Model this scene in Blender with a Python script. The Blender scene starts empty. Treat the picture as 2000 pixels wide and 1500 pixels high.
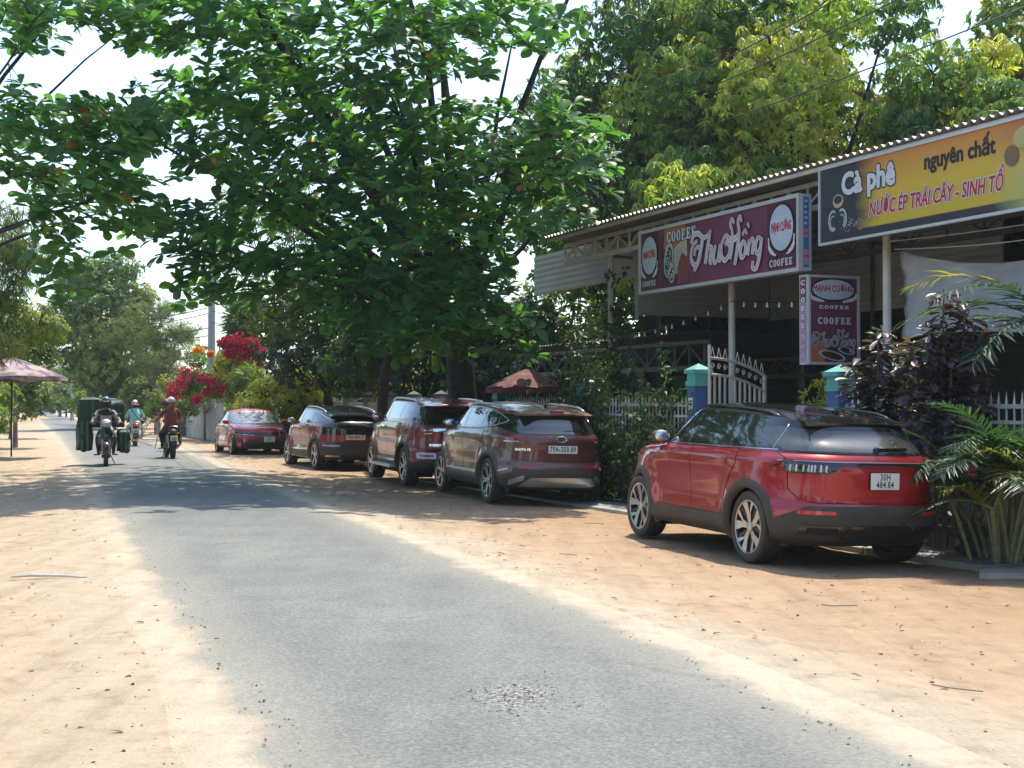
import bpy, bmesh, math, random
import numpy as np
from mathutils import Vector, Matrix, Euler, noise

random.seed(7); rng = np.random.default_rng(7)
SC = bpy.context.scene
COL = SC.collection
R = math.radians
PI = math.pi

# ------------------------------------------------------------------ camera
F = 2740.0                      # focal length in photo pixels (2000 wide)
CAM_H = 1.60
PITCH = math.atan(35 / F)
cam = bpy.data.cameras.new('camera'); cam_o = bpy.data.objects.new('camera', cam); COL.objects.link(cam_o)
cam.sensor_width = 36; cam.lens = 36 * F / 2000
cam.clip_start = .1; cam.clip_end = 3000
cam_o.location = (0, 0, CAM_H); cam_o.rotation_euler = (PI / 2 + PITCH, 0, 0)
SC.camera = cam_o

# ------------------------------------------------------------------ light
SUN_EL, SUN_AZ = 66, 17         # azimuth clockwise from +Y
world = bpy.data.worlds.new('World'); SC.world = world; world.use_nodes = True
wn = world.node_tree; bg = wn.nodes['Background']
sky = wn.nodes.new('ShaderNodeTexSky'); sky.sky_type = 'NISHITA'; sky.sun_disc = False
sky.sun_elevation = R(SUN_EL); sky.sun_rotation = R(SUN_AZ)
sky.air_density = 1.0; sky.dust_density = 1.6; sky.ozone_density = 1.0
tint = wn.nodes.new('ShaderNodeMix'); tint.data_type = 'RGBA'; tint.blend_type = 'MULTIPLY'; tint.inputs[0].default_value = 1
wn.links.new(sky.outputs[0], tint.inputs[6]); tint.inputs[7].default_value = (.93, 1.0, 1.02, 1)   # the camera's cool white balance
wn.links.new(tint.outputs[2], bg.inputs[0]); bg.inputs[1].default_value = .15
sl = bpy.data.lights.new('sun', 'SUN'); sl.energy = 2.75; sl.angle = R(.55); sl.color = (1, .95, .80)
so = bpy.data.objects.new('sun', sl); COL.objects.link(so)
so.rotation_euler = (R(90 - SUN_EL), 0, PI - R(SUN_AZ))   # tilts the beam, then turns it
sd = Vector((math.sin(R(SUN_AZ)) * math.cos(R(SUN_EL)), math.cos(R(SUN_AZ)) * math.cos(R(SUN_EL)), math.sin(R(SUN_EL))))
so.rotation_euler = sd.to_track_quat('Z', 'Y').to_euler(); so.location = sd * 60
SC.view_settings.view_transform = 'Standard'; SC.view_settings.look = 'None'
SC.view_settings.exposure = 1.14; SC.view_settings.gamma = 1; SC.view_settings.use_curve_mapping = False
SC.render.engine = 'CYCLES'
SC.cycles.max_bounces = 8; SC.cycles.transparent_max_bounces = 8; SC.cycles.caustics_reflective = False; SC.cycles.caustics_refractive = False
SC.cycles.use_denoising = True
HAZE = .0004

# ------------------------------------------------------------------ helpers
cp, sp = math.cos(PITCH), math.sin(PITCH)
def ray(px, py):
    a, b = (px - 1000) / F, (750 - py) / F
    return Vector((a, cp - b * sp, sp + b * cp))
def at(px, py, Y):              # point seen at that photo pixel, Y metres ahead
    d = ray(px, py); k = Y / d.y
    return Vector((d.x * k, Y, CAM_H + d.z * k))
def gnd(px, py, z=0.0):         # point seen at that photo pixel on level z
    d = ray(px, py); k = (z - CAM_H) / d.z
    return Vector((d.x * k, d.y * k, z))
def S(t):
    t = min(1, max(0, t)); return t * t * (3 - 2 * t)
RD = Vector((-.316, .949, 0)); RN = Vector((.949, .316, 0))     # the road's direction and its right-hand normal
def ground_z(x, y):
    n = x * RN.x + y * RN.y
    fade = 1 - S((y - 30) / 14)
    z = -.13 * S((n - 3.9) / 2.2) - .028 * max(0, min(n, 9.3) - 6.3)
    z *= fade
    if n < .9: z -= .03 * S((.9 - n) / 2)
    return z

def tag(o, label=None, cat=None, group=None, kind=None):
    if label: o['label'] = label
    if cat: o['category'] = cat
    if group: o['group'] = group
    if kind: o['kind'] = kind
    return o
def empty(name, loc=(0, 0, 0), rz=0, label=None, cat=None, group=None, parent=None):
    o = bpy.data.objects.new(name, None); COL.objects.link(o); o.location = loc; o.rotation_euler = (0, 0, rz)
    o.empty_display_size = .2
    if parent: o.parent = parent
    return tag(o, label, cat, group)
def copy_tree(o, parent=None):
    c = o.copy(); COL.objects.link(c); c.parent = parent
    for ch in [k for k in ALL if k.parent == o]:
        n = copy_tree(ch, c)
    ALL.append(c)
    return c
ALL = []
class MB:
    def __init__(s): s.v = []; s.f = []; s.mi = []
    def add(s, vs, fs, mi=0):
        b = len(s.v); s.v += [tuple(p) for p in vs]; s.f += [tuple(b + i for i in f) for f in fs]; s.mi += [mi] * len(fs); return s
    def box(s, c, d, m=None, mi=0):
        x, y, z = d[0] / 2, d[1] / 2, d[2] / 2
        vs = [Vector((i * x, j * y, k * z)) for i in (-1, 1) for j in (-1, 1) for k in (-1, 1)]
        if m is not None: vs = [m @ p for p in vs]
        c = Vector(c)
        return s.add([p + c for p in vs], [(0, 1, 3, 2), (4, 6, 7, 5), (0, 4, 5, 1), (2, 3, 7, 6), (0, 2, 6, 4), (1, 5, 7, 3)], mi)
    def bar(s, a, b, w, h=None, up=(0, 0, 1), mi=0):
        a, b = Vector(a), Vector(b); h = h or w; d = (b - a); L = d.length
        if L < 1e-6: return s
        d.normalize(); up = Vector(up)
        if abs(d.dot(up)) > .98: up = Vector((1, 0, 0))
        sx = d.cross(up).normalized(); uz = sx.cross(d).normalized()
        m = Matrix((sx, d, uz)).transposed()
        return s.box((a + b) / 2, (w, L, h), m, mi)
    def tube(s, pts, r, n=8, cap=True, mi=0, sq=1.0):
        pts = [Vector(p) for p in pts]; rs = r if hasattr(r, '__len__') else [r] * len(pts)
        b = len(s.v); up = Vector((.13, .21, .97))
        t0 = (pts[1] - pts[0]).normalized()
        ax = t0.cross(up).normalized()
        for i, p in enumerate(pts):
            t = (pts[min(i + 1, len(pts) - 1)] - pts[max(i - 1, 0)])
            t = t.normalized() if t.length > 1e-9 else t0
            ax = (ax - t * ax.dot(t)); ax = ax.normalized() if ax.length > 1e-6 else t.orthogonal().normalized()
            ay = t.cross(ax)
            for k in range(n):
                a = 2 * PI * k / n; q = p + ax * (math.cos(a) * rs[i]) + ay * (math.sin(a) * rs[i] * sq); s.v.append(tuple(q))
        for i in range(len(pts) - 1):
            for k in range(n):
                s.f.append((b + i * n + k, b + i * n + (k + 1) % n, b + (i + 1) * n + (k + 1) % n, b + (i + 1) * n + k)); s.mi.append(mi)
        if cap:
            s.f.append(tuple(b + k for k in reversed(range(n)))); s.mi.append(mi)
            s.f.append(tuple(b + (len(pts) - 1) * n + k for k in range(n))); s.mi.append(mi)
        return s
    def lathe(s, prof, n=24, c=(0, 0, 0), axis='z', mi=0, cap=False):
        b = len(s.v); c = Vector(c)
        for r, h in prof:
            for k in range(n):
                a = 2 * PI * k / n; x, y = r * math.cos(a), r * math.sin(a)
                p = {'z': (x, y, h), 'y': (x, h, y), 'x': (h, x, y)}[axis]; s.v.append(tuple(Vector(p) + c))
        for i in range(len(prof) - 1):
            for k in range(n):
                q = (b + i * n + k, b + i * n + (k + 1) % n, b + (i + 1) * n + (k + 1) % n, b + (i + 1) * n + k)
                s.f.append(q if axis != 'y' else q[::-1]); s.mi.append(mi)
        if cap:
            s.f.append(tuple(b + k for k in reversed(range(n)))); s.mi.append(mi)
            s.f.append(tuple(b + (len(prof) - 1) * n + k for k in range(n))); s.mi.append(mi)
        return s
    def sphere(s, c, r, nu=12, nv=8, m=None, mi=0):
        r = Vector(r) if hasattr(r, '__len__') else Vector((r, r, r)); c = Vector(c); b = len(s.v)
        for i in range(nv + 1):
            th = PI * i / nv
            for k in range(nu):
                a = 2 * PI * k / nu; p = Vector((math.sin(th) * math.cos(a) * r.x, math.sin(th) * math.sin(a) * r.y, math.cos(th) * r.z))
                if m is not None: p = m @ p
                s.v.append(tuple(p + c))
        for i in range(nv):
            for k in range(nu):
                s.f.append((b + i * nu + k, b + (i + 1) * nu + k, b + (i + 1) * nu + (k + 1) % nu, b + i * nu + (k + 1) % nu)); s.mi.append(mi)
        return s
    def xf(s, m):
        s.v = [tuple(m @ Vector(p)) for p in s.v]; return s
    def mesh(s, name, mats, smooth=False, sub=None):
        me = bpy.data.meshes.new(name); vs = s.v
        if sub is not None: vs = [(p[0] - sub[0], p[1] - sub[1], p[2] - sub[2]) for p in vs]
        me.from_pydata(vs, [], s.f)
        for m in (mats if isinstance(mats, (list, tuple)) else [mats]): me.materials.append(m)
        me.polygons.foreach_set('material_index', s.mi)
        if smooth:
            me.polygons.foreach_set('use_smooth', [True] * len(s.f))
            if smooth != 'all': me.set_sharp_from_angle(angle=R(38))
        me.update()
        return me
    def build(s, name, mats, parent=None, smooth=False, world=False, label=None, kind=None):
        sub = tuple(parent.matrix_world.translation) if (world and parent and False) else (tuple(PLOC(parent)) if (world and parent) else None)
        return mobj(name, s.mesh(name, mats, smooth, sub), parent, label, kind)
def PLOC(o):
    v = Vector((0, 0, 0))
    while o: v += o.location; o = o.parent
    return v
def mobj(name, me, parent=None, label=None, kind=None):
    o = bpy.data.objects.new(name, me); COL.objects.link(o); ALL.append(o)
    if parent: o.parent = parent
    return tag(o, label, kind=kind)
_emp = empty
def empty(*a, **k):
    o = _emp(*a, **k); ALL.append(o); return o
def tris_mesh(name, V, T, mat, var=None, smooth=False):
    """V (n,3), T (m,3) numpy arrays -> mesh, with an optional per-vertex 'var' attribute."""
    me = bpy.data.meshes.new(name)
    me.vertices.add(len(V)); me.vertices.foreach_set('co', np.asarray(V, np.float32).ravel())
    me.loops.add(len(T) * 3); me.loops.foreach_set('vertex_index', np.asarray(T, np.int32).ravel())
    me.polygons.add(len(T)); me.polygons.foreach_set('loop_start', np.arange(0, len(T) * 3, 3, dtype=np.int32))
    if smooth: me.polygons.foreach_set('use_smooth', np.ones(len(T), bool))
    me.materials.append(mat); me.update(calc_edges=True)
    if var is not None:
        at_ = me.attributes.new('var', 'FLOAT', 'POINT'); at_.data.foreach_set('value', np.asarray(var, np.float32))
    return me

# ------------------------------------------------------------------ materials
def nt_new(name):
    m = bpy.data.materials.new(name); m.use_nodes = True; nt = m.node_tree
    return m, nt, nt.nodes['Principled BSDF']
def lk(nt, a, b): nt.links.new(a, b)
def N(nt, t, **kw):
    n = nt.nodes.new('ShaderNode' + t)
    for k, v in kw.items():
        if k.startswith('i_'):
            key = k[2:]; n.inputs[int(key) if key.isdigit() else key].default_value = v
        else: setattr(n, k, v)
    return n
def ramp(nt, src, stops):
    r = N(nt, 'ValToRGB'); cr = r.color_ramp
    while len(cr.elements) < len(stops): cr.elements.new(.5)
    for e, (p, c) in zip(cr.elements, stops):
        e.position = p; e.color = (*c, 1) if hasattr(c, '__len__') else (c, c, c, 1)
    lk(nt, src, r.inputs[0]); return r
def mix(nt, fac, a, b, mode='MIX'):
    n = N(nt, 'Mix', data_type='RGBA', blend_type=mode)
    for i, v in ((0, fac), (6, a), (7, b)):
        if hasattr(v, 'is_linked') or hasattr(v, 'links'): lk(nt, v, n.inputs[i])
        elif i == 0: n.inputs[0].default_value = v
        else: n.inputs[i].default_value = (*v, 1) if len(v) == 3 else v
    return n.outputs[2]
def mat(name, col, rough=.6, metal=0, var=.12, scale=6, bump=0, bscale=60, coat=0, spec=.5, dust=0, dustcol=(.45, .33, .22), coords='Object', sheen=0, aniso=None):
    m, nt, b = nt_new(name)
    tc = N(nt, 'TexCoord')
    n1 = N(nt, 'TexNoise', i_Scale=scale, i_Detail=5.0, i_Roughness=.6); lk(nt, tc.outputs[coords], n1.inputs['Vector'])
    lo = tuple(c * (1 - var) for c in col); hi = tuple(min(1, c * (1 + var)) for c in col)
    c = ramp(nt, n1.outputs[0], [(.3, lo), (.7, hi)]).outputs[0]
    if dust:
        n2 = N(nt, 'TexNoise', i_Scale=scale * .6 + 2, i_Detail=8.0, i_Roughness=.7); lk(nt, tc.outputs[coords], n2.inputs['Vector'])
        g = N(nt, 'NewGeometry'); sep = N(nt, 'SeparateXYZ'); lk(nt, g.outputs['Normal'], sep.inputs[0])
        up = N(nt, 'MapRange', i_1=-.1, i_2=1.0, i_3=.25, i_4=1.0); lk(nt, sep.outputs[2], up.inputs[0])
        f = N(nt, 'MapRange', i_1=.3, i_2=.75, i_3=.35 * dust, i_4=dust); lk(nt, n2.outputs[0], f.inputs[0])
        mu = N(nt, 'Math', operation='MULTIPLY'); lk(nt, up.outputs[0], mu.inputs[0]); lk(nt, f.outputs[0], mu.inputs[1])
        c = mix(nt, mu.outputs[0], c, dustcol)
        rr = N(nt, 'MapRange', i_1=0.0, i_2=1.0, i_3=rough, i_4=.8); lk(nt, mu.outputs[0], rr.inputs[0]); lk(nt, rr.outputs[0], b.inputs['Roughness'])
    else: b.inputs['Roughness'].default_value = rough
    lk(nt, c, b.inputs['Base Color'])
    b.inputs['Metallic'].default_value = metal; b.inputs['Coat Weight'].default_value = coat; b.inputs['Coat Roughness'].default_value = .04
    b.inputs['Specular IOR Level'].default_value = spec
    if bump:
        n3 = N(nt, 'TexNoise', i_Scale=bscale, i_Detail=4.0); lk(nt, tc.outputs[coords], n3.inputs['Vector'])
        bp = N(nt, 'Bump', i_Strength=bump, i_Distance=.01); lk(nt, n3.outputs[0], bp.inputs['Height']); lk(nt, bp.outputs[0], b.inputs['Normal'])
    return m
def leaf_mat(name, stops, trans=.45, rough=.45, spec=.35, tcol=1.6):
    """foliage: colour from a per-leaf 'var' attribute, part of the light passes through"""
    m, nt, b = nt_new(name); out = nt.nodes['Material Output']
    a = N(nt, 'Attribute', attribute_name='var')
    c = ramp(nt, a.outputs['Fac'], stops).outputs[0]
    lk(nt, c, b.inputs['Base Color']); b.inputs['Roughness'].default_value = rough; b.inputs['Specular IOR Level'].default_value = spec
    t = N(nt, 'BsdfTranslucent'); g = N(nt, 'Mix', data_type='RGBA', blend_type='MULTIPLY'); g.inputs[0].default_value = 1
    lk(nt, c, g.inputs[6]); g.inputs[7].default_value = (tcol * 1.12, tcol * 1.22, tcol * .40, 1); lk(nt, g.outputs[2], t.inputs[0])
    ms = N(nt, 'MixShader'); ms.inputs[0].default_value = trans; lk(nt, b.outputs[0], ms.inputs[1]); lk(nt, t.outputs[0], ms.inputs[2])
    lk(nt, ms.outputs[0], out.inputs[0]); return m
# ------------------------------------------------------------------ ground and road
def sand_nodes(nt):
    g = N(nt, 'NewGeometry'); P = g.outputs['Position']
    dp = N(nt, 'VectorMath', operation='DOT_PRODUCT'); lk(nt, P, dp.inputs[0]); dp.inputs[1].default_value = tuple(RN)
    big = N(nt, 'TexNoise', i_Scale=.5, i_Detail=6.0, i_Roughness=.6); lk(nt, P, big.inputs['Vector'])
    wob = N(nt, 'Math', operation='MULTIPLY_ADD', i_1=1.6); lk(nt, big.outputs[0], wob.inputs[0]); lk(nt, dp.outputs['Value'], wob.inputs[2])
    mr = N(nt, 'MapRange', i_1=-6.0, i_2=14.0); lk(nt, wob.outputs[0], mr.inputs[0])
    f = lambda n: (n + .8 + 6) / 20
    base = ramp(nt, mr.outputs[0], [(0, (.50, .37, .26)), (f(-1.5), (.58, .44, .31)), (f(.6), (.60, .49, .37)), (f(4.3), (.60, .51, .40)),
                                    (f(5.4), (.56, .41, .28)), (f(7.5), (.52, .35, .225)), (1, (.42, .29, .18))]).outputs[0]
    # streaks along the road: wheel tracks and raked dust
    mp = N(nt, 'Mapping'); lk(nt, P, mp.inputs[0]); mp.inputs['Rotation'].default_value = (0, 0, R(-18.4)); mp.inputs['Scale'].default_value = (2.6, .22, 1)
    st = N(nt, 'TexNoise', i_Scale=1.6, i_Detail=7.0, i_Roughness=.65); lk(nt, mp.outputs[0], st.inputs['Vector'])
    c = mix(nt, .8, base, ramp(nt, st.outputs[0], [(.3, (.80, .78, .76)), (.5, (1, 1, 1)), (.72, (1.12, 1.13, 1.15))]).outputs[0], 'MULTIPLY')
    md = N(nt, 'TexNoise', i_Scale=3.2, i_Detail=9.0, i_Roughness=.72); lk(nt, P, md.inputs['Vector'])
    c = mix(nt, .85, c, ramp(nt, md.outputs[0], [(.30, (.66, .61, .56)), (.45, (.95, .95, .94)), (.62, (1.08, 1.08, 1.08))]).outputs[0], 'MULTIPLY')
    fi = N(nt, 'TexNoise', i_Scale=46.0, i_Detail=5.0, i_Roughness=.75); lk(nt, P, fi.inputs['Vector'])
    c = mix(nt, .8, c, ramp(nt, fi.outputs[0], [(.27, (.55, .52, .5)), (.42, (.95, .95, .95)), (.7, (1.1, 1.1, 1.1))]).outputs[0], 'MULTIPLY')
    # far away: dry grass and dust
    sx = N(nt, 'SeparateXYZ'); lk(nt, P, sx.inputs[0])
    far = N(nt, 'MapRange', i_1=-9.0, i_2=-5.0, i_3=1.0, i_4=0.0); lk(nt, dp.outputs['Value'], far.inputs[0])
    far2 = N(nt, 'MapRange', i_1=14.0, i_2=20.0); lk(nt, dp.outputs['Value'], far2.inputs[0])
    mx = N(nt, 'Math', operation='MAXIMUM'); lk(nt, far.outputs[0], mx.inputs[0]); lk(nt, far2.outputs[0], mx.inputs[1])
    c = mix(nt, mx.outputs[0], c, ramp(nt, md.outputs[0], [(.35, (.10, .13, .045)), (.6, (.34, .28, .15))]).outputs[0])
    h = N(nt, 'Math', operation='MULTIPLY_ADD', i_1=.35); lk(nt, fi.outputs[0], h.inputs[0]); lk(nt, md.outputs[0], h.inputs[2])
    return c, h.outputs[0], P
m_sand, nt, b = nt_new('sand'); c, h, P = sand_nodes(nt)
c = mix(nt, 1, c, (.75, .725, .705), 'MULTIPLY'); lk(nt, c, b.inputs['Base Color']); b.inputs['Roughness'].default_value = .95; b.inputs['Specular IOR Level'].default_value = .15
bp = N(nt, 'Bump', i_Strength=.75, i_Distance=.05); lk(nt, h, bp.inputs['Height']); lk(nt, bp.outputs[0], b.inputs['Normal'])

m_road, nt, b = nt_new('asphalt'); c, h, P = sand_nodes(nt)
at_ = N(nt, 'Attribute', attribute_name='edge')
n1 = N(nt, 'TexNoise', i_Scale=1.3, i_Detail=8.0, i_Roughness=.68); lk(nt, P, n1.inputs['Vector'])
n2 = N(nt, 'TexNoise', i_Scale=.35, i_Detail=5.0, i_Roughness=.6); lk(nt, P, n2.inputs['Vector'])
vo = N(nt, 'TexVoronoi', i_Scale=62.0, i_Randomness=1.0); lk(nt, P, vo.inputs['Vector'])
vs = N(nt, 'TexNoise', i_Scale=34.0, i_Detail=6.0, i_Roughness=.8); lk(nt, P, vs.inputs['Vector'])
asp = ramp(nt, n2.outputs[0], [(.3, (.152, .158, .153)), (.7, (.207, .208, .197))]).outputs[0]
asp = mix(nt, .75, asp, ramp(nt, n1.outputs[0], [(.35, (.80, .81, .83)), (.55, (1, 1, 1)), (.7, (1.14, 1.12, 1.08))]).outputs[0], 'MULTIPLY')
asp = mix(nt, .9, asp, ramp(nt, vs.outputs[0], [(.30, (.45, .45, .45)), (.45, (.88, .88, .88)), (.57, (1.1, 1.1, 1.1)), (.72, (1.5, 1.48, 1.42))]).outputs[0], 'MULTIPLY')
sep = N(nt, 'SeparateColor'); lk(nt, vo.outputs['Color'], sep.inputs[0])
asp = mix(nt, .55, asp, ramp(nt, sep.outputs[0], [(.0, (.55, .55, .55)), (.5, (1, 1, 1)), (1, (1.45, 1.42, 1.36))]).outputs[0], 'MULTIPLY')
cv = N(nt, 'TexVoronoi', feature='DISTANCE_TO_EDGE', i_Scale=.55); wp = N(nt, 'VectorMath', operation='MULTIPLY_ADD'); lk(nt, n1.outputs['Color'], wp.inputs[0]); wp.inputs[1].default_value = (.9, .9, 0); lk(nt, P, wp.inputs[2]); lk(nt, wp.outputs[0], cv.inputs['Vector'])
ck = N(nt, 'MapRange', i_1=.004, i_2=.016, i_3=.45, i_4=0.0); lk(nt, cv.outputs[0], ck.inputs[0]); gate = N(nt, 'MapRange', i_1=.52, i_2=.6); lk(nt, n2.outputs[0], gate.inputs[0]); ckm = N(nt, 'Math', operation='MULTIPLY'); lk(nt, ck.outputs[0], ckm.inputs[0]); lk(nt, gate.outputs[0], ckm.inputs[1])
asp = mix(nt, ckm.outputs[0], asp, (.07, .068, .062))
mps = N(nt, 'Mapping'); lk(nt, P, mps.inputs[0]); mps.inputs['Rotation'].default_value = (0, 0, R(-18.4)); mps.inputs['Scale'].default_value = (1.6, .12, 1)
tk_ = N(nt, 'TexNoise', i_Scale=1.2, i_Detail=4.0); lk(nt, mps.outputs[0], tk_.inputs['Vector']); asp = mix(nt, .8, asp, ramp(nt, tk_.outputs[0], [(.35, (.86, .86, .87)), (.55, (1, 1, 1)), (.7, (1.12, 1.10, 1.05))]).outputs[0], 'MULTIPLY')
# worn patch of bare chippings
PATCH = gnd(1010, 1370)
dv = N(nt, 'VectorMath', operation='SUBTRACT'); lk(nt, P, dv.inputs[0]); dv.inputs[1].default_value = tuple(PATCH)
mp = N(nt, 'Mapping'); lk(nt, dv.outputs[0], mp.inputs[0]); mp.inputs['Scale'].default_value = (3.1, 1.5, 0)
ln = N(nt, 'VectorMath', operation='LENGTH'); lk(nt, mp.outputs[0], ln.inputs[0])
pw = N(nt, 'Math', operation='MULTIPLY_ADD', i_1=1.3); lk(nt, n1.outputs[0], pw.inputs[0]); lk(nt, ln.outputs['Value'], pw.inputs[2])
pm = N(nt, 'MapRange', i_1=1.05, i_2=1.35, i_3=1.0, i_4=0.0); lk(nt, pw.outputs[0], pm.inputs[0])
asp = mix(nt, pm.outputs[0], asp, ramp(nt, vs.outputs[0], [(.42, (.03, .03, .03)), (.5, (.16, .16, .155)), (.6, (.42, .41, .39))]).outputs[0])
# sand creeping over the edges
e = N(nt, 'Math', operation='MULTIPLY_ADD', i_1=.75); lk(nt, n1.outputs[0], e.inputs[0])
e2 = N(nt, 'Math', operation='MULTIPLY_ADD', i_1=.35); lk(nt, vs.outputs[0], e2.inputs[0]); lk(nt, at_.outputs['Fac'], e2.inputs[2]); lk(nt, e2.outputs[0], e.inputs[2])
em = N(nt, 'MapRange', i_1=.45, i_2=.64); lk(nt, e.outputs[0], em.inputs[0])
dusty = N(nt, 'MapRange', i_1=.42, i_2=1.15, i_3=.50, i_4=.05); lk(nt, e.outputs[0], dusty.inputs[0])
asp = mix(nt, dusty.outputs[0], asp, (.40, .35, .27))
c = mix(nt, em.outputs[0], mix(nt, 1, c, (.75, .725, .705), 'MULTIPLY'), asp)
lk(nt, c, b.inputs['Base Color']); b.inputs['Roughness'].default_value = .82; b.inputs['Specular IOR Level'].default_value = .3
hh = N(nt, 'Math', operation='ADD'); lk(nt, vs.outputs[0], hh.inputs[0]); lk(nt, vo.outputs['Distance'], hh.inputs[1])
bp = N(nt, 'Bump', i_Strength=.55, i_Distance=.012); lk(nt, hh.outputs[0], bp.inputs['Height']); lk(nt, bp.outputs[0], b.inputs['Normal'])

EL = [gnd(*p) for p in [(530, 1500), (400, 1290), (320, 1170), (270, 1090), (222, 1000), (198, 955), (160, 912), (135, 880), (118, 855), (98, 838), (78, 820), (60, 808), (48, 803)]]
ER = [gnd(*p) for p in [(1790, 1490), (1400, 1310), (1000, 1140), (600, 985), (470, 932), (385, 893), (290, 860), (200, 836), (150, 820), (110, 809), (94, 803)]]
EL = [EL[0] - RD * 9] + EL + [EL[-1] + Vector((-14, 60, 0))]; ER = [ER[0] - RD * 9] + ER + [ER[-1] + Vector((-14, 60, 0))]
def edge_x(E, y): return float(np.interp(y, [p.y for p in E], [p.x for p in E]))
def gz_full(x, y):
    if y > 330: return -.25
    l, r = edge_x(EL, y), edge_x(ER, y); z = ground_z(x, y)
    d = max(l - x, x - r)
    amp = S(d / .5)
    z += amp * (.022 * noise.noise(Vector((x * 1.1, y * 1.1, 0))) + .012 * noise.noise(Vector((x * 4, y * 4, 3))))
    rt = (x * RN.x + y * RN.y)
    for t in (4.7, 6.1, 5.3, 4.95, -.3, -1.7, -.95, -2.6): z -= amp * .017 * math.exp(-((rt - t - .5 * noise.noise(Vector((y * .15, t, 9)))) / .11) ** 2) * (1 if y < 45 else 0)
    return z - .035 * (1 - S((d + .5) / .4))
def axis(lo, hi, a, b, fine, k=1.25):
    v = list(np.arange(a, b, fine)); s = fine; x = b
    while x < hi: v.append(x); s *= k; x += s
    v.append(hi); s = fine; x = a
    while x > lo: s *= k; x -= s; v.insert(0, max(x, lo))
    return v
xs = axis(-900, 900, -14, 8, .16); ys = axis(-40, 1500, 4, 40, .18)
mb = MB(); nx, ny = len(xs), len(ys)
mb.v = [(x, y, gz_full(x, y) if abs(x) < 60 or y < 330 else -.25) for y in ys for x in xs]
mb.f = [(j * nx + i, j * nx + i + 1, (j + 1) * nx + i + 1, (j + 1) * nx + i) for j in range(ny - 1) for i in range(nx - 1)]; mb.mi = [0] * len(mb.f)
mb.build('ground', m_sand, smooth='all', kind='structure')
mb = MB(); st = list(np.arange(-3, 40, .3)) + list(np.arange(40, 120, 1.2)) + list(np.arange(120, 305, 4)); nc = 25; ed = []
for y in st:
    l, r = edge_x(EL, y), edge_x(ER, y)
    for k in range(nc):
        t = k / (nc - 1); x = l - .7 + (r - l + 1.4) * t; d = min(x - l, r - x); ed.append(d)
        z = ground_z(x, y) + .008 + .02 * S((d + .15) / .8)
        if d < -.4: z = ground_z(x, y) - .05
        mb.v.append((x, y, z))
mb.f = [(j * nc + i, j * nc + i + 1, (j + 1) * nc + i + 1, (j + 1) * nc + i) for j in range(len(st) - 1) for i in range(nc - 1)]; mb.mi = [0] * len(mb.f)
ro = mb.build('road', m_road, smooth='all', kind='structure')
a_ = ro.data.attributes.new('edge', 'FLOAT', 'POINT'); a_.data.foreach_set('value', np.array(ed, np.float32))

# pavement slab behind the parked cars
m_conc = mat('concrete', (.36, .34, .30), .85, var=.25, scale=3, bump=.5, bscale=50)
def bz(x, y): return ground_z(x, y)
SF0, SF1 = Vector((-2.1, 31.5, 0)), Vector((5.12, 14.7, 0))
pav = empty('pavement'); tag(pav, kind='structure')
u = (SF1 - SF0).normalized(); w = Vector((-u.y, u.x, 0)); Lp = (SF1 - SF0).length
k = 0; s0 = 0
while s0 < Lp - .1:
    s1 = min(s0 + 2.0, Lp)
    a, b_ = SF0 + u * (s0 + .012), SF0 + u * (s1 - .012); dz = random.uniform(-.006, .006)
    c_, d_ = b_ + w * 3.3, a + w * 3.3
    if s1 == Lp: b_ = Vector((4.78, 14.38, 0)); c_ = Vector((8.6, 14.1, 0))
    mb = MB(); jag = lambda p: p + Vector((random.uniform(-.02, .02), random.uniform(-.02, .02), 0))
    top = []
    for p, q in ((a, b_), (b_, c_), (c_, d_), (d_, a)):
        for t in np.linspace(0, 1, 7)[:-1]: top.append(jag(p.lerp(q, t)) if 0 < t else p.copy())
    n_ = len(top); zt = -.148 + dz - (.0 if s0 > 2 else 0)
    fade = lambda p: zt * (1 - S((p.y - 30) / 14))
    vs = [(p.x, p.y, fade(p)) for p in top] + [(p.x, p.y, -.4) for p in top]
    mb.add(vs, [tuple(range(n_))] + [(i, (i + 1) % n_, n_ + (i + 1) % n_, n_ + i)[::-1] for i in range(n_)])
    mb.build('concrete_slab', m_conc, pav, kind=None)
    s0 = s1
# ------------------------------------------------------------------ cars
def pchip(xs, ys, x):
    xs = np.asarray(xs, float); ys = np.asarray(ys, float); h = np.diff(xs); d = np.diff(ys) / h
    m = np.zeros(len(xs)); m[0], m[-1] = d[0], d[-1]
    for i in range(1, len(xs) - 1):
        if d[i - 1] * d[i] > 0:
            w1, w2 = 2 * h[i] + h[i - 1], h[i] + 2 * h[i - 1]; m[i] = (w1 + w2) / (w1 / d[i - 1] + w2 / d[i])
    x = np.clip(x, xs[0], xs[-1]); k = np.clip(np.searchsorted(xs, x) - 1, 0, len(xs) - 2); t = (x - xs[k]) / h[k]
    return (2 * t**3 - 3 * t**2 + 1) * ys[k] + (t**3 - 2 * t**2 + t) * h[k] * m[k] + (-2 * t**3 + 3 * t**2) * ys[k + 1] + (t**3 - t**2) * h[k] * m[k + 1]

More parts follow.
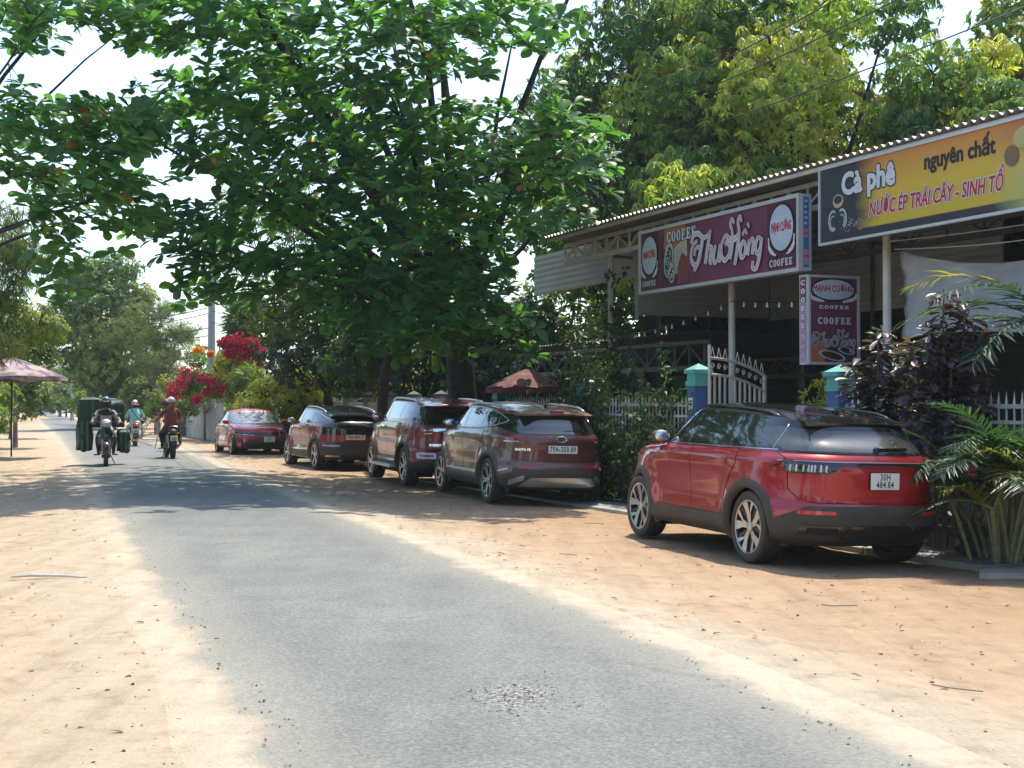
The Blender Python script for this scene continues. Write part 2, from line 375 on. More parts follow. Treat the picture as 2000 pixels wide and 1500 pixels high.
def paint_mat(name, col, dust=.25, metal=.35):
    m, nt, b = nt_new(name); g = N(nt, 'NewGeometry'); tc = N(nt, 'TexCoord')
    n1 = N(nt, 'TexNoise', i_Scale=2.2, i_Detail=8.0, i_Roughness=.7); lk(nt, tc.outputs['Object'], n1.inputs['Vector'])
    sep = N(nt, 'SeparateXYZ'); lk(nt, g.outputs['Normal'], sep.inputs[0])
    so_ = N(nt, 'SeparateXYZ'); lk(nt, tc.outputs['Object'], so_.inputs[0])
    up = N(nt, 'MapRange', i_1=.15, i_2=1.0, i_3=.0, i_4=1.0); lk(nt, sep.outputs[2], up.inputs[0])
    lo = N(nt, 'MapRange', i_1=.95, i_2=.25, i_3=.0, i_4=.55); lk(nt, so_.outputs[2], lo.inputs[0])
    ad = N(nt, 'Math', operation='ADD'); lk(nt, up.outputs[0], ad.inputs[0]); lk(nt, lo.outputs[0], ad.inputs[1])
    f = N(nt, 'MapRange', i_1=.25, i_2=.75, i_3=.5 * dust, i_4=1.5 * dust); lk(nt, n1.outputs[0], f.inputs[0])
    mu = N(nt, 'Math', operation='MULTIPLY'); lk(nt, ad.outputs[0], mu.inputs[0]); lk(nt, f.outputs[0], mu.inputs[1])
    lk(nt, mix(nt, mu.outputs[0], col, (.50, .36, .25)), b.inputs['Base Color'])
    mt = N(nt, 'MapRange', i_1=.0, i_2=1.0, i_3=metal, i_4=.0); lk(nt, mu.outputs[0], mt.inputs[0]); lk(nt, mt.outputs[0], b.inputs['Metallic'])
    b.inputs['Roughness'].default_value = .32
    cw = N(nt, 'MapRange', i_1=.0, i_2=.6, i_3=1.0, i_4=.15); lk(nt, mu.outputs[0], cw.inputs[0]); lk(nt, cw.outputs[0], b.inputs['Coat Weight'])
    b.inputs['Coat Roughness'].default_value = .035
    return m
m_red = paint_mat('red_paint', (.38, .005, .013), .05, .34)
m_brown = paint_mat('burgundy_paint', (.150, .042, .034), .30, .35)
m_maroon = paint_mat('maroon_paint', (.24, .012, .024), .12, .3)
m_wine = paint_mat('wine_paint', (.27, .011, .028), .10, .3)
m_cherry = paint_mat('cherry_paint', (.45, .010, .022), .08, .25)
m_gloss = mat('gloss_black', (.006, .007, .008), .10, coat=1, dust=.04, dustcol=(.25, .24, .22), var=.1)
m_glass = mat('tinted_glass', (.010, .014, .015), .035, coat=1, spec=.9, dust=.06, var=.1)
m_plastic = mat('black_plastic', (.022, .023, .023), .55, dust=.28, var=.2, bump=.15, bscale=200)
m_dark = mat('underbody_black', (.006, .006, .006), .8)
m_tyre = mat('tyre_rubber', (.022, .021, .020), .75, dust=.38, var=.2, bump=.2, bscale=90)
m_alloy = mat('alloy', (.55, .56, .57), .28, metal=.9, dust=.12, var=.05)
m_alloy_dk = mat('dark_alloy', (.03, .03, .032), .35, metal=.5, dust=.2)
m_chrome = mat('chrome', (.75, .75, .74), .12, metal=1, dust=.1, var=.03)
m_satin = mat('satin_silver', (.5, .5, .49), .35, metal=.8, dust=.15, var=.05)
m_redlens = mat('red_lens', (.30, .006, .008), .12, coat=1, var=.2)
m_redrefl = mat('red_reflector', (.55, .012, .015), .2, coat=1, var=.2)
m_smoke = mat('smoked_lens', (.035, .016, .014), .08, coat=1, var=.3)
m_lens = mat('clear_lens', (.55, .57, .58), .1, coat=1, var=.2)
m_plate = mat('white_plate', (.72, .74, .72), .45, dust=.12, var=.04)
m_ink = mat('black_ink', (.012, .012, .012), .5, var=.02)
m_white = mat('white_enamel', (.8, .8, .78), .4, var=.04)

TXT = {}
def text_mesh(body, size=1.0, bold=0.0, sx=1.0, spacing=1.0, align='CENTER', shear=0.0, res=3):
    c = bpy.data.curves.new('lettering', 'FONT'); c.body = body; c.size = size; c.offset = bold; c.align_x = align; c.align_y = 'CENTER'
    c.space_character = spacing; c.shear = shear; c.resolution_u = res
    o = bpy.data.objects.new('tmp', c); COL.objects.link(o); dg = bpy.context.evaluated_depsgraph_get(); dg.update()
    me = bpy.data.meshes.new_from_object(o.evaluated_get(dg)); bpy.data.objects.remove(o); bpy.data.curves.remove(c)
    mb = MB(); mb.v = [(v.co.x * sx, v.co.y, 0) for v in me.vertices]; mb.f = [tuple(p.vertices) for p in me.polygons]; mb.mi = [0] * len(mb.f)
    bpy.data.meshes.remove(me); return mb

class Car:
    def __init__(s, name, loc, rz, wb, levels, roof, r_w, t_w, paint, label, group, cat='car', warp=(.06, 0.0, 1.05), flare=.03, xc=-.1, roll=0, track=None, arch=.07, two_tone=None):
        s.tt = two_tone
        s.t = empty(name, loc, rz, label, cat, group); s.t.rotation_euler = (0, 0, rz)
        if roll:
            m = Matrix.Rotation(roll, 4, Vector((0, 1, 0))) @ Matrix.Rotation(rz, 4, 'Z'); s.t.rotation_euler = m.to_euler()
        s.wb, s.r, s.tw, s.paint, s.xc, s.warpk, s.fl, s.archw = wb, r_w, t_w, paint, xc, warp, flare, arch
        s.L = np.array(levels, float); s.roof = roof; s.cache = {}
        s.zs = s.L[-1, 0]; s.Ra = r_w + .06
        s.body()
    def prm(s, z):             # xr xf w nr nf
        key = ('p', round(z, 4))
        if key not in s.cache: s.cache[key] = [float(pchip(s.L[:, 0], s.L[:, k], min(z, s.zs))) for k in range(1, 6)]
        return s.cache[key]
    def outline(s, z):
        key = round(z, 4)
        if key in s.cache: return s.cache[key]
        xr, xf, w, nr, nf = s.prm(z); xc = s.xc
        ph = np.linspace(0, PI / 2, 260)
        X1 = xc - (xc - xr) * np.cos(ph)**(2 / nr); Y1 = w * np.sin(ph)**(2 / nr)
        ph2 = ph[::-1][1:]
        X2 = xc + (xf - xc) * np.cos(ph2)**(2 / nf); Y2 = w * np.sin(ph2)**(2 / nf)
        X = np.concatenate([X1, X2]); Y = np.concatenate([Y1, Y2])
        d = np.concatenate([[0], np.cumsum(np.hypot(np.diff(X), np.diff(Y)))])
        s.cache[key] = (X, Y, d / d[-1], 259); return s.cache[key]
    def bump(s, x, z, ymul):
        b = 0
        for xw in (-s.wb / 2, s.wb / 2):
            d = math.hypot(x - xw, z - s.r) - s.Ra
            b += s.fl * math.exp(-(max(0, d - .02) / .13) ** 2) * (1 if z > s.r - .25 else .6)
        m = S((s.wb / 2 - s.Ra - .02 - abs(x)) / .2)
        b -= .030 * math.exp(-((z - .62) / .15) ** 2) * m
        b += .012 * math.exp(-((z - .40) / .06) ** 2) * m
        return b * ymul
    def warp(s, p):
        k, x0, zb = s.warpk
        d = p[0] - x0; w = S((p[2] - zb + .05) / .35)
        kk = k if d < 0 else k * 1.0
        return Vector((p[0], p[1], p[2] - kk * d * d * w))
    def P(s, q, z):
        """q: 0 rear centre .. 1 front centre (negative: right side)"""
        X, Y, D, _ = s.outline(z); a = abs(q); x = float(np.interp(a, D, X)); y = float(np.interp(a, D, Y))
        xr, xf, w, nr, nf = s.prm(z)
        y += s.bump(x, z, S((y / w - .6) / .35)) * (1 if y > .3 else 0)
        return s.warp((x, -y if q < 0 else y, z))
    def q_side(s, x, z): X, Y, D, _ = s.outline(z); return float(np.interp(x, X, D))
    def q_rear(s, y, z):
        X, Y, D, k = s.outline(z); q = float(np.interp(abs(y), Y[:k], D[:k])); return -q if y < 0 else q
    def q_front(s, y, z):
        X, Y, D, k = s.outline(z); q = float(np.interp(-abs(y), -Y[k:], D[k:])); return -q if y < 0 else q
    def pt(s, mode, u, z, side=1):
        if mode == 'side': q = s.q_side(u, z) * side
        elif mode == 'rear': q = s.q_rear(u, z)
        elif mode == 'front': q = s.q_front(u, z)
        else: q = u * side
        return q
    def nrm(s, q, z):
        e = .004; sg = -1 if q < 0 else 1
        a = s.P(q - e * sg if abs(q) > e else q, z); b = s.P(q + e * sg, z); c = s.P(q, max(.1, z - .01)); d = s.P(q, min(z + .01, s.zs))
        n = (b - a).cross(d - c) * (-1 if q > 0 else 1); n = n.normalized() if n.length > 1e-9 else Vector((0, sg, 0))
        if abs(q) < .02 and n.x > 0: n = -n
        return n
    def patch(s, name, mat_, mode, cols, off=.004, side=1, nu=14, nv=6, parent=None, thick=.015, label=None, build=True, mb=None, smooth='all'):
        """cols: (u, lo, hi) - a panel that follows the bodywork"""
        cu = [c[0] for c in cols]; us = np.linspace(cu[0], cu[-1], nu + 1)
        for c in cu[1:-1]: us[np.argmin(abs(us - c))] = c
        lo = np.interp(us, cu, [c[1] for c in cols]); hi = np.interp(us, cu, [c[2] for c in cols])
        mb = mb or MB(); g = []
        for i, u in enumerate(us):
            col = []
            for j in range(nv + 1):
                z = min(lo[i] + (hi[i] - lo[i]) * j / nv, s.zs - .001); q = s.pt(mode, u, z, side)
                col.append((s.P(q, z), s.nrm(q, z)))
            g.append(col)
        b = len(mb.v); m = nv + 1
        for col in g:
            for p, n in col: mb.v.append(tuple(p + n * off))
        for i in range(nu):
            for j in range(nv):
                f = (b + i * m + j, b + (i + 1) * m + j, b + (i + 1) * m + j + 1, b + i * m + j + 1); mb.f.append(f); mb.mi.append(0)
        ring = [(i, 0) for i in range(nu + 1)] + [(nu, j) for j in range(1, nv + 1)] + [(i, nv) for i in range(nu - 1, -1, -1)] + [(0, j) for j in range(nv - 1, 0, -1)]
        b2 = len(mb.v)
        for i, j in ring:
            p, n = g[i][j]; mb.v.append(tuple(p + n * (off - thick)))
        for k in range(len(ring)):
            k2 = (k + 1) % len(ring); i, j = ring[k]; i2, j2 = ring[k2]
            mb.f.append((b + i * m + j, b2 + k, b2 + k2, b + i2 * m + j2)); mb.mi.append(0)
        if not build: return mb
        me = mb.mesh(name, mat_, smooth=True)
        bm = bmesh.new(); bm.from_mesh(me); bmesh.ops.recalc_face_normals(bm, faces=bm.faces); bm.to_mesh(me); bm.free()
        return mobj(name, me, parent or s.t, label)
    def panel(s, name, mode, cols, side=1, mat_=None, gap=.007, off=.005, **k):
        """a shut line (black) with the painted panel standing proud of it"""
        o = s.patch(name, mat_ or s.paint, mode, cols, off=off, side=side, **k)
        g2 = []
        for i, (u, lo, hi) in enumerate(cols):
            du = -gap if i == 0 else (gap if i == len(cols) - 1 else 0); g2.append((u + du, lo - gap, hi + gap))
        s.patch('shut_line', m_dark, mode, g2, off=.0015, side=side, parent=o, **k)
        return o
    def body(s):
        zr = list(np.arange(s.L[0, 0], s.zs, .026)) + [s.zs]; nq = 128
        mb = MB(); rows = []
        # sampling by arc length, the same on every row
        for z in zr:
            rows.append([s.P(q, z) for q in np.linspace(0, 1, nq)])
        base = rows[-1]; cx = s.xc + s.roof[1]; top = s.roof[0]
        for k in (.97, .93, .87, .8, .7, .55, .38, .2, .0):
            zz = s.zs + (top - s.zs) * (1 - k ** 2.4); X, Y, D, _ = s.outline(s.zs); rr = []
            for q in np.linspace(0, 1, nq):
                x = float(np.interp(q, D, X)); y = float(np.interp(q, D, Y)); rr.append(s.warp((cx + (x - cx) * k, y * k, zz)))
            rows.append(rr)
        n0 = len(rows)
        for rr in rows:
            for p in rr: mb.v.append((p.x, p.y, p.z))
        def inarch(c):
            for xw in (-s.wb / 2, s.wb / 2):
                if math.hypot(c[0] - xw, c[2] - s.r) < s.Ra and abs(c[1]) > .5: return xw
            return None
        used = set()
        zz_ = zr + [99] * 12
        for j in range(n0 - 1):
            for i in range(nq - 1):
                f = (j * nq + i, j * nq + i + 1, (j + 1) * nq + i + 1, (j + 1) * nq + i)
                c = [sum(mb.v[k][a] for k in f) / 4 for a in range(3)]
                if inarch(c) is not None: continue
                mb.f.append(f[::-1]); mb.mi.append(1 if s.tt and zz_[j] >= s.tt else 0); used.update(f)
        for k in used:
            p = mb.v[k]; xw = inarch(p)
            if xw is not None:
                dx, dz = p[0] - xw, p[2] - s.r; L = math.hypot(dx, dz) or 1e-6; mb.v[k] = (xw + dx / L * s.Ra, p[1], s.r + dz / L * s.Ra)
        nV = len(mb.v); mb.v += [(x, -y, z) for x, y, z in mb.v[:nV]]; mb.f += [tuple(nV + i for i in f[::-1]) for f in mb.f]; mb.mi += list(mb.mi)
        me = mb.mesh('body', [s.paint, m_gloss], smooth='all')
        bm = bmesh.new(); bm.from_mesh(me); bmesh.ops.remove_doubles(bm, verts=bm.verts, dist=.0008); bmesh.ops.recalc_face_normals(bm, faces=bm.faces)
        bmesh.ops.delete(bm, geom=[v for v in bm.verts if not v.link_faces], context='VERTS'); bm.to_mesh(me); bm.free()
        s.body_o = mobj('body', me, s.t)
        # underbody and wheel wells
        xr, xf, w, _, _ = s.prm(s.L[0, 0]); mb = MB()
        mb.box((0, 0, .33), (s.wb - 2 * s.Ra + .02, 2 * w - .16, .2)); mb.box((xr / 2 - s.wb / 4 - s.Ra / 2, 0, .40), (abs(xr) - s.wb / 2 - s.Ra - .06, 2 * w - .35, .22))
        mb.box((xf / 2 + s.wb / 4 + s.Ra / 2, 0, .38), (abs(xf) - s.wb / 2 - s.Ra - .10, 2 * w - .35, .24)); mb.box((0, 0, .45), (s.wb + 1.0, .95, .25))
        for xw in (-s.wb / 2, s.wb / 2): mb.bar((xw, -.6, s.r), (xw, .6, s.r), .09)
        mb.build('underbody', m_dark, s.t)
        mb = MB()
        for xw in (-s.wb / 2, s.wb / 2):
            for sg in (-1, 1):
                n = 22; b = len(mb.v)
                for k in range(n + 1):
                    a = R(-25 + 230 * k / n); x, z = xw + math.cos(a) * (s.Ra + .012), s.r + math.sin(a) * (s.Ra + .012); yo = w - .05
                    mb.v += [(x, sg * yo, z), (x, sg * .42, z), (xw, sg * .42, s.r)]
                for k in range(n):
                    mb.f += [(b + 3 * k, b + 3 * k + 1, b + 3 * k + 4, b + 3 * k + 3), (b + 3 * k + 1, b + 3 * k + 2, b + 3 * k + 5, b + 3 * k + 4)]; mb.mi += [0, 0]
        mb.build('wheel_well', m_dark, s.t, smooth='all')
    def arches(s, mat_, wd=None, lo=-22, off=.012, zmin=.22):
        wd = wd or s.archw
        for sg in (1, -1):
            for xw in (-s.wb / 2, s.wb / 2):
                mb = MB(); n = 34; rs = [s.Ra - .028, s.Ra - .02, s.Ra + wd * .3, s.Ra + wd * .7, s.Ra + wd]; offs = [-.05, off, off + .004, off, -.002]
                for k in range(n + 1):
                    a = R(lo + (180 - 2 * lo) * k / n)
                    for r_, of in zip(rs, offs):
                        x, z = xw + math.cos(a) * r_, max(zmin, s.r + math.sin(a) * r_); q = s.q_side(x, z) * sg; p = s.P(q, z)
                        mb.v.append((x, p.y + sg * of, z))
                m = len(rs)
                mb.f = [(k * m + j, (k + 1) * m + j, (k + 1) * m + j + 1, k * m + j + 1)[::(1 if sg > 0 else -1)] for k in range(n) for j in range(m - 1)]; mb.mi = [0] * len(mb.f)
                me = mb.mesh('wheel_arch', mat_, smooth='all'); mobj('wheel_arch', me, s.t)
    def wheels(s, style, rim=.70, yo=None, m_face=None):
        xr, xf, w, _, _ = s.prm(.5); yo = yo or (w - .015); R0, W = s.r, s.tw; rr = R0 * rim
        ty = MB(); pr = [(rr * .98, -W * .42), (rr * 1.02, -W * .48), (R0 * .86, -W * .52), (R0 * .95, -W * .49), (R0 * .985, -W * .44)]
        for k in range(5):     # tread ribs
            a = -W * .40 + k * W * .165; pr += [(R0, a), (R0, a + W * .125), (R0 * .972, a + W * .13), (R0 * .972, a + W * .16)]
        pr = [p for p in pr]; pr += [(R0 * .985, W * .44), (R0 * .95, W * .49), (R0 * .86, W * .52), (rr * 1.02, W * .48), (rr * .98, W * .42)]
        ty.lathe(pr, 56, axis='y'); tyre_me = ty.mesh('tyre', m_tyre, smooth=True)
        ri = MB(); ri.lathe([(rr * 1.0, W * .47), (rr * .97, W * .44), (rr * .93, W * .40), (rr * .92, -W * .3), (rr * .3, -W * .3)], 48, axis='y', mi=1)
        ri.lathe([(rr * .62, W * .05), (rr * .62, -W * .02), (.02, -W * .02)], 32, axis='y', mi=2)     # brake disc
        ri.lathe([(rr * 1.015, W * .475), (rr * .985, W * .485), (rr * .955, W * .46)], 48, axis='y', mi=0)
        hub = [(rr * .2, W * .30), (rr * .19, W * .40), (rr * .12, W * .43), (.001, W * .435)]; ri.lathe(hub, 20, axis='y', mi=0)
        for k in range(5):
            a = 2 * PI * k / 5 + .3
            def pp(r, da, h): return Vector((math.cos(a + da) * r, h, math.sin(a + da) * r))
            def sp_(pts, wd, mi):      # a flat tapered spoke with depth
                b = len(ri.v)
                for (r, da, h), wdd in zip(pts, wd):
                    c = pp(r, da, h); t = Vector((-math.sin(a + da), 0, math.cos(a + da))) * wdd; dn = Vector((0, -.03, 0))
                    for v in (c - t, c + t, c + t * 1.25 + dn, c - t * 1.25 + dn): ri.v.append(tuple(v))
                for i in range(len(pts) - 1):
                    for j in range(4):
                        ri.f.append((b + i * 4 + j, b + (i + 1) * 4 + j, b + (i + 1) * 4 + (j + 1) % 4, b + i * 4 + (j + 1) % 4)); ri.mi.append(mi if j == 0 else 1)
            ho, hi_ = W * .45, W * .36
            if style == 'turbine':      # wide bright blades paired with thin dark ones
                sp_([(rr * .12, 0, hi_), (rr * .5, .16, W * .40), (rr * .96, .04, ho)], (.016, .030, .052), 0)
                sp_([(rr * .15, .55, hi_), (rr * .55, .42, W * .39), (rr * .96, .66, ho)], (.012, .012, .026), 0)
                sp_([(rr * .15, .85, hi_ * .9), (rr * .6, .82, W * .33), (rr * .96, .80, ho * .9)], (.02, .02, .03), 1)
            elif style == 'fork':       # Y spokes
                sp_([(rr * .12, 0, hi_), (rr * .45, 0, W * .40)], (.03, .038), 0)
                for sg in (-1, 1): sp_([(rr * .42, sg * .06, W * .40), (rr * .70, sg * .13, W * .43), (rr * .96, sg * .30, ho)], (.020, .020, .024), 0)
                sp_([(rr * .15, .63, hi_ * .8), (rr * .95, .63, ho * .85)], (.022, .03), 1)
            else:                       # twin spokes
                for sg in (-1, 1): sp_([(rr * .14, sg * .25, hi_), (rr * .55, sg * .12, W * .41), (rr * .96, sg * .15, ho)], (.015, .018, .022), 0)
                sp_([(rr * .15, .63, hi_ * .8), (rr * .95, .63, ho * .85)], (.03, .045), 1)
        rim_me = ri.mesh('rim', [m_face or m_alloy, m_alloy_dk, m_satin], smooth=True)
        for xw in (-s.wb / 2, s.wb / 2):
            for sg in (1, -1):
                e = empty('wheel', (xw, sg * (yo - W / 2), s.r), 0 if sg > 0 else PI, parent=s.t); e.rotation_euler = (0, random.uniform(0, 1.2), 0 if sg > 0 else PI)
                mobj('tyre', tyre_me, e); mobj('rim', rim_me, e)
    def plate(s, z, y, text, w=.47, h=.12, rear=True, off=.03, lines=1, fs=None, tilt=0):
        q = s.q_rear(y, z) if rear else s.q_front(y, z); p = s.P(q, z); sx = -1 if rear else 1
        mb = MB(); mb.box((0, 0, 0), (w, h, .012)); bo = MB(); bo.box((0, 0, -.004), (w + .014, h + .014, .012))
        fr = Matrix.Translation(p + Vector((sx * off, 0, 0))) @ Matrix(((0, 0, sx), (-1 if rear else 1, 0, 0), (0, 1, 0))).to_4x4() @ Matrix.Rotation(tilt, 4, 'X')
        o = mb.xf(fr).build('number_plate', m_plate, s.t); bo.xf(fr).build('plate_frame', m_ink, o)
        br = MB(); br.box((0, 0, -.03), (w * .6, h * .5, .04)); br.xf(fr).build('plate_bracket', m_dark, o)
        tx = text.split('\n')
        for i, ln in enumerate(tx):
            f_ = (fs or (h * .78 if len(tx) == 1 else h * .52)) * 1.12; t = text_mesh(ln, f_, .0014, sx=.74, spacing=1.10)
            yy = 0 if len(tx) == 1 else (h * .23 if i == 0 else -h * .23)
            t.xf(Matrix.Translation((0, yy, .0075))); t.xf(fr).build('plate_lettering', m_ink, o)
        return o
    def mirror(s, x, z, mat_, y0=None, sc=1):
        for sg in (1, -1):
            y = y0 or abs(s.P(s.q_side(x, z), z).y); mb = MB()
            mb.sphere((x + .02, sg * (y + .085), z + .055), (.085 * sc, .11 * sc, .072 * sc), 14, 10)
            o = MB().bar((x, sg * (y - .03), z - .01), (x + .02, sg * (y + .07), z + .02), .05, .03).build('mirror_arm', m_plastic, s.t)
            mr = mb.build('side_mirror', m_plastic if mat_ is m_gloss else mat_, s.t, smooth='all')
            MB().sphere((x - .045, sg * (y + .085), z + .055), (.02, .10 * sc, .068 * sc), 12, 8).build('mirror_glass', m_chrome, mr, smooth='all')
    def strip(s, name, mat_, pts, off, r, parent=None, mode='side', side=1, n=6):
        """a moulding that runs along the bodywork through (u, z) points"""
        o = []
        for i in range(len(pts) - 1):
            for t in np.linspace(0, 1, 7)[:-1]: o.append((pts[i][0] + (pts[i + 1][0] - pts[i][0]) * t, pts[i][1] + (pts[i + 1][1] - pts[i][1]) * t))
        o.append(pts[-1]); P3 = []
        for u, z in o:
            q = s.pt(mode, u, z, side); P3.append(s.P(q, z) + s.nrm(q, z) * off)
        return MB().tube(P3, r, n).build(name, mat_, parent or s.t, smooth='all')
    def handle(s, x, z, mat_):
        for sg in (1, -1):
            s.patch('door_handle', mat_, 'side', [(x - .10, z - .014, z + .016), (x + .10, z - .010, z + .020)], off=.035, side=sg, nu=6, nv=2, thick=.03)
    def rails(s, mat_, x0, x1, y, zo, h=.05, r=.018):
        """rails standing on the roof edge"""
        for sg in (1, -1):
            pts = []
            for t in np.linspace(0, 1, 15):
                x = x0 + (x1 - x0) * t; lift = h * min(1, S(t / .12), S((1 - t) / .12)); z = s.roof_z(x, y); pts.append((x, sg * y, z + lift - .01 + zo))
            MB().tube(pts, r, 6, sq=1.4).build('roof_rail', mat_, s.t, smooth='all')
    def roof_z(s, x, y):
        xr, xf, w, nr, nf = s.prm(s.zs); cx = s.xc + s.roof[1]
        L = (cx - xr) if x < cx else (xf - cx); n_ = nr if x < cx else nf
        k = min(1, (abs((x - cx) / L) ** n_ + abs(y / w) ** n_) ** (1 / n_)); z = s.zs + (s.roof[0] - s.zs) * (1 - k ** 2.4)
        return s.warp((x, y, z)).z
    def fin(s, x, mat_):
        z = s.roof_z(x, 0); mb = MB(); mb.v = [(x + .09, 0, z - .005), (x - .07, .025, z - .005), (x - .07, -.025, z - .005), (x - .06, .006, z + .05), (x - .06, -.006, z + .05), (x - .085, 0, z + .045)]
        mb.f = [(0, 1, 3), (0, 4, 2), (0, 3, 4), (1, 2, 5), (1, 5, 3), (2, 4, 5), (3, 5, 4)]; mb.mi = [0] * 7; mb.build('roof_antenna', mat_, s.t)

def suv_levels(Lr, Lf, w, belt, zr, glass_r, ws, cowl, hood_z, hood_x, n=5.5, wr=None, zb=.27, roof_r=None):
    """side profile of an SUV: rows of z, rear x, front x, half width, corner sharpness"""
    return [(zb, -Lr + .20, Lf - .25, w - .10, n, n), (zb + .10, -Lr + .08, Lf - .08, w - .035, n, n), (.48, -Lr + .01, Lf - .01, w - .02, n, n), (.60, -Lr, Lf, w - .012, n, n),
            (.74, -Lr + .035, Lf - .02, w - .01, n, n - .6), (.88, -Lr + .045, Lf - .05, w - .002, n, n - .8), (hood_z, -Lr + .05, Lf - .13, w - .002, n, n - 1.0), (hood_z + .035, -Lr + .06, hood_x + .2, w - .01, n, n - 1),
            (cowl, -Lr + .09, cowl_x(ws), w - .022, n, n)]
def cowl_x(ws): return ws[0]
# car placement: x axis of each car = driving direction
def car_at(pxw, pyw, gz, side_y, xw, ang, yw=None):
    """world position of a car whose wheel (local xw, side_y) stands on the photo point"""
    p = gnd(pxw, pyw, gz); d = Vector((math.cos(ang), math.sin(ang), 0)); l = Vector((-d.y, d.x, 0))
    o = p - d * xw - l * side_y; return (o.x, o.y, gz)
GRP = 'cars parked nose to tail on the sandy verge'
def doors(c, xa, xb, xc_, zl, belt, arch_top, fr=None):
    """front door xa..xb, rear door xb..xc_ (curving over the rear wheel)"""
    xr_ = -c.wb / 2 + c.Ra + c.archw; g = .006
    for sg in (1, -1):
        c.panel('door', 'side', [(xb + g, zl, belt), (xa - .12, zl, belt), (xa, zl + .1, belt - .005)], side=sg, nu=22, nv=12, thick=.02)
        c.panel('door', 'side', [(xc_, arch_top, belt + .0), (xc_ + .12, arch_top - .13, belt), (xr_ + .0, zl + .22, belt), (xr_ + .07, zl, belt), (xb - g, zl, belt)], side=sg, nu=26, nv=12, thick=.02)

m_plastic_b = mat('brown_grey_plastic', (.045, .040, .038), .5, dust=.3, var=.2, bump=.15, bscale=200)
# ---- the near red SUV ------------------------------------------------
A = R(90 + 18.6); WB = 2.80; SCL = 1.045
c = Car('parked_car', car_at(1474, 1101, -.165, .86 * SCL, -WB / 2 * SCL, A), A, WB,
    [(.25, -2.12, 2.05, .89, 4.5, 3.6), (.34, -2.30, 2.25, .955, 4.5, 3.6), (.48, -2.38, 2.33, .975, 4.6, 3.6), (.62, -2.39, 2.36, .982, 4.4, 3.5), (.70, -2.33, 2.35, .978, 4.2, 3.4),
     (.84, -2.34, 2.33, .975, 4.0, 3.3), (1.00, -2.35, 2.29, .985, 3.8, 3.2), (1.07, -2.335, 2.19, .984, 3.8, 3.1), (1.125, -2.305, 1.97, .968, 3.8, 3.2), (1.165, -2.27, 1.32, .945, 3.6, 3.4),
     (1.195, -2.25, 1.14, .932, 3.6, 3.6), (1.34, -2.14, .86, .875, 3.6, 3.8), (1.47, -2.05, .62, .815, 3.8, 4.0), (1.585, -1.98, .42, .755, 4.0, 4.0)],
    (1.685, -.0), .375, .25, m_red, 'bright red SUV with black roof and flared black cladding, nearest of the parked cars', GRP, warp=(.021, .2, 1.22), roll=R(1.6), flare=.035, two_tone=1.188)
c.t.scale = (SCL,) * 3
ft = lambda x: 1.125 + .012 * max(0, -x)
top = [(1.10, 1.198, 1.205), (.92, 1.196, 1.30), (.70, 1.196, 1.41), (.45, 1.198, 1.50), (.1, 1.20, 1.555), (-.4, 1.202, 1.575), (-.9, 1.206, 1.57), (-1.3, 1.21, 1.53), (-1.6, 1.215, 1.455), (-1.85, 1.22, 1.35), (-2.02, 1.225, 1.26), (-2.14, 1.23, 1.24)]
def winds(c, top, cuts, m_s=m_gloss, ins=.018, m_g=m_glass):
    xs_ = [t[0] for t in top][::-1]; lo = [t[1] for t in top][::-1]; hi = [t[2] for t in top][::-1]
    for sg in (1, -1):
        o = c.patch('window_surround', m_s, 'side', list(zip(xs_, lo, hi)), off=.003, side=sg, nu=40, nv=6)
        for a, b in cuts:
            us = sorted([a, b] + [x for x in xs_ if a < x < b])
            c.patch('side_window', m_g, 'side', [(u_, float(np.interp(u_, xs_, lo)) + ins, max(float(np.interp(u_, xs_, hi)) - ins * 1.3, float(np.interp(u_, xs_, lo)) + ins + .004)) for u_ in us], off=.006, side=sg, nu=16, nv=5)
winds(c, top, [(.0, .98), (-.97, -.06), (-1.80, -1.04)])
doors(c, .98, -.06, -1.12, .47, 1.175, 1.03)
# black roof: a skin over the red shell
def roof_skin(c, mat_, k1=.995, off=.004):
    xr, xf, w, nr, nf = c.prm(c.zs); cx = c.xc + c.roof[1]; mb = MB(); n = 96; ks = [k1, .97, .93, .87, .8, .7, .55, .38, .2, .02]
    for k in ks:
        X, Y, D, _ = c.outline(c.zs)
        for i in range(n):
            t = i / n * 2; q = t if t <= 1 else 2 - t; x = float(np.interp(q, D, X)); y = float(np.interp(q, D, Y)) * (1 if t <= 1 else -1)
            p = c.warp((cx + (x - cx) * k, y * k, c.zs + (c.roof[0] - c.zs) * (1 - k ** 2.4))); mb.v.append((p.x, p.y, p.z + off))
    for j in range(len(ks) - 1):
        for i in range(n): mb.f.append((j * n + i, (j + 1) * n + i, (j + 1) * n + (i + 1) % n, j * n + (i + 1) % n)); mb.mi.append(0)
    me = mb.mesh('roof', mat_, smooth='all'); bm = bmesh.new(); bm.from_mesh(me); bmesh.ops.recalc_face_normals(bm, faces=bm.faces)
    if sum(f.normal.z for f in bm.faces) < 0: bmesh.ops.reverse_faces(bm, faces=bm.faces)
    bm.to_mesh(me); bm.free(); return mobj('roof', me, c.t)
roof_skin(c, m_gloss)
for sg in (1, -1): c.strip('pillar_trim', m_satin, [(sg * .66, 1.53), (sg * .83, 1.205)], .006, .007, mode='rear')
c.patch('windscreen', m_glass, 'front', [(-.78, 1.22, 1.54), (-.5, 1.20, 1.57), (.5, 1.20, 1.57), (.78, 1.22, 1.54)], off=.006, nu=24, nv=10)
c.patch('rear_window_surround', m_gloss, 'rear', [(-.83, 1.185, 1.58), (-.5, 1.175, 1.583), (.5, 1.175, 1.583), (.83, 1.185, 1.58)], off=.008, nu=32, nv=12)
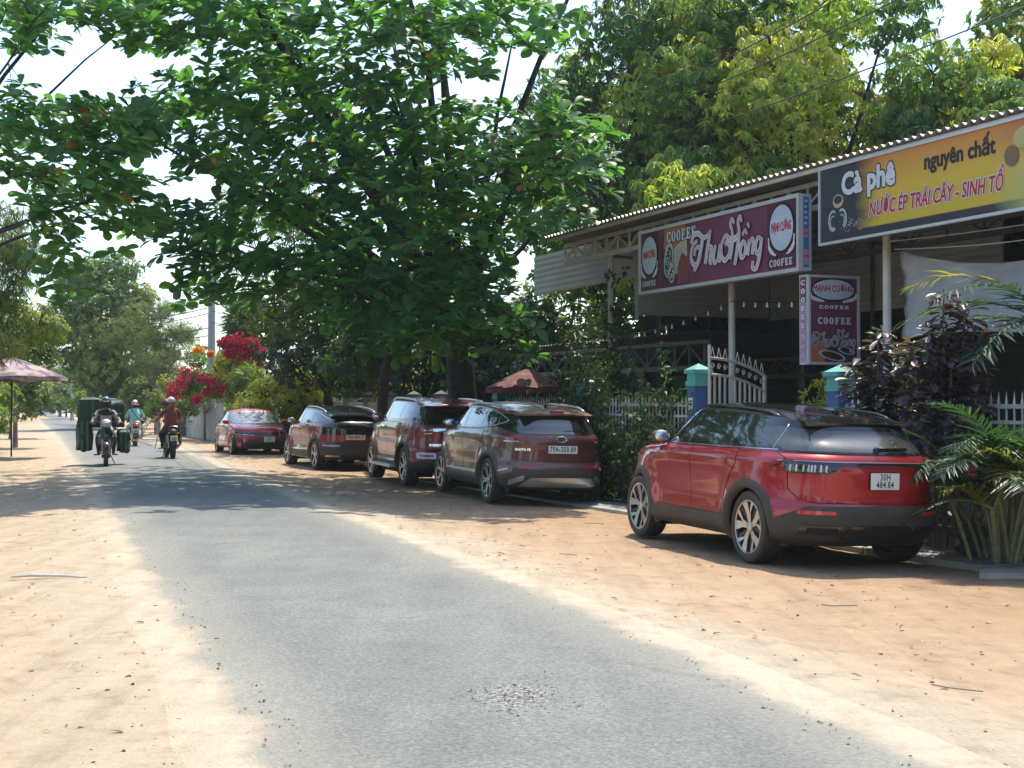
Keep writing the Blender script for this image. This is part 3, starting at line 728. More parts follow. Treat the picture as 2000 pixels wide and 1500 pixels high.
m_glass_rear = mat('dusty_rear_glass', (.016, .022, .025), .08, coat=.8, spec=.8, dust=.20, dustcol=(.42, .36, .28), var=.1)
c.patch('rear_window', m_glass_rear, 'rear', [(-.79, 1.195, 1.43), (-.71, 1.190, 1.50), (.71, 1.190, 1.50), (.79, 1.195, 1.43)], off=.011, nu=28, nv=12)
def spoiler(c, mat_, x0, x1, yw, zo=0, drop=.05):
    mb = MB(); sx = []
    for i in range(21):
        y = -yw + 2 * yw * i / 20; z = c.roof_z(x0 - .06, y * .97) + zo; ex = .06 * (abs(y) / yw) ** 3
        sx += [(x0 + .10, y, c.roof_z(x0 + .10, y * .97) + .006 + zo), (x0 - .04, y, z + .003), (x1 + ex, y * 1.03, z - drop), (x1 + .004 + ex, y * 1.03, z - drop - .022), (x0 - .06, y, z - drop - .025), (x0 + .10, y, z - .05)]
    mb.v = sx
    for i in range(20):
        for j in range(6): mb.f.append((i * 6 + j, i * 6 + (j + 1) % 6, (i + 1) * 6 + (j + 1) % 6, (i + 1) * 6 + j)); mb.mi.append(0)
    mb.f += [tuple(range(6))[::-1], tuple(120 + k for k in range(6))]; mb.mi += [0, 0]
    mb.build('spoiler', mat_, c.t, smooth=True)
spoiler(c, m_gloss, -1.80, -2.02, .60, .002, .03)
c.panel('tailgate', 'rear', [(-.82, .82, 1.16), (-.77, .71, 1.16), (-.62, .69, 1.16), (.62, .69, 1.16), (.77, .71, 1.16), (.82, .82, 1.16)], nu=44, nv=18, thick=.02)
ZL = 1.045
for sg in (1, -1):
    tl = c.patch('tail_light', m_smoke, 'wrap', [(c.q_rear(.40, ZL), 1.062, 1.088), (c.q_rear(.52, ZL), .975, 1.088), (c.q_rear(.80, ZL), .968, 1.092), (c.q_side(-2.15, ZL), .975, 1.098), (c.q_side(-1.92, ZL), .985, 1.103), (c.q_side(-1.76, ZL), .99, 1.02)], off=.016, side=sg, nu=90, nv=8, thick=.03)
    c.patch('red_lamp', m_redlens, 'wrap', [(c.q_side(-1.93, ZL), .992, 1.085), (c.q_side(-1.80, ZL), .995, 1.02)], off=.0185, side=sg, nu=14, nv=3, parent=tl)
    for k in range(8):
        yq = c.q_rear(.56 + .045 * k, ZL) if k < 4 else c.q_side(-2.19 + .062 * (k - 4), ZL)
        c.patch('lamp_element', m_lens, 'wrap', [(yq - .0016, .990, 1.055), (yq + .0016, .998, 1.062)], off=.0185, side=sg, nu=2, nv=2, parent=tl, thick=.004)
c.patch('light_bar', m_smoke, 'rear', [(-.56, 1.06, 1.085), (-.3, 1.055, 1.085), (.3, 1.055, 1.085), (.56, 1.06, 1.085)], off=.014, nu=24, nv=2)
c.patch('chrome_line', m_satin, 'rear', [(-.86, 1.090, 1.098), (.86, 1.090, 1.098)], off=.010, nu=30, nv=1)
# lower bumper in black plastic
def wrapbar(c, name, mat_, zs_, off, nu=64, side=1):
    pass
q_end = c.q_side(-1.4 - c.Ra - .02, .5)
for sg in (1, -1):
    c.patch('bumper_cladding', m_plastic, 'wrap', [(0.0, .252, .655), (c.q_rear(.7, .6), .252, .655), (c.q_side(-2.2, .6), .252, .64), (c.q_side(-2.0, .6), .252, .56), (q_end, .252, .50)], off=.010, side=sg, nu=46, nv=8)
    c.patch('rear_reflector', m_redrefl, 'rear', [(sg * .50, .575, .61), (sg * .80, .575, .615)] if sg > 0 else [(-.80, .575, .615), (-.50, .575, .61)], off=.016, nu=10, nv=2)
    ys = [.42, .78] if sg > 0 else [-.78, -.42]
    e = c.patch('exhaust_trim', m_gloss, 'rear', [(ys[0], .385, .47), (ys[1], .385, .47)], off=.022, nu=10, nv=3)
    c.patch('exhaust_outlet', m_dark, 'rear', [(ys[0] + .05, .405, .45), (ys[1] - .05, .405, .45)], off=.027, nu=8, nv=2, parent=e)
    c.patch('rocker_cladding', m_plastic, 'side', [(-1.4 + c.Ra, .25, .47), (1.4 - c.Ra, .25, .44)], off=.012, side=sg, nu=24, nv=5)
c.patch('diffuser', m_gloss, 'rear', [(-.40, .33, .40), (-.33, .33, .47), (.33, .33, .47), (.40, .33, .40)], off=.024, nu=18, nv=3)
c.patch('bumper_trim', m_plastic, 'front', [(-.8, .28, .50), (.8, .28, .50)], off=.01, nu=30, nv=4)
c.arches(m_plastic, .075)
c.wheels('turbine', .74)
c.plate(.915, -.05, '30H\n484.84', .33, .165, off=.022, fs=.082)
c.mirror(.80, 1.20, m_gloss, y0=.87)
c.rails(m_gloss, -1.55, .35, .66, .0, .035, .014)
c.fin(-1.45, m_gloss)
MB().bar((-2.25, -.02, 1.225), (-2.235, -.38, 1.235), .02, .03).build('rear_wiper', m_gloss, c.t)
MB().lathe([(.001, 0), (.035, .0), (.03, .03), (.001, .035)], 14).xf(Matrix.Translation((-2.24, -.02, 1.22)) @ Matrix.Rotation(R(-90), 4, 'Y')).build('wiper_hub', m_gloss, c.t, smooth=True)
c.patch('side_badge', m_gloss, 'side', [(1.10, 1.02, 1.05), (1.38, 1.03, 1.055)], off=.008, nu=6, nv=1)
for sg in (1, -1):
    c.patch('door_handle', m_red, 'side', [(.0, 1.02, 1.05), (.22, 1.023, 1.053)], off=.012, side=sg, nu=6, nv=2); c.patch('door_handle', m_red, 'side', [(-.95, 1.027, 1.057), (-.75, 1.027, 1.057)], off=.012, side=sg, nu=6, nv=2)
    c.patch('belt_trim', m_chrome, 'side', [(-1.75, 1.194, 1.202), (1.0, 1.186, 1.193)], off=.008, side=sg, nu=40, nv=1)
red = c

# ---- burgundy SUV with silver skid plate ------------------------------
A = R(90 + 19.0); WB = 2.765; SCL = 1.05
c = Car('parked_car', car_at(960, 983, -.15, .84 * SCL, -WB / 2 * SCL, A), A, WB,
    [(.27, -2.10, 2.05, .87, 4.0, 3.4), (.36, -2.32, 2.25, .935, 4.0, 3.4), (.48, -2.37, 2.31, .955, 4.0, 3.4), (.62, -2.36, 2.34, .958, 4.0, 3.3), (.72, -2.32, 2.33, .95, 3.8, 3.2),
     (.88, -2.32, 2.32, .952, 3.6, 3.1), (1.02, -2.335, 2.27, .965, 3.4, 3.0), (1.09, -2.32, 2.18, .962, 3.4, 3.0), (1.14, -2.29, 1.95, .950, 3.4, 3.1), (1.175, -2.26, 1.32, .935, 3.3, 3.3),
     (1.21, -2.23, 1.15, .92, 3.3, 3.4), (1.34, -2.15, .90, .87, 3.3, 3.6), (1.47, -2.08, .66, .815, 3.4, 3.8), (1.58, -2.01, .44, .755, 3.6, 4.0)],
    (1.68, -.0), .372, .25, m_brown, 'dark burgundy SUV with silver roof rails and silver rear skid plate', GRP, warp=(.016, .2, 1.25), roll=R(1.5), flare=.032)
c.t.scale = (SCL,) * 3
top = [(1.08, 1.215, 1.222), (.92, 1.213, 1.31), (.70, 1.215, 1.43), (.45, 1.218, 1.51), (.1, 1.222, 1.56), (-.4, 1.23, 1.572), (-.9, 1.24, 1.562), (-1.3, 1.27, 1.525), (-1.5, 1.30, 1.49), (-1.68, 1.36, 1.43), (-1.72, 1.385, 1.40)]
winds(c, top, [(.0, .96), (-.92, -.06), (-1.58, -.98)])
for sg in (1, -1):
    c.strip('window_trim', m_chrome, [(x, h + .004) for x, l, h in top] + [(x, l - .008) for x, l, h in top[::-1]], .008, .009, side=sg)
doors(c, .98, -.06, -1.10, .48, 1.195, 1.05)
c.patch('windscreen', m_glass, 'front', [(-.78, 1.24, 1.53), (-.5, 1.21, 1.565), (.5, 1.21, 1.565), (.78, 1.24, 1.53)], off=.006, nu=24, nv=10)
c.patch('rear_window', m_glass, 'rear', [(-.83, 1.27, 1.36), (-.72, 1.18, 1.51), (-.55, 1.16, 1.53), (.55, 1.16, 1.53), (.72, 1.18, 1.51), (.83, 1.27, 1.36)], off=.008, nu=40, nv=12)
spoiler(c, m_brown, -1.88, -2.12, .62, 0, .035)
c.patch('brake_lamp', m_redrefl, 'rear', [(-.12, 1.555, 1.572), (.12, 1.555, 1.572)], off=.10, nu=4, nv=1, thick=.05)
c.panel('tailgate', 'rear', [(-.80, .96, 1.15), (-.72, .80, 1.145), (-.58, .735, 1.14), (.58, .735, 1.14), (.72, .80, 1.145), (.80, .96, 1.15)], nu=44, nv=18, thick=.02)
for sg in (1, -1):
    tl = c.patch('tail_light', m_redlens, 'wrap', [(c.q_rear(.70, 1.1), 1.055, 1.10), (c.q_rear(.80, 1.1), 1.02, 1.14), (c.q_side(-2.2, 1.1), .97, 1.17), (c.q_side(-2.08, 1.1), .97, 1.175), (c.q_side(-1.96, 1.1), 1.10, 1.175), (c.q_side(-1.84, 1.1), 1.15, 1.17)], off=.014, side=sg, nu=34, nv=8, thick=.02)
    c.patch('lamp_element', m_lens, 'wrap', [(c.q_rear(.80, 1.1), 1.03, 1.05), (c.q_side(-2.14, 1.1), 1.025, 1.045)], off=.017, side=sg, nu=8, nv=2, parent=tl)
    q_end = c.q_side(-WB / 2 - c.Ra - .02, .5)
    c.patch('bumper_cladding', m_plastic_b, 'wrap', [(0.0, .272, .60), (c.q_rear(.75, .6), .272, .60), (c.q_side(-2.2, .6), .272, .56), (q_end, .272, .50)], off=.010, side=sg, nu=46, nv=8)
    c.patch('skid_end', m_satin, 'wrap', [(c.q_rear(.60, .45), .43, .50), (c.q_rear(.78, .45), .34, .42)], off=.022, side=sg, nu=8, nv=3)
    c.patch('corner_trim', m_satin, 'wrap', [(c.q_side(-2.05, .6), .585, .615), (q_end, .54, .565)], off=.018, side=sg, nu=10, nv=2)
    ys = (.42, .66) if sg > 0 else (-.66, -.42)
    c.patch('rear_reflector', m_redrefl, 'rear', [(ys[0], .615, .645), (ys[1], .615, .645)], off=.014, nu=10, nv=2)
    c.patch('rocker_cladding', m_plastic_b, 'side', [(-WB / 2 + c.Ra, .27, .46), (WB / 2 - c.Ra, .27, .46)], off=.012, side=sg, nu=24, nv=5)
    c.patch('rocker_trim', m_satin, 'side', [(-WB / 2 + c.Ra + .09, .475, .515), (WB / 2 - c.Ra - .09, .475, .51)], off=.02, side=sg, nu=24, nv=2)
c.patch('skid_plate', m_satin, 'rear', [(-.64, .345, .36), (-.50, .335, .47), (.50, .335, .47), (.64, .345, .36)], off=.024, nu=30, nv=4)
c.patch('skid_slot', m_plastic, 'rear', [(-.60, .475, .49), (-.46, .475, .53), (.46, .475, .53), (.60, .475, .49)], off=.018, nu=24, nv=2)
c.patch('bumper_trim', m_plastic, 'front', [(-.8, .28, .50), (.8, .28, .50)], off=.01, nu=30, nv=4)
c.arches(m_plastic_b, .07); c.wheels('fork', .72)
c.plate(.92, -.02, '79A-350.89', .50, .125, off=.022, fs=.105)
def rear_text(c, txt, y, z, size, off=.014, bold=.003, sx=1.0, m_=None, shear=0):
    q = c.q_rear(y, z); p = c.P(q, z); n = c.nrm(q, z); xa = Vector((0, 0, 1)).cross(n).normalized(); ya = n.cross(xa); fr = Matrix.Translation(p + n * off) @ Matrix((xa, ya, n)).transposed().to_4x4()
    text_mesh(txt, size, bold, sx=sx, shear=shear).xf(fr).build('lettering', m_ or m_chrome, c.t)
    return fr
rear_text(c, 'SANTA FE', .60, .91, .052, sx=1.15); rear_text(c, 'SMARTSENSE', -.66, .87, .026); rear_text(c, 'HTRAC', -.70, .81, .040, sx=1.2)
def logo_oval(c, z, y=0, rx=.085, rz=.045, off=.016):
    q = c.q_rear(y, z); p = c.P(q, z) + Vector((-off, 0, 0)); mb = MB(); n = 28
    mb.tube([p + Vector((0, math.cos(2 * PI * k / n) * rx, math.sin(2 * PI * k / n) * rz)) for k in range(n + 1)], .008, 6, cap=False)
    for s_ in (-1, 1): mb.bar(p + Vector((0, s_ * rx * .42 - .012, -rz * .7)), p + Vector((0, s_ * rx * .42 + .012, rz * .7)), .012, .014)
    mb.bar(p + Vector((0, rx * .4, -rz * .18)), p + Vector((0, -rx * .4, rz * .18)), .012, .012); return mb.build('emblem', m_chrome, c.t, smooth=True)
logo_oval(c, 1.085)
c.mirror(.80, 1.215, m_brown, y0=.87)
c.rails(m_satin, -1.60, .42, .68, .0, .045, .018); c.fin(-1.5, m_gloss)
MB().bar((-2.235, -.08, 1.20), (-2.21, -.48, 1.21), .02, .03).build('rear_wiper', m_gloss, c.t)
c.handle(.12, 1.07, m_chrome); c.handle(-.82, 1.08, m_chrome)
c.patch('fuel_flap', m_dark, 'side', [(-1.62, 1.0, 1.005), (-1.48, 1.0, 1.005)], off=.004, nu=4, nv=1)

# ---- tall maroon SUV ---------------------------------------------------
A = R(90 + 18.5); WB = 2.85; SCL = 1.04
c = Car('parked_car', car_at(793, 950, -.14, .84 * SCL, -WB / 2 * SCL, A), A, WB,
    [(.32, -2.20, 2.10, .86, 4.5, 3.6), (.42, -2.38, 2.30, .92, 4.5, 3.6), (.54, -2.42, 2.36, .935, 4.5, 3.6), (.68, -2.40, 2.38, .935, 4.2, 3.6), (.80, -2.34, 2.37, .93, 4.2, 3.5),
     (.98, -2.34, 2.36, .932, 4.0, 3.4), (1.12, -2.34, 2.31, .935, 4.0, 3.3), (1.17, -2.33, 2.22, .93, 4.0, 3.3), (1.21, -2.32, 2.00, .92, 4.0, 3.3), (1.25, -2.30, 1.28, .91, 4.0, 3.5),
     (1.28, -2.29, 1.12, .90, 4.0, 3.6), (1.42, -2.23, .86, .86, 4.0, 3.8), (1.56, -2.16, .64, .80, 4.2, 4.0), (1.69, -2.06, .46, .745, 4.4, 4.2)],
    (1.775, -.0), .395, .26, m_maroon, 'tall maroon SUV with running boards and a chrome bar across its tailgate', GRP, warp=(.012, .2, 1.33), roll=R(1.2), flare=.038)
c.t.scale = (SCL,) * 3
top = [(1.06, 1.28, 1.29), (.9, 1.285, 1.38), (.70, 1.285, 1.50), (.45, 1.288, 1.60), (.1, 1.292, 1.66), (-.4, 1.30, 1.675), (-.9, 1.31, 1.67), (-1.4, 1.33, 1.65), (-1.75, 1.35, 1.61), (-1.98, 1.42, 1.55)]
winds(c, top, [(.0, .96), (-.96, -.06), (-1.90, -1.06)])
doors(c, .98, -.06, -1.12, .56, 1.262, 1.10)
c.patch('windscreen', m_glass, 'front', [(-.78, 1.32, 1.64), (.78, 1.32, 1.64)], off=.006, nu=24, nv=10)
c.patch('rear_window', m_glass, 'rear', [(-.80, 1.27, 1.56), (-.70, 1.235, 1.63), (.70, 1.235, 1.63), (.80, 1.27, 1.56)], off=.008, nu=36, nv=12)
spoiler(c, m_maroon, -1.95, -2.18, .66, 0, .03)
c.panel('tailgate', 'rear', [(-.80, .80, 1.22), (-.6, .74, 1.22), (.6, .74, 1.22), (.80, .80, 1.22)], nu=36, nv=16, thick=.02)
for sg in (1, -1):
    tl = c.patch('tail_light', m_redlens, 'wrap', [(c.q_rear(.52, 1.1), 1.06, 1.15), (c.q_rear(.66, 1.1), .99, 1.175), (c.q_side(-2.2, 1.1), 1.0, 1.18), (c.q_side(-2.0, 1.1), 1.08, 1.17)], off=.016, side=sg, nu=34, nv=8, thick=.02)
    for z in (1.06, 1.125): c.patch('lamp_element', m_chrome, 'wrap', [(c.q_rear(.55, 1.1), z, z + .012), (c.q_side(-2.16, 1.1), z - .01, z + .002)], off=.020, side=sg, nu=14, nv=1, parent=tl)
    fr_ = [(.50, .60, .68), (.80, .58, .70)] if sg > 0 else [(-.80, .58, .70), (-.50, .60, .68)]
    fg = c.patch('fog_surround', m_satin, 'rear', [(fr_[0][0], .58, .69), (fr_[1][0], .58, .69)], off=.012, nu=10, nv=3)
    c.patch('rear_reflector', m_redrefl, 'rear', [(fr_[0][0] + .04, .605, .655), (fr_[1][0] - .04, .605, .655)], off=.018, nu=8, nv=2, parent=fg)
    q_end = c.q_side(-WB / 2 - c.Ra - .02, .5)
    c.patch('bumper_cladding', m_plastic, 'wrap', [(0.0, .322, .58), (c.q_rear(.75, .6), .322, .56), (q_end, .322, .45)], off=.010, side=sg, nu=40, nv=6)
    c.patch('rocker_cladding', m_plastic, 'side', [(-WB / 2 + c.Ra, .325, .47), (WB / 2 - c.Ra, .325, .47)], off=.006, side=sg, nu=20, nv=3)
    MB().box((0, sg * .98, .37), (1.75, .16, .05)).build('running_board', m_satin, c.t)
c.patch('chrome_bar', m_chrome, 'rear', [(-.54, 1.105, 1.165), (.54, 1.105, 1.165)], off=.022, nu=24, nv=3)
c.arches(m_plastic, .05); c.wheels('fork', .68)
c.plate(.90, .0, '79A-223.09', .50, .125, off=.022, fs=.10); rear_text(c, 'EVEREST', .50, .84, .06)
c.mirror(.80, 1.29, m_maroon, y0=.86); c.rails(m_satin, -1.7, .42, .68, .0, .05, .018); c.fin(-1.6, m_gloss)
c.handle(.12, 1.16, m_chrome); c.handle(-.84, 1.165, m_chrome)

# ---- dark wine crossover -------------------------------------------------
A = R(90 + 23.5); WB = 2.70; SCL = 1.0
c = Car('parked_car', car_at(618, 917, -.10, .84, -WB / 2 - .0, A), A, WB,
    [(.26, -2.02, 2.0, .86, 4.0, 3.2), (.35, -2.20, 2.18, .91, 4.0, 3.2), (.48, -2.25, 2.24, .925, 4.0, 3.2), (.62, -2.24, 2.26, .925, 3.8, 3.1), (.74, -2.21, 2.25, .92, 3.6, 3.0),
     (.90, -2.21, 2.22, .92, 3.5, 3.0), (1.02, -2.21, 2.14, .92, 3.4, 3.0), (1.08, -2.20, 1.9, .915, 3.4, 3.0), (1.11, -2.19, 1.28, .905, 3.3, 3.2),
     (1.14, -2.17, 1.12, .89, 3.3, 3.4), (1.28, -2.05, .86, .84, 3.3, 3.6), (1.42, -1.92, .62, .78, 3.4, 3.8), (1.53, -1.80, .42, .73, 3.6, 4.0)],
    (1.62, -.0), .365, .235, m_wine, 'dark wine crossover with a black tailgate, parked between the sedan and the tall SUV', GRP, warp=(.03, .2, 1.2), roll=R(.8), flare=.03, two_tone=1.145)
top = [(1.06, 1.14, 1.15), (.9, 1.142, 1.24), (.70, 1.142, 1.36), (.45, 1.145, 1.45), (.1, 1.15, 1.50), (-.4, 1.155, 1.515), (-.9, 1.165, 1.50), (-1.3, 1.18, 1.45), (-1.7, 1.21, 1.34), (-1.9, 1.24, 1.28)]
winds(c, top, [(.0, .96), (-.92, -.06), (-1.66, -.98)])
for sg in (1, -1): c.strip('window_trim', m_chrome, [(x, h + .004) for x, l, h in top], .008, .010, side=sg)
doors(c, .98, -.06, -1.08, .46, 1.125, 1.0)
c.patch('windscreen', m_glass, 'front', [(-.76, 1.17, 1.48), (.76, 1.17, 1.48)], off=.006, nu=24, nv=10)
c.patch('rear_window', m_glass, 'rear', [(-.78, 1.15, 1.40), (-.66, 1.13, 1.47), (.66, 1.13, 1.47), (.78, 1.15, 1.40)], off=.008, nu=36, nv=12)
roof_skin(c, m_gloss); spoiler(c, m_gloss, -1.72, -2.02, .62, 0, .05)
c.patch('tailgate_band', m_gloss, 'wrap', [(0, .88, 1.12), (c.q_rear(.82, 1.0), .90, 1.12)], off=.010, nu=24, nv=8); c.patch('tailgate_band', m_gloss, 'wrap', [(0, .88, 1.12), (c.q_rear(.82, 1.0), .90, 1.12)], off=.010, nu=24, nv=8, side=-1)
for sg in (1, -1):
    tl = c.patch('tail_light', m_smoke, 'wrap', [(c.q_rear(.40, 1.0), 1.0, 1.08), (c.q_rear(.8, 1.0), .97, 1.10), (c.q_side(-2.0, 1.0), 1.0, 1.10)], off=.016, side=sg, nu=24, nv=6, thick=.02)
    q_end = c.q_side(-WB / 2 - c.Ra - .02, .5)
    c.patch('bumper_cladding', m_plastic, 'wrap', [(0.0, .262, .70), (c.q_rear(.75, .6), .262, .68), (q_end, .262, .48)], off=.010, side=sg, nu=40, nv=6)
    ys = (.48, .80) if sg > 0 else (-.80, -.48)
    c.patch('bumper_trim', m_satin, 'rear', [(ys[0], .60, .635), (ys[1], .60, .635)], off=.018, nu=10, nv=2)
    c.patch('exhaust_trim', m_satin, 'rear', [(ys[0], .35, .385), (ys[1] - .05 * (sg > 0), .35, .385)], off=.020, nu=10, nv=2)
    c.patch('rocker_cladding', m_plastic, 'side', [(-WB / 2 + c.Ra, .27, .45), (WB / 2 - c.Ra, .27, .45)], off=.012, side=sg, nu=20, nv=4)
    c.patch('rocker_trim', m_satin, 'side', [(-WB / 2 + c.Ra + .07, .28, .31), (WB / 2 - c.Ra - .07, .28, .31)], off=.02, side=sg, nu=14, nv=2)
    c.patch('door_trim', m_chrome, 'side', [(-.85, .50, .535), (-.1, .47, .495), (.85, .46, .475)], off=.014, side=sg, nu=16, nv=2)
c.arches(m_plastic, .06); c.wheels('twin', .73)
c.plate(.83, .10, '79A-409.37', .50, .125, off=.022, fs=.10)
c.mirror(.80, 1.145, m_gloss, y0=.86); c.rails(m_satin, -1.5, .40, .64, .0, .04, .014); c.fin(-1.4, m_gloss)
c.handle(.12, 1.0, m_wine); c.handle(-.82, 1.01, m_wine)

# ---- cherry red sedan, nose towards us -----------------------------------
A = R(90 + 21.0 + 180); WB = 2.70; SCL = 1.0
c = Car('parked_car', car_at(456, 889, -.03, -.79, WB / 2, A), A, WB,
    [(.20, -2.10, 2.05, .82, 4.0, 3.4), (.28, -2.24, 2.22, .87, 4.0, 3.4), (.42, -2.30, 2.29, .895, 4.0, 3.2), (.55, -2.29, 2.28, .90, 3.8, 3.1), (.66, -2.27, 2.23, .895, 3.6, 3.0),
     (.78, -2.28, 2.16, .90, 3.5, 2.9), (.86, -2.27, 2.0, .895, 3.4, 2.9), (.90, -2.24, 1.75, .89, 3.4, 2.9), (.935, -2.15, 1.18, .88, 3.3, 3.0),
     (.96, -1.95, 1.02, .865, 3.3, 3.3), (1.08, -1.60, .72, .81, 3.3, 3.6), (1.20, -1.30, .45, .75, 3.3, 3.8), (1.32, -1.00, .15, .69, 3.4, 3.8)],
    (1.43, -.0), .325, .215, m_cherry, 'cherry red sedan with its nose towards the road junction, farthest of the parked cars', GRP, warp=(.03, -.3, 1.0), roll=0, flare=.024, xc=-.2)
top = [(.98, .955, .965), (.7, .965, 1.06), (.4, .97, 1.20), (.1, .975, 1.28), (-.3, .98, 1.305), (-.8, .985, 1.29), (-1.1, .99, 1.22), (-1.45, 1.0, 1.08), (-1.55, 1.01, 1.04)]
winds(c, top, [(-.1, .84), (-1.0, -.16), (-1.38, -1.06)])
doors(c, .92, -.14, -1.08, .34, .935, .80)
m_screen = mat('windscreen_glass', (.12, .17, .17), .03, coat=1, spec=1.0, dust=.15, var=.3)
c.patch('windscreen', m_screen, 'front', [(-.74, .99, 1.24), (-.55, .97, 1.31), (.55, .97, 1.31), (.74, .99, 1.24)], off=.007, nu=28, nv=14)
c.patch('rear_window', m_glass, 'rear', [(-.70, .985, 1.24), (.70, .985, 1.24)], off=.007, nu=24, nv=10)
c.patch('grille', m_gloss, 'front', [(-.80, .66, .72), (-.5, .62, .70), (.5, .62, .70), (.80, .66, .72)], off=.008, nu=34, nv=4)
c.patch('lower_intake', m_plastic, 'front', [(-.66, .30, .36), (-.45, .25, .50), (.45, .25, .50), (.66, .30, .36)], off=.008, nu=30, nv=5)
c.patch('front_lip', m_plastic, 'front', [(-.82, .21, .25), (.82, .21, .25)], off=.01, nu=24, nv=2)
for sg in (1, -1):
    hl = c.patch('headlight', m_gloss, 'wrap', [(1 - (1 - c.q_front(.42, .7)) * 1.0, .675, .72), (c.q_front(.75, .7), .70, .775), (c.q_side(1.75, .7), .76, .81)][::-1], off=.014, side=sg, nu=22, nv=4, thick=.02)
    for k in range(5):
        q_ = c.q_front(.44 + .085 * k, .7); c.patch('lamp_element', m_lens, 'wrap', [(q_ - .006, .695 + .010 * k, .712 + .012 * k), (q_, .695 + .010 * k, .712 + .012 * k)], off=.018, side=sg, nu=2, nv=2, parent=hl)
    c.patch('chrome_line', m_chrome, 'front', ([(.30, .612, .622), (.78, .655, .665)] if sg > 0 else [(-.78, .655, .665), (-.30, .612, .622)]), off=.016, nu=12, nv=1)
    c.patch('side_intake', m_plastic, 'front', ([(.62, .36, .52), (.74, .42, .55)] if sg > 0 else [(-.74, .42, .55), (-.62, .36, .52)]), off=.009, nu=6, nv=3)
c.panel('bonnet', 'front', [(-.66, .80, .925), (-.5, .78, .93), (.5, .78, .93), (.66, .80, .925)], nu=24, nv=12, thick=.01)
c.arches(m_cherry, .02, off=.006); c.wheels('twin', .74)
c.plate(.50, .12, '79A\n367.75', .33, .165, rear=False, off=.05, fs=.075)
c.mirror(.66, .96, m_cherry, y0=.84)
c.handle(.02, .86, m_cherry); c.handle(-.86, .87, m_cherry)
# ------------------------------------------------------------------ the open-fronted cafe canopy and its signs
E0 = Vector((.79, 30.8, 0)); U = Vector((.378, -.926, 0)).normalized(); NB = Vector((-U.y, U.x, 0))    # along the front, away from the road
def fp(s, off, z=0): p = E0 + U * s + NB * off; return Vector((p.x, p.y, z))
def s_of(px, off=-.15):
    t = (px - 1000) / F; p0 = E0 + NB * off
    return (t * p0.y - p0.x) / (U.x - t * U.y)
def frame(s, off, z): return Matrix.Translation(fp(s, off, z)) @ Matrix((U, Vector((0, 0, 1)), -NB)).transposed().to_4x4()     # x along the front, y up, z towards the road
m_sheet = mat('roof_sheet', (.62, .60, .56), .45, metal=.35, var=.12, scale=2, dust=.3)
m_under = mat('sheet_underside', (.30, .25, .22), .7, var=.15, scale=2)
m_siding = mat('grey_siding', (.42, .43, .43), .6, var=.12, scale=1.5, dust=.2)
m_steelw = mat('cream_steel', (.62, .58, .50), .5, var=.14, scale=4, dust=.15)
m_steeld = mat('dull_steel', (.13, .13, .125), .6, var=.2, scale=4)
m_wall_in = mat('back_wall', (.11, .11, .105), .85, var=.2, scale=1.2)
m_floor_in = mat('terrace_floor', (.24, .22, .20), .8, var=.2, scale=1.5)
cafe = empty('cafe_canopy', tuple(fp(9, 4)), 0, 'long open-fronted cafe shed with corrugated roof and white trusses behind the cars', 'building')
def wv(mb, s0, s1, o0, o1, zf, lam, amp, n_per=6, no=2, thick=None):
    """a sheet corrugated along s"""
    n = int((s1 - s0) / lam * n_per); b = len(mb.v)
    for i in range(n + 1):
        s_ = s0 + (s1 - s0) * i / n; dz = amp * math.sin(2 * PI * (s_ - s0) / lam)
        for j in range(no + 1):
            o = o0 + (o1 - o0) * j / no; mb.v.append(tuple(fp(s_, o, zf(s_, o) + dz)))
    m = no + 1
    for i in range(n):
        for j in range(no): mb.f.append((b + i * m + j, b + i * m + j + 1, b + (i + 1) * m + j + 1, b + (i + 1) * m + j)); mb.mi.append(0)
zroof = lambda s_, o: 5.22 - .035 * o
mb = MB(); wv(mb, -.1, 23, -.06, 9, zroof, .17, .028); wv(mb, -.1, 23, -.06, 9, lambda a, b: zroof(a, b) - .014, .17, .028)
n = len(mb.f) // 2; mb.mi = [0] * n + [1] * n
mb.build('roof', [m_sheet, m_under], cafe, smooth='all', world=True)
# edge lip, purlins
for o in (.03, 1.6, 3.2, 4.8, 6.4, 8.0):
    MB().bar(fp(-.05, o, zroof(0, o) - .075), fp(22.9, o, zroof(0, o) - .075), .05, .06).build('purlin', m_steelw if o < 1 else m_steeld, cafe, world=True)
def truss(s0, s1, off, z0, z1, step, m_, parent, w=.045, name='truss'):
    mb = MB(); mb.bar(fp(s0, off, z1), fp(s1, off, z1), w * 1.2, w * 1.6); mb.bar(fp(s0, off, z0), fp(s1, off, z0), w * 1.2, w * 2.0)
    k = 0; s_ = s0
    web = MB()
    while s_ < s1 - .05:
        e = min(s_ + step, s1); web.bar(fp(s_, off + .003, z0), fp(s_, off + .003, z1), w * .8, w * .8)
        if k % 2: web.bar(fp(s_, off, z1 - w), fp(e, off, z0 + w), w * .7, w * .7)
        else: web.bar(fp(s_, off, z0 + w), fp(e, off, z1 - w), w * .7, w * .7)
        s_ = e; k += 1
    t = mb.build(name, m_, parent, world=True); o = web.build('truss_web', m_, t, kind='stuff'); o.data.transform(Matrix.Translation(-PLOC(t)))
    return t
truss(-.02, 22.9, .42, 4.66, 5.04, .52, m_steelw, cafe)
truss(1.2, 22.9, 3.2, 4.3, 4.9, .9, m_steeld, cafe, .05)
truss(1.0, 22.9, 1.9, 4.30, 4.52, .6, m_steeld, cafe, .05)
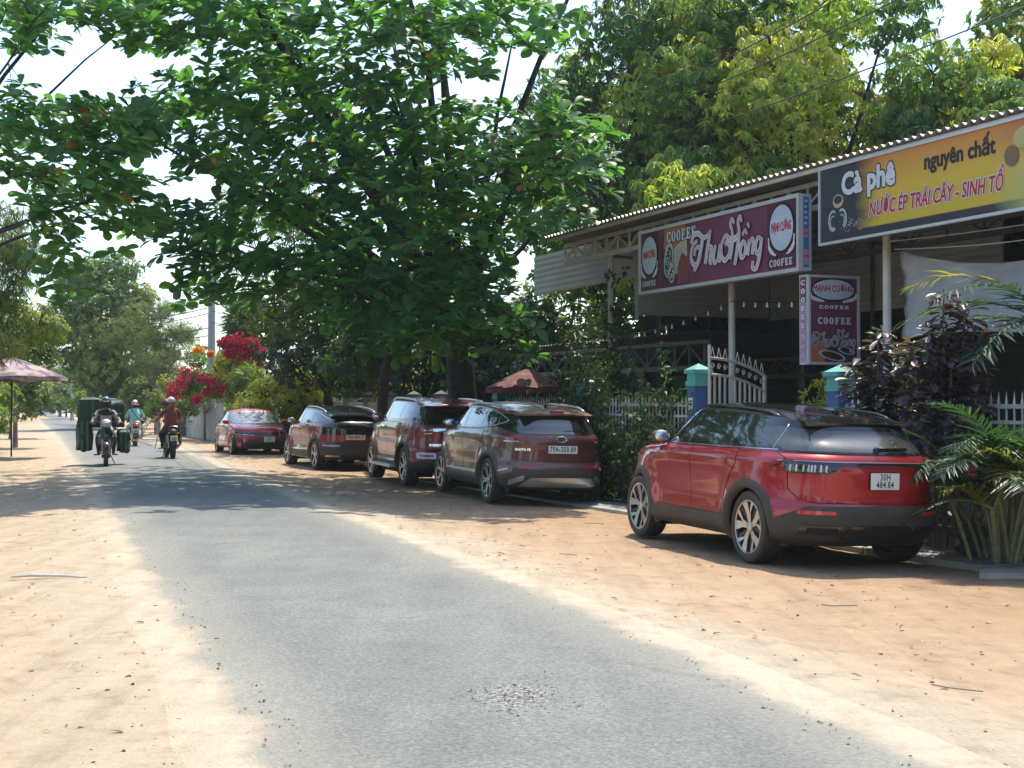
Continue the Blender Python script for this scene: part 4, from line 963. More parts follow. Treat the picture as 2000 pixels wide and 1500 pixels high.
for s_ in (2.1, 6.9, 11.25, 16.0, 20.5):     # cross trusses over the posts
    a = MB(); a.bar(fp(s_, .45, 4.62), fp(s_, 8.8, 4.35), .05, .06); a.bar(fp(s_, .45, 5.0), fp(s_, 8.8, 4.8), .05, .06)
    for k in range(9): a.bar(fp(s_, .6 + k * .9, 4.62), fp(s_, 1.05 + k * .9, 4.95), .03, .03); a.bar(fp(s_, 1.05 + k * .9, 4.95), fp(s_, 1.5 + k * .9, 4.6), .03, .03)
    a.build('cross_truss', m_steeld, cafe, world=True)
    MB().tube([fp(s_, .5, -.15), fp(s_, .5, 4.66)], .062, 14).build('post', m_steelw, cafe, world=True, smooth=True)
    MB().tube([fp(s_, 7.5, -.15), fp(s_, 7.5, 4.66)], .06, 10).build('post', m_steeld, cafe, world=True, smooth=True)
# sidings: horizontal ribs
def hsiding(a, b, z0, z1, lam, amp, m_, parent, name='siding', cut=None):
    n = int((z1 - z0) / lam * 4); mb = MB(); d = (b - a).normalized(); nn = Vector((d.y, -d.x, 0))
    for i in range(n + 1):
        z = z0 + (z1 - z0) * i / n; k = [0, .9, 1, .1][i % 4] * amp
        for p in (a, b): q = p + nn * k; mb.v.append((q.x, q.y, z))
    for i in range(n): mb.f.append((2 * i, 2 * i + 1, 2 * i + 3, 2 * i + 2)); mb.mi.append(0)
    nb = len(mb.v)
    for p in (a, b):
        for z in (z0, z1): q = p - nn * .03; mb.v.append((q.x, q.y, z))
    mb.f.append((nb, nb + 1, nb + 3, nb + 2)); mb.mi.append(0)
    return mb.build(name, m_, parent, world=True)
hsiding(fp(-3.1, 1.0), fp(2.3, 1.0), 4.18, 5.12, .13, .014, m_siding, cafe)
hsiding(fp(2.3, 1.05), fp(2.3, 4.2), 3.4, 5.10, .13, .014, m_siding, cafe)
hsiding(fp(2.35, 4.2), fp(9.5, 4.2), 3.35, 5.05, .13, .014, m_siding, cafe)
MB().bar(fp(2.3, 1.0, 3.3), fp(2.3, 1.0, 5.1), .07).build('post', m_siding, cafe, world=True)
MB().bar(fp(6.0, 4.14, 2.6), fp(6.0, 4.14, 5.0), .06).build('post', m_steeld, cafe, world=True)
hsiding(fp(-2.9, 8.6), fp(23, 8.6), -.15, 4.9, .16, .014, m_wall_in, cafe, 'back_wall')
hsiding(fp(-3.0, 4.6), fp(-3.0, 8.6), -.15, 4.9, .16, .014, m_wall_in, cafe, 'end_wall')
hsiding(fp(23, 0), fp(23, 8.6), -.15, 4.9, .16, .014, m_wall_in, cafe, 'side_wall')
mb = MB(); a, b_, c_, d_ = fp(-6, -1.0, -.02), fp(21, -1.0, -.02), fp(21, 12, -.02), fp(-6, 12, -.02)
mb.add([a, b_, c_, d_] + [p - Vector((0, 0, .5)) for p in (a, b_, c_, d_)], [(0, 1, 2, 3), (0, 4, 5, 1), (1, 5, 6, 2), (2, 6, 7, 3), (3, 7, 4, 0)]).build('terrace', m_floor_in, kind='structure')
# lower annexe roof left of the shed, dark lattice truss under it
ann = empty('terrace_shelter', tuple(fp(-1, 3)), 0, 'low dark lean-to roof on lattice trusses left of the grey siding', 'shelter')
mb = MB(); wv(mb, -5.5, 4.4, 1.4, 6.2, lambda s_, o: 3.05 - .05 * o, .17, .02, 4); mb.build('roof', m_steeld, ann, smooth='all', world=True)
truss(-5.4, 4.4, 1.5, 2.28, 2.78, .6, m_steeld, ann, .05); truss(-5.4, 4.4, 5.9, 2.2, 2.6, .6, m_steeld, ann, .05)
for s_ in (-5.2, -1.6, 1.2, 4.3): MB().bar(fp(s_, 1.5, -.1), fp(s_, 1.5, 2.3), .07).build('post', m_steeld, ann, world=True)
# ---- cafe furniture inside, in the dark
m_chair = mat('dark_wood', (.06, .035, .02), .6, var=.2)
for k, (s_, o_) in enumerate([(7.4, 2.0), (9.6, 3.4), (12.4, 2.2), (5.2, 2.6)]):
    t = empty('cafe_table', tuple(fp(s_, o_, -.02)), 0, ['dark wooden table inside the gateway', 'dark wooden table deep in the shed behind the hanging signs', 'dark wooden table behind the grey tarpaulin', 'dark wooden table behind the creeper on the railing'][k], 'table', 'tables inside the open cafe')
    MB().lathe([(.001, .70), (.38, .70), (.38, .735), (.001, .735)], 20).build('table_top', m_chair, t)
    MB().tube([(0, 0, 0), (0, 0, .7)], .035, 8).build('leg', m_chair, t); MB().lathe([(.25, 0), (.22, .03), (.03, .05)], 16).build('foot', m_chair, t)

# ---- printed signs -------------------------------------------------------
def flat(name, col, rough=.45, **k): return mat(name, col, rough, var=.11, scale=2.2, dust=.10, dustcol=(.30, .27, .23), bump=.25, bscale=5, **k)
m_maroonp = flat('print_plum', (.175, .040, .080)); m_maroond = flat('print_dark_plum', (.095, .022, .045)); m_wht = flat('print_white', (.66, .68, .70)); m_wht2 = flat('print_bluewhite', (.50, .56, .66))
m_blk = flat('print_black', (.012, .012, .016)); m_redp = flat('print_red', (.50, .018, .035)); m_orange = flat('print_orange', (.50, .15, .05)); m_cream = flat('print_cream', (.45, .42, .34)); m_blue = flat('print_blue', (.03, .20, .42))
m_pink = flat('print_pink', (.42, .24, .36)); m_lilac = flat('print_lilac', (.40, .28, .48)); m_frame = mat('aluminium_frame', (.62, .62, .63), .4, metal=.3, var=.05, dust=.1); m_bean = flat('print_bean', (.05, .022, .015)); m_grn = flat('print_scoop', (.42, .52, .50))
class Print:
    def __init__(s, parent, fr): s.p, s.fr, s.k = parent, fr, 0
    def put(s, name, mb, m_, parent=None):
        s.k += 1; mb.xf(Matrix.Translation((0, 0, .0012 * s.k))); mb.xf(s.fr); o = mb.build(name, m_, parent or s.p, world=True)
        return o
    def rect(s, name, x0, y0, x1, y1, m_): return s.put(name, MB().add([(x0, y0, 0), (x1, y0, 0), (x1, y1, 0), (x0, y1, 0)], [(0, 1, 2, 3)]), m_)
    def ell(s, name, cx, cy, rx, ry, m_, n=40, rot=0):
        c, s_ = math.cos(rot), math.sin(rot)
        return s.put(name, MB().add([(cx + rx * math.cos(2 * PI * k / n) * c - ry * math.sin(2 * PI * k / n) * s_, cy + rx * math.cos(2 * PI * k / n) * s_ + ry * math.sin(2 * PI * k / n) * c, 0) for k in range(n)], [tuple(range(n))]), m_)
    def text(s, txt, cx, cy, size, m_, bold=.0, sx=1, shear=0, outline=None, ow=.02, align='CENTER', rot=0, sp=1.0):
        M = Matrix.Translation((cx, cy, 0)) @ Matrix.Rotation(rot, 4, 'Z')
        t0 = text_mesh(txt, size, 0, sx=sx, shear=shear, align=align, spacing=sp)
        for mm, bb in ([(outline, bold + ow)] if outline else []) + [(m_, bold)]:
            mb = MB(); k = 0; ring = [(0, 0)] + ([(bb * math.cos(a), bb * math.sin(a)) for a in np.linspace(0, 2 * PI, 13)[:-1]] if bb else []) + ([(bb * .5 * math.cos(a), bb * .5 * math.sin(a)) for a in np.linspace(0, 2 * PI, 7)[:-1]] if bb > .012 else [])
            for dx, dy in ring: mb.add([(x + dx, y + dy, k * 4e-5) for x, y, z in t0.v], t0.f); k += 1
            s.put('lettering', mb.xf(M), mm)
    def strokes(s, name, strokes, layers):
        """ribbons along smooth curves, one layer over another"""
        for m_, w in layers:
            mb = MB(); 
            for q, pts in enumerate(strokes):
                P = [Vector((p[0], p[1], 0)) for p in pts]; wd = [p[2] if len(p) > 2 else 1 for p in pts]; C = []; W_ = []
                for i in range(len(P) - 1):
                    a, b, c, d = P[max(0, i - 1)], P[i], P[i + 1], P[min(len(P) - 1, i + 2)]
                    for t in np.linspace(0, 1, 9)[:-1]:
                        C.append(.5 * ((2 * b) + (c - a) * t + (2 * a - 5 * b + 4 * c - d) * t * t + (3 * b - a - 3 * c + d) * t ** 3)); W_.append(wd[i] + (wd[i + 1] - wd[i]) * t)
                C.append(P[-1]); W_.append(wd[-1]); base = len(mb.v); z = q * .00008
                for i, p in enumerate(C):
                    d = (C[min(i + 1, len(C) - 1)] - C[max(i - 1, 0)]).normalized(); n_ = Vector((-d.y, d.x, 0)); ww = w if not isinstance(w, tuple) else w[0]
                    h = ww / 2 if m_ is not layers[-1][0] or len(layers) == 1 else ww / 2 * W_[i]
                    mb.v += [tuple(p + n_ * h + Vector((0, 0, z))), tuple(p - n_ * h + Vector((0, 0, z)))]
                for i in range(len(C) - 1): mb.f.append((base + 2 * i, base + 2 * i + 1, base + 2 * i + 3, base + 2 * i + 2)); mb.mi.append(0)
            s.put(name, mb, m_)
def seg_letter(ch, h, w, t):
    """slab-serif capitals: C O F E"""
    mb = MB(); R_ = lambda x0, y0, x1, y1: mb.add([(x0, y0, 0), (x1, y0, 0), (x1, y1, 0), (x0, y1, 0)], [(0, 1, 2, 3)])
    if ch in 'CO':
        n = 28; a0, a1 = (0, 2 * PI) if ch == 'O' else (R(38), R(322)); b = len(mb.v); m = n + 1
        for k in range(m):
            a = a0 + (a1 - a0) * k / n; mb.v += [(w / 2 + w / 2 * math.cos(a), h / 2 + h / 2 * math.sin(a), 0), (w / 2 + (w / 2 - t) * math.cos(a), h / 2 + (h / 2 - t * .38) * math.sin(a), 0)]
        for k in range(n): mb.f.append((b + 2 * k, b + 2 * k + 2, b + 2 * k + 3, b + 2 * k + 1)[::-1]); mb.mi.append(0)
        if ch == 'C': R_(w * .80, h * .66, w * .97, h * .98); R_(w * .80, h * .04, w * .97, h * .30)
    else:
        q = t * .4; R_(w * .14, q, w * .14 + t, h - q); R_(0, h - q, w * .95, h); R_(w * .95 - q * 1.3, h * .70, w * .95, h - q); R_(w * .14 + t, h * .5 - q / 2, w * .62, h * .5 + q / 2); R_(w * .62, h * .34, w * .62 + q, h * .66)
        if ch == 'E': R_(0, 0, w, q); R_(w - q * 1.3, q, w, h * .30)
        else: R_(0, 0, w * .6, q)
    return mb
def slab(P, txt, x, y, h, w, t, m_, gap=.25, outline=None, ow=.012, vertical=False):
    for mm, g in ([(outline, ow)] if outline else []) + [(m_, 0)]:
        mb = MB(); cx, cy = x, y
        for ch in txt:
            l = seg_letter(ch, h + 2 * g, w + 2 * g, t + 2 * g); l.v = [(vx + cx - g, vy + cy - g, 0) for vx, vy, _ in l.v]; mb.add(l.v, l.f)
            if vertical: cy -= h * (1 + gap)
            else: cx += w * (1 + gap)
        # keep overlapping slabs apart
        P.put('lettering', mb, mm)
def logo(P, cx, cy, rx, ry, fs, sx=.5):
    P.ell('badge_outline', cx, cy, rx + .03, ry + .03, m_blk); P.ell('badge', cx, cy, rx, ry, m_wht2)
    P.text('MẠNH CƯỜNG', cx, cy + .01, fs, m_redp, .024 * fs, sx=sx)
    for sg in (-1, 1):
        P.strokes('badge_wing', [[(cx + sg * rx * 1.10, cy - ry * .35), (cx + sg * rx * 1.02, cy - ry * .75), (cx + sg * rx * .62, cy - ry * 1.08)], [(cx + sg * rx * 1.12, cy - ry * .72), (cx + sg * rx * .9, cy - ry * 1.02), (cx + sg * rx * .45, cy - ry * 1.17)]], [(m_wht, .035)])
# "Thu Hong" in script, em box about 1 high
THU = [[(.00, .70), (.10, .90, 1.3), (.32, .93, 1.4), (.58, .80, 1.2), (.78, .82), (.86, .93, .6)],
       [(.30, .74), (.12, .66), (.03, .46), (.08, .24, 1.3), (.26, .12, 1.3), (.46, .22), (.50, .44), (.38, .58), (.22, .52), (.20, .36)],
       [(.56, .82, 1.2), (.50, .50, 1.5), (.40, .16, 1.3), (.22, -.04)],
       [(.92, .96, .8), (.84, .58, 1.3), (.76, .10, 1.3)], [(.80, .36), (.92, .52), (1.02, .46, 1.3), (.98, .16, 1.3), (1.08, .10)],
       [(1.20, .54, 1.1), (1.14, .22, 1.3), (1.22, .08), (1.36, .20), (1.42, .54, 1.1)], [(1.42, .54), (1.38, .20, 1.3), (1.50, .10)]]
HONG = [[(.52, .98, .8), (.40, 1.10), (.34, .98), (.44, .80), (.48, .50, 1.4), (.42, .10, 1.3)],
        [(.34, .64), (.16, .72), (.00, .52), (.02, .24, 1.3), (.20, .10, 1.3), (.36, .22), (.38, .42), (.28, .50)],
        [(.14, .50, .8), (.34, .60, 1.6), (.60, .60, 1.6), (.76, .70, 1.0)],
        [(.84, .98, .8), (.76, 1.12), (.68, 1.00), (.76, .76), (.74, .40, 1.4), (.66, -.06, 1.2)],
        [(1.02, .50, 1.1), (.88, .38, 1.3), (.90, .14, 1.2), (1.02, .10), (1.10, .28, 1.2), (1.02, .50)], [(.92, .64, .8), (1.02, .76, .8), (1.12, .64, .8)], [(1.10, .92, .9), (1.20, .80, .7)],
        [(1.24, .50, 1.1), (1.20, .12, 1.3)], [(1.22, .34), (1.34, .50), (1.42, .42, 1.2), (1.40, .12, 1.2)],
        [(1.74, .46), (1.60, .50), (1.52, .30, 1.2), (1.60, .12), (1.72, .24)], [(1.76, .50, 1.1), (1.72, .10, 1.3), (1.62, -.22, 1.2), (1.44, -.20), (1.46, -.04)]]
def script(P, x, y, h, sx=1.0, gap=1.62, w=1.0):
    for st_, x0 in ((THU, 0), (HONG, gap)):
        k = [[((px_ + x0 + .12 * py_) * h * sx + x, py_ * h + y) + tuple(r) for px_, py_, *r in s_] for s_ in st_]
        P.strokes('script_lettering', k, [(m_blk, .135 * h * w), (m_wht, .110 * h * w), (m_redp, .050 * h * w), (m_wht, .020 * h * w)] if w > .9 else [(m_blk, .15 * h), (m_wht, .11 * h), (m_maroonp, .04 * h)])
def scoops(P, x, y, k=1.0, beans=90, flat_=1):
    P.ell('printed_scoop', x, y, .20 * k, .36 * k, m_blk, rot=R(-8) * flat_); P.ell('printed_scoop', x, y, .185 * k, .34 * k, m_grn, rot=R(-8)); P.ell('printed_scoop', x, y - .03 * k, .14 * k, .28 * k, m_bean, rot=R(-8))
    P.ell('printed_scoop', x + .12 * k, y - .26 * k, .14 * k, .20 * k, m_blk); P.ell('printed_scoop', x + .12 * k, y - .26 * k, .125 * k, .185 * k, m_grn); P.ell('printed_scoop', x + .12 * k, y - .26 * k, .10 * k, .15 * k, m_bean)
    mb = MB(); r_ = random.Random(5)
    for i in range(beans):
        a, b = r_.uniform(0, 2 * PI), math.sqrt(r_.random()); cx, cy = (x + .12 * k * b * math.cos(a), y - .03 * k + .25 * k * b * math.sin(a)) if i % 3 else (x + .12 * k + .085 * k * b * math.cos(a), y - .26 * k + .13 * k * b * math.sin(a))
        rot = r_.uniform(0, PI); mb.add([(cx + .020 * k * math.cos(t) * math.cos(rot) - .011 * k * math.sin(t) * math.sin(rot), cy + .020 * k * math.cos(t) * math.sin(rot) + .011 * k * math.sin(t) * math.cos(rot), i * .00001) for t in np.linspace(0, 2 * PI, 7)[:-1]], [tuple(range(6))])
    P.put('printed_beans', mb, m_wht)

# main plum sign
s1 = s_of(1249); W1, H1, Z1 = s_of(1563) - s1, 1.20, 3.61
def a1(px): return s_of(px) - s1
sg1 = empty('shop_sign', tuple(fp(s1, -.15, Z1)), 0, 'long plum light-box sign reading Thu Hồng with two white oval badges', 'sign')
fr = frame(s1, -.15, Z1)
def fbox(c, d, m_, name, parent, fr): mb = MB(); mb.box(c, d); mb.xf(fr); return mb.build(name, m_, parent, world=True)
fbox((W1 / 2, H1 / 2, -.10), (W1 - .01, H1 - .01, .18), m_siding, 'light_box', sg1, fr)
for c, d in (((W1 / 2, .03, 0), (W1, .06, .05)), ((W1 / 2, H1 - .03, 0), (W1, .06, .05)), ((.03, H1 / 2, 0), (.06, H1 - .12, .05)), ((W1 - .03, H1 / 2, 0), (.06, H1 - .12, .05))): fbox(c, d, m_frame, 'sign_frame', sg1, fr)
P = Print(sg1, fr @ Matrix.Translation((0, 0, -.006)))
P.rect('sign_face', .05, .05, W1 - .05, H1 - .05, m_maroonp)
xl, xr_ = a1(1270), a1(1529); k0 = a1(1312)
P.rect('badge_panel', .09, .10, xl * 2 - .10, H1 - .08, m_maroond); P.rect('badge_panel', xr_ - .44, .10, xr_ + .42, H1 - .08, m_maroond)
def pic(pts, m_): P.put('printed_picture', MB().add([(k0 + x, y, 0) for x, y in pts], [tuple(range(len(pts)))]), m_)
pic([(-.42, .08), (.35, .08), (.55, .45), (.40, .95), (-.1, 1.12), (-.42, 1.0)], m_maroond)
pic([(-.30, .80), (-.10, .62), (.30, .70), (.55, .98), (.50, 1.13), (-.25, 1.13)], m_orange)
pic([(-.05, .30), (.35, .28), (.58, .60), (.55, .92), (.20, .80), (-.05, .65)], m_cream)
pic([(.22, .10), (.60, .12), (.65, .50), (.38, .66), (.22, .40)], flat('print_chestnut', (.22, .05, .05)))
scoops(P, k0 - .10, .56, .95)
cw = (a1(1361) - a1(1304)) / 6 / 1.18
slab(P, 'COOFEE', a1(1304), .87, .20, cw, .050, m_wht, .20, m_blk, .014)
logo(P, xl, .71, .29, .35, .19, .36); slab(P, 'COOFEE', xl - .26, .14, .10, .072, .024, m_wht, .22)
logo(P, xr_, .72, .33, .36, .20, .40); slab(P, 'COOFEE', xr_ - .33, .12, .115, .090, .028, m_wht, .22)
kx = (a1(1490) - a1(1346)) / 3.38
script(P, a1(1350), .30, .66, kx / .66, 1.50)
# end cap with a blue vinyl strip
fe = Matrix.Translation(fp(s1 + W1 - .004, -.15, Z1)) @ Matrix((NB, Vector((0, 0, 1)), U)).transposed().to_4x4()
fbox((.11, H1 / 2, 0), (.20, H1 - .02, .012), m_frame, 'end_cap', sg1, fe)
PE = Print(sg1, fe @ Matrix.Translation((0, 0, .007))); PE.rect('vinyl_strip', .06, .06, .16, H1 - .05, m_blue)
PE.rect('vinyl_strip', .065, .52, .155, .66, m_pink); PE.rect('vinyl_strip', .065, .10, .155, .34, m_pink); PE.text('HU', .11, .585, .06, m_redp, .002); PE.text('WIFE', .11, .23, .045, m_redp, .002)
for k in range(5): PE.ell('vinyl_mark', .11 + random.uniform(-.015, .015), .74 + .085 * k, .028, .022, m_wht2, 10)

# small hanging plum sign facing down the road
s2, z2, W2, H2, T2 = s1 + W1 + .0, 2.17, .94, 1.37, .21
sg2 = empty('hanging_sign', tuple(fp(s2, -.15, z2)), 0, 'small upright plum light-box hanging below the end of the long plum sign', 'sign')
f2 = Matrix.Translation(fp(s2 + T2, -.15, z2)) @ Matrix((NB, Vector((0, 0, 1)), U)).transposed().to_4x4()
fbox((W2 / 2, H2 / 2, -T2 / 2), (W2 - .01, H2 - .01, T2 - .02), m_siding, 'light_box', sg2, f2)
for c, d in (((W2 / 2, .02, 0), (W2, .04, .04)), ((W2 / 2, H2 - .02, 0), (W2, .04, .04)), ((.02, H2 / 2, 0), (.04, H2 - .08, .04)), ((W2 - .02, H2 / 2, 0), (.04, H2 - .08, .04))): fbox(c, d, m_frame, 'sign_frame', sg2, f2)
P = Print(sg2, f2 @ Matrix.Translation((0, 0, -.006))); P.rect('sign_face', .03, .03, W2 - .03, H2 - .03, m_maroonp)
P.put('printed_picture', MB().add([(.04, .04, 0), (.9, .04, 0), (.9, .22, 0), (.5, .30, 0), (.04, .42, 0)], [(0, 1, 2, 3, 4)]), m_orange)
P.put('printed_picture', MB().add([(.30, .04, 0), (.9, .04, 0), (.9, .30, 0), (.62, .38, 0), (.36, .26, 0)], [(0, 1, 2, 3, 4)]), m_maroond)
for cx, cy, rx, ry in ((.44, .14, .25, .07), (.70, .22, .16, .055)):
    P.ell('printed_scoop', cx, cy, rx, ry, m_grn, 24, R(-12)); P.ell('printed_scoop', cx, cy, rx * .8, ry * .75, m_bean, 24, R(-12))
logo(P, .46, 1.15, .38, .155, .135, .78); slab(P, 'COOFEE', .20, .855, .055, .075, .026, m_wht, .24); slab(P, 'COOFEE', .17, .62, .105, .085, .032, m_wht, .22); script(P, .05, .26, .25, .95, 1.55, .8)
f3 = frame(s2, -.15, z2); fbox((T2 / 2, H2 / 2, 0), (T2, H2, .02), m_frame, 'side_frame', sg2, f3)
P = Print(sg2, f3 @ Matrix.Translation((0, 0, .0115))); P.rect('side_face', .025, .03, T2 - .025, H2 - .03, m_lilac); P.rect('side_face', .027, .95, T2 - .027, H2 - .032, m_maroonp)
slab(P, 'COOFEE', .05, H2 - .16, .085, .105, .038, m_wht, .55, m_blk, .008, vertical=True); P.text('Th', .105, .42, .10, m_wht, .004, outline=m_redp, ow=.006); P.text('H', .105, .27, .10, m_wht, .004, outline=m_redp, ow=.006); P.text('S', .105, .14, .09, m_wht, .003)

# yellow and black banner sign
s3 = s_of(1601, -.12) + .0; W3, H3, Z3 = 5.6, 1.17, 3.94
sg3 = empty('banner_sign', tuple(fp(s3, -.12, Z3)), 0, 'yellow and black banner reading Cà phê nguyên chất below the roof edge', 'sign')
f4 = frame(s3, -.12, Z3)
fbox((W3 / 2, H3 / 2, -.04), (W3 - .01, H3 - .01, .06), m_siding, 'backing', sg3, f4)
for c, d in (((W3 / 2, .02, 0), (W3, .04, .04)), ((W3 / 2, H3 - .02, 0), (W3, .04, .04)), ((.02, H3 / 2, 0), (.04, H3 - .08, .04)), ((W3 - .02, H3 / 2, 0), (.04, H3 - .08, .04))): fbox(c, d, m_frame, 'sign_frame', sg3, f4)
m_ban, nt, b = nt_new('print_banner'); uvn = N(nt, 'UVMap'); sp_ = N(nt, 'SeparateXYZ'); lk(nt, uvn.outputs[0], sp_.inputs[0])
nn = N(nt, 'TexNoise', i_Scale=5.0, i_Detail=3.0); lk(nt, uvn.outputs[0], nn.inputs['Vector'])
xx = N(nt, 'Math', operation='MULTIPLY_ADD', i_1=.10); lk(nt, nn.outputs[0], xx.inputs[0]); lk(nt, sp_.outputs[0], xx.inputs[2])
yb = ramp(nt, sp_.outputs[1], [(.0, (.035, .03, .045)), (.10, (.035, .03, .045)), (.115, (.62, .45, .04)), (.55, (.66, .44, .045)), (.95, (.62, .25, .05))]).outputs[0]
xr_ = ramp(nt, xx.outputs[0], [(.20, (0, 0, 0)), (.31, (1, 1, 1))]).outputs[0]; dk = ramp(nt, nn.outputs[0], [(.3, (.028, .030, .038)), (.7, (.05, .052, .062))]).outputs[0]
xl = ramp(nt, xx.outputs[0], [(.73, (0, 0, 0)), (.84, (1, 1, 1))]).outputs[0]
fruit = ramp(nt, sp_.outputs[1], [(.1, (.42, .45, .18)), (.5, (.55, .50, .16)), (.85, (.50, .16, .08))]).outputs[0]
lk(nt, mix(nt, xr_, dk, mix(nt, xl, yb, fruit)), b.inputs['Base Color']); b.inputs['Roughness'].default_value = .5
P = Print(sg3, f4 @ Matrix.Translation((0, 0, -.006))); o = P.rect('sign_face', .035, .035, W3 - .035, H3 - .035, m_ban)
uvl = o.data.uv_layers.new(name='UVMap')
for i, uvv in enumerate([(0, 0), (1, 0), (1, 1), (0, 1)]): uvl.data[i].uv = uvv
P.ell('printed_cup', .47, .62, .13, .10, m_cream); P.ell('printed_cup', .47, .64, .10, .06, m_bean)
def at3(px): return s_of(px, -.12) - s3
P.text('Cà phê', (at3(1625) + at3(1772)) / 2, .83, .44, m_wht, .020, sx=.98, outline=m_blk, ow=.020)
P.text('nguyên chất', (at3(1797) + at3(1956)) / 2, .88, .30, m_blk, .010, sx=.93)
P.text('NƯỚC ÉP TRÁI CÂY - SINH TỐ', (at3(1690) + at3(1972)) / 2, .39, .285, m_redp, .0065, sx=.70, shear=.18, outline=m_wht, ow=.013)
for a0, a1, r_ in ((R(60), R(300), .13), (R(-60), R(120), .13)):
    cx = .36 if a0 > 0 else .58; P.strokes('printed_cup', [[(cx + r_ * math.cos(t) * .8, .34 + r_ * 1.1 * math.sin(t)) for t in np.linspace(a0, a1, 7)]], [(m_grn, .035)])
    P.strokes('printed_cup', [[(cx + r_ * math.cos(t) * .5, .32 + r_ * .7 * math.sin(t)) for t in np.linspace(a0, a1, 7)]], [(m_wht2, .016)])
mb = MB(); r_ = random.Random(3)
for i in range(60):
    cx, cy = r_.gauss(.80, .12), r_.gauss(.26, .05); mb.add([(cx - .008, cy, i * 1e-5), (cx, cy - .008, i * 1e-5), (cx + .01, cy, i * 1e-5), (cx, cy + .009, i * 1e-5)], [(0, 1, 2, 3)])
P.put('printed_beans', mb, m_wht2)
P.ell('printed_fruit', 4.35, .90, .22, .14, flat('print_kiwi', (.50, .48, .16))); P.ell('printed_fruit', 4.10, .70, .12, .13, flat('print_brown', (.22, .12, .05)), rot=.5)
P.ell('printed_glass', 4.72, .50, .30, .42, flat('print_glass', (.45, .58, .46))); P.ell('printed_glass', 4.80, .42, .22, .30, flat('print_juice', (.42, .20, .09)))

# ---- grey tarpaulin between the posts
m_tarp = mat('tarpaulin', (.40, .41, .43), .6, var=.16, scale=1.6, bump=.5, bscale=6)
mb = MB(); nx_, nz_ = 60, 24
for i in range(nx_ + 1):
    u_ = i / nx_; s_ = 11.35 + 6.4 * u_; zt = 3.80 - .62 * math.sin(PI * min(1, u_ * 1.25)) ** .8 * (1 if u_ < .8 else .3 + .7 * 0) - .0; zt = 3.82 - 2.3 * u_ * (.82 - u_) if u_ < .82 else 3.82 + .3 * (u_ - .82)
    zb = 2.52 + .05 * math.sin(u_ * 9)
    for j in range(nz_ + 1):
        v = j / nz_; z = zt + (zb - zt) * v; o = .62 + .05 * math.sin(u_ * 24 + v * 3) * v + .05 * math.sin(v * PI) + .018 * math.sin(u_ * 44 + v * 26) + .05 * abs(math.sin(math.atan2(v + .05, u_ + .02) * 9)) * math.exp(-u_ * 3)
        mb.v.append(tuple(fp(s_, o, z)))
mb.f = [(i * (nz_ + 1) + j, i * (nz_ + 1) + j + 1, (i + 1) * (nz_ + 1) + j + 1, (i + 1) * (nz_ + 1) + j) for i in range(nx_) for j in range(nz_)]; mb.mi = [0] * len(mb.f)
tp = mb.build('tarpaulin', m_tarp, smooth='all'); tag(tp, 'grey tarpaulin sagging between the posts under the yellow banner', 'tarpaulin')
tp.modifiers.new('s', 'SOLIDIFY').thickness = .004
for k, z in enumerate((3.95, 3.84)):
    w = MB().tube([fp(11.3 + 6 * t, .5 + .1 * k, z - .25 * math.sin(PI * t) * (.3 + k * .3)) for t in np.linspace(0, 1, 14)], .008, 5).build('tie_rope', m_wht); tag(w, ['pale rope stretched above the grey tarpaulin, upper of two', 'pale rope slung along the top of the grey tarpaulin, lower of two'][k], 'rope')
lamp = empty('hanging_lamp', tuple(fp(14.0, 1.2, 4.25)), 0, 'small white hanging lamp under the roof above the tarpaulin', 'lamp')
MB().tube([(0, 0, 0), (0, 0, .35)], .01, 6).build('cord', m_ink, lamp); MB().lathe([(.03, 0), (.09, -.03), (.11, -.16), (.08, -.22), (.001, -.23)], 14).build('lamp_shade', m_wht, lamp, smooth=True)

# ---- strings of lamps
m_bulb = mat('bulb_glass', (.60, .62, .58), .15, coat=1, var=.1)
def lightstring(pts, nb, lab):
    t = empty('string_lights', tuple(pts[0]), 0, lab, 'string lights'); P0 = pts[0]
    C = []
    for i in range(25): t_ = i / 24; C.append(pts[0].lerp(pts[1], t_) - Vector((0, 0, pts[2] * 4 * t_ * (1 - t_))))
    MB().tube([p - P0 for p in C], .009, 5).build('cable', m_ink, t)
    for k in range(nb):
        p = C[int((k + .6) * 24 / nb)] - P0; mb = MB(); mb.lathe([(.001, 0), (.014, 0), (.014, -.03), (.022, -.045), (.026, -.065), (.018, -.085), (.001, -.09)], 10, c=p); mb.build('bulb', m_bulb, t, smooth=True)
lightstring((fp(.6, .9, 2.95), fp(6.85, .45, 3.35), .12), 13, 'bulb string looping from the thin left post to the post under the long sign')
lightstring((fp(6.9, .45, 3.36), fp(10.2, .2, 3.15), .02), 8, 'string of small bulbs between the middle post and the small upright sign')

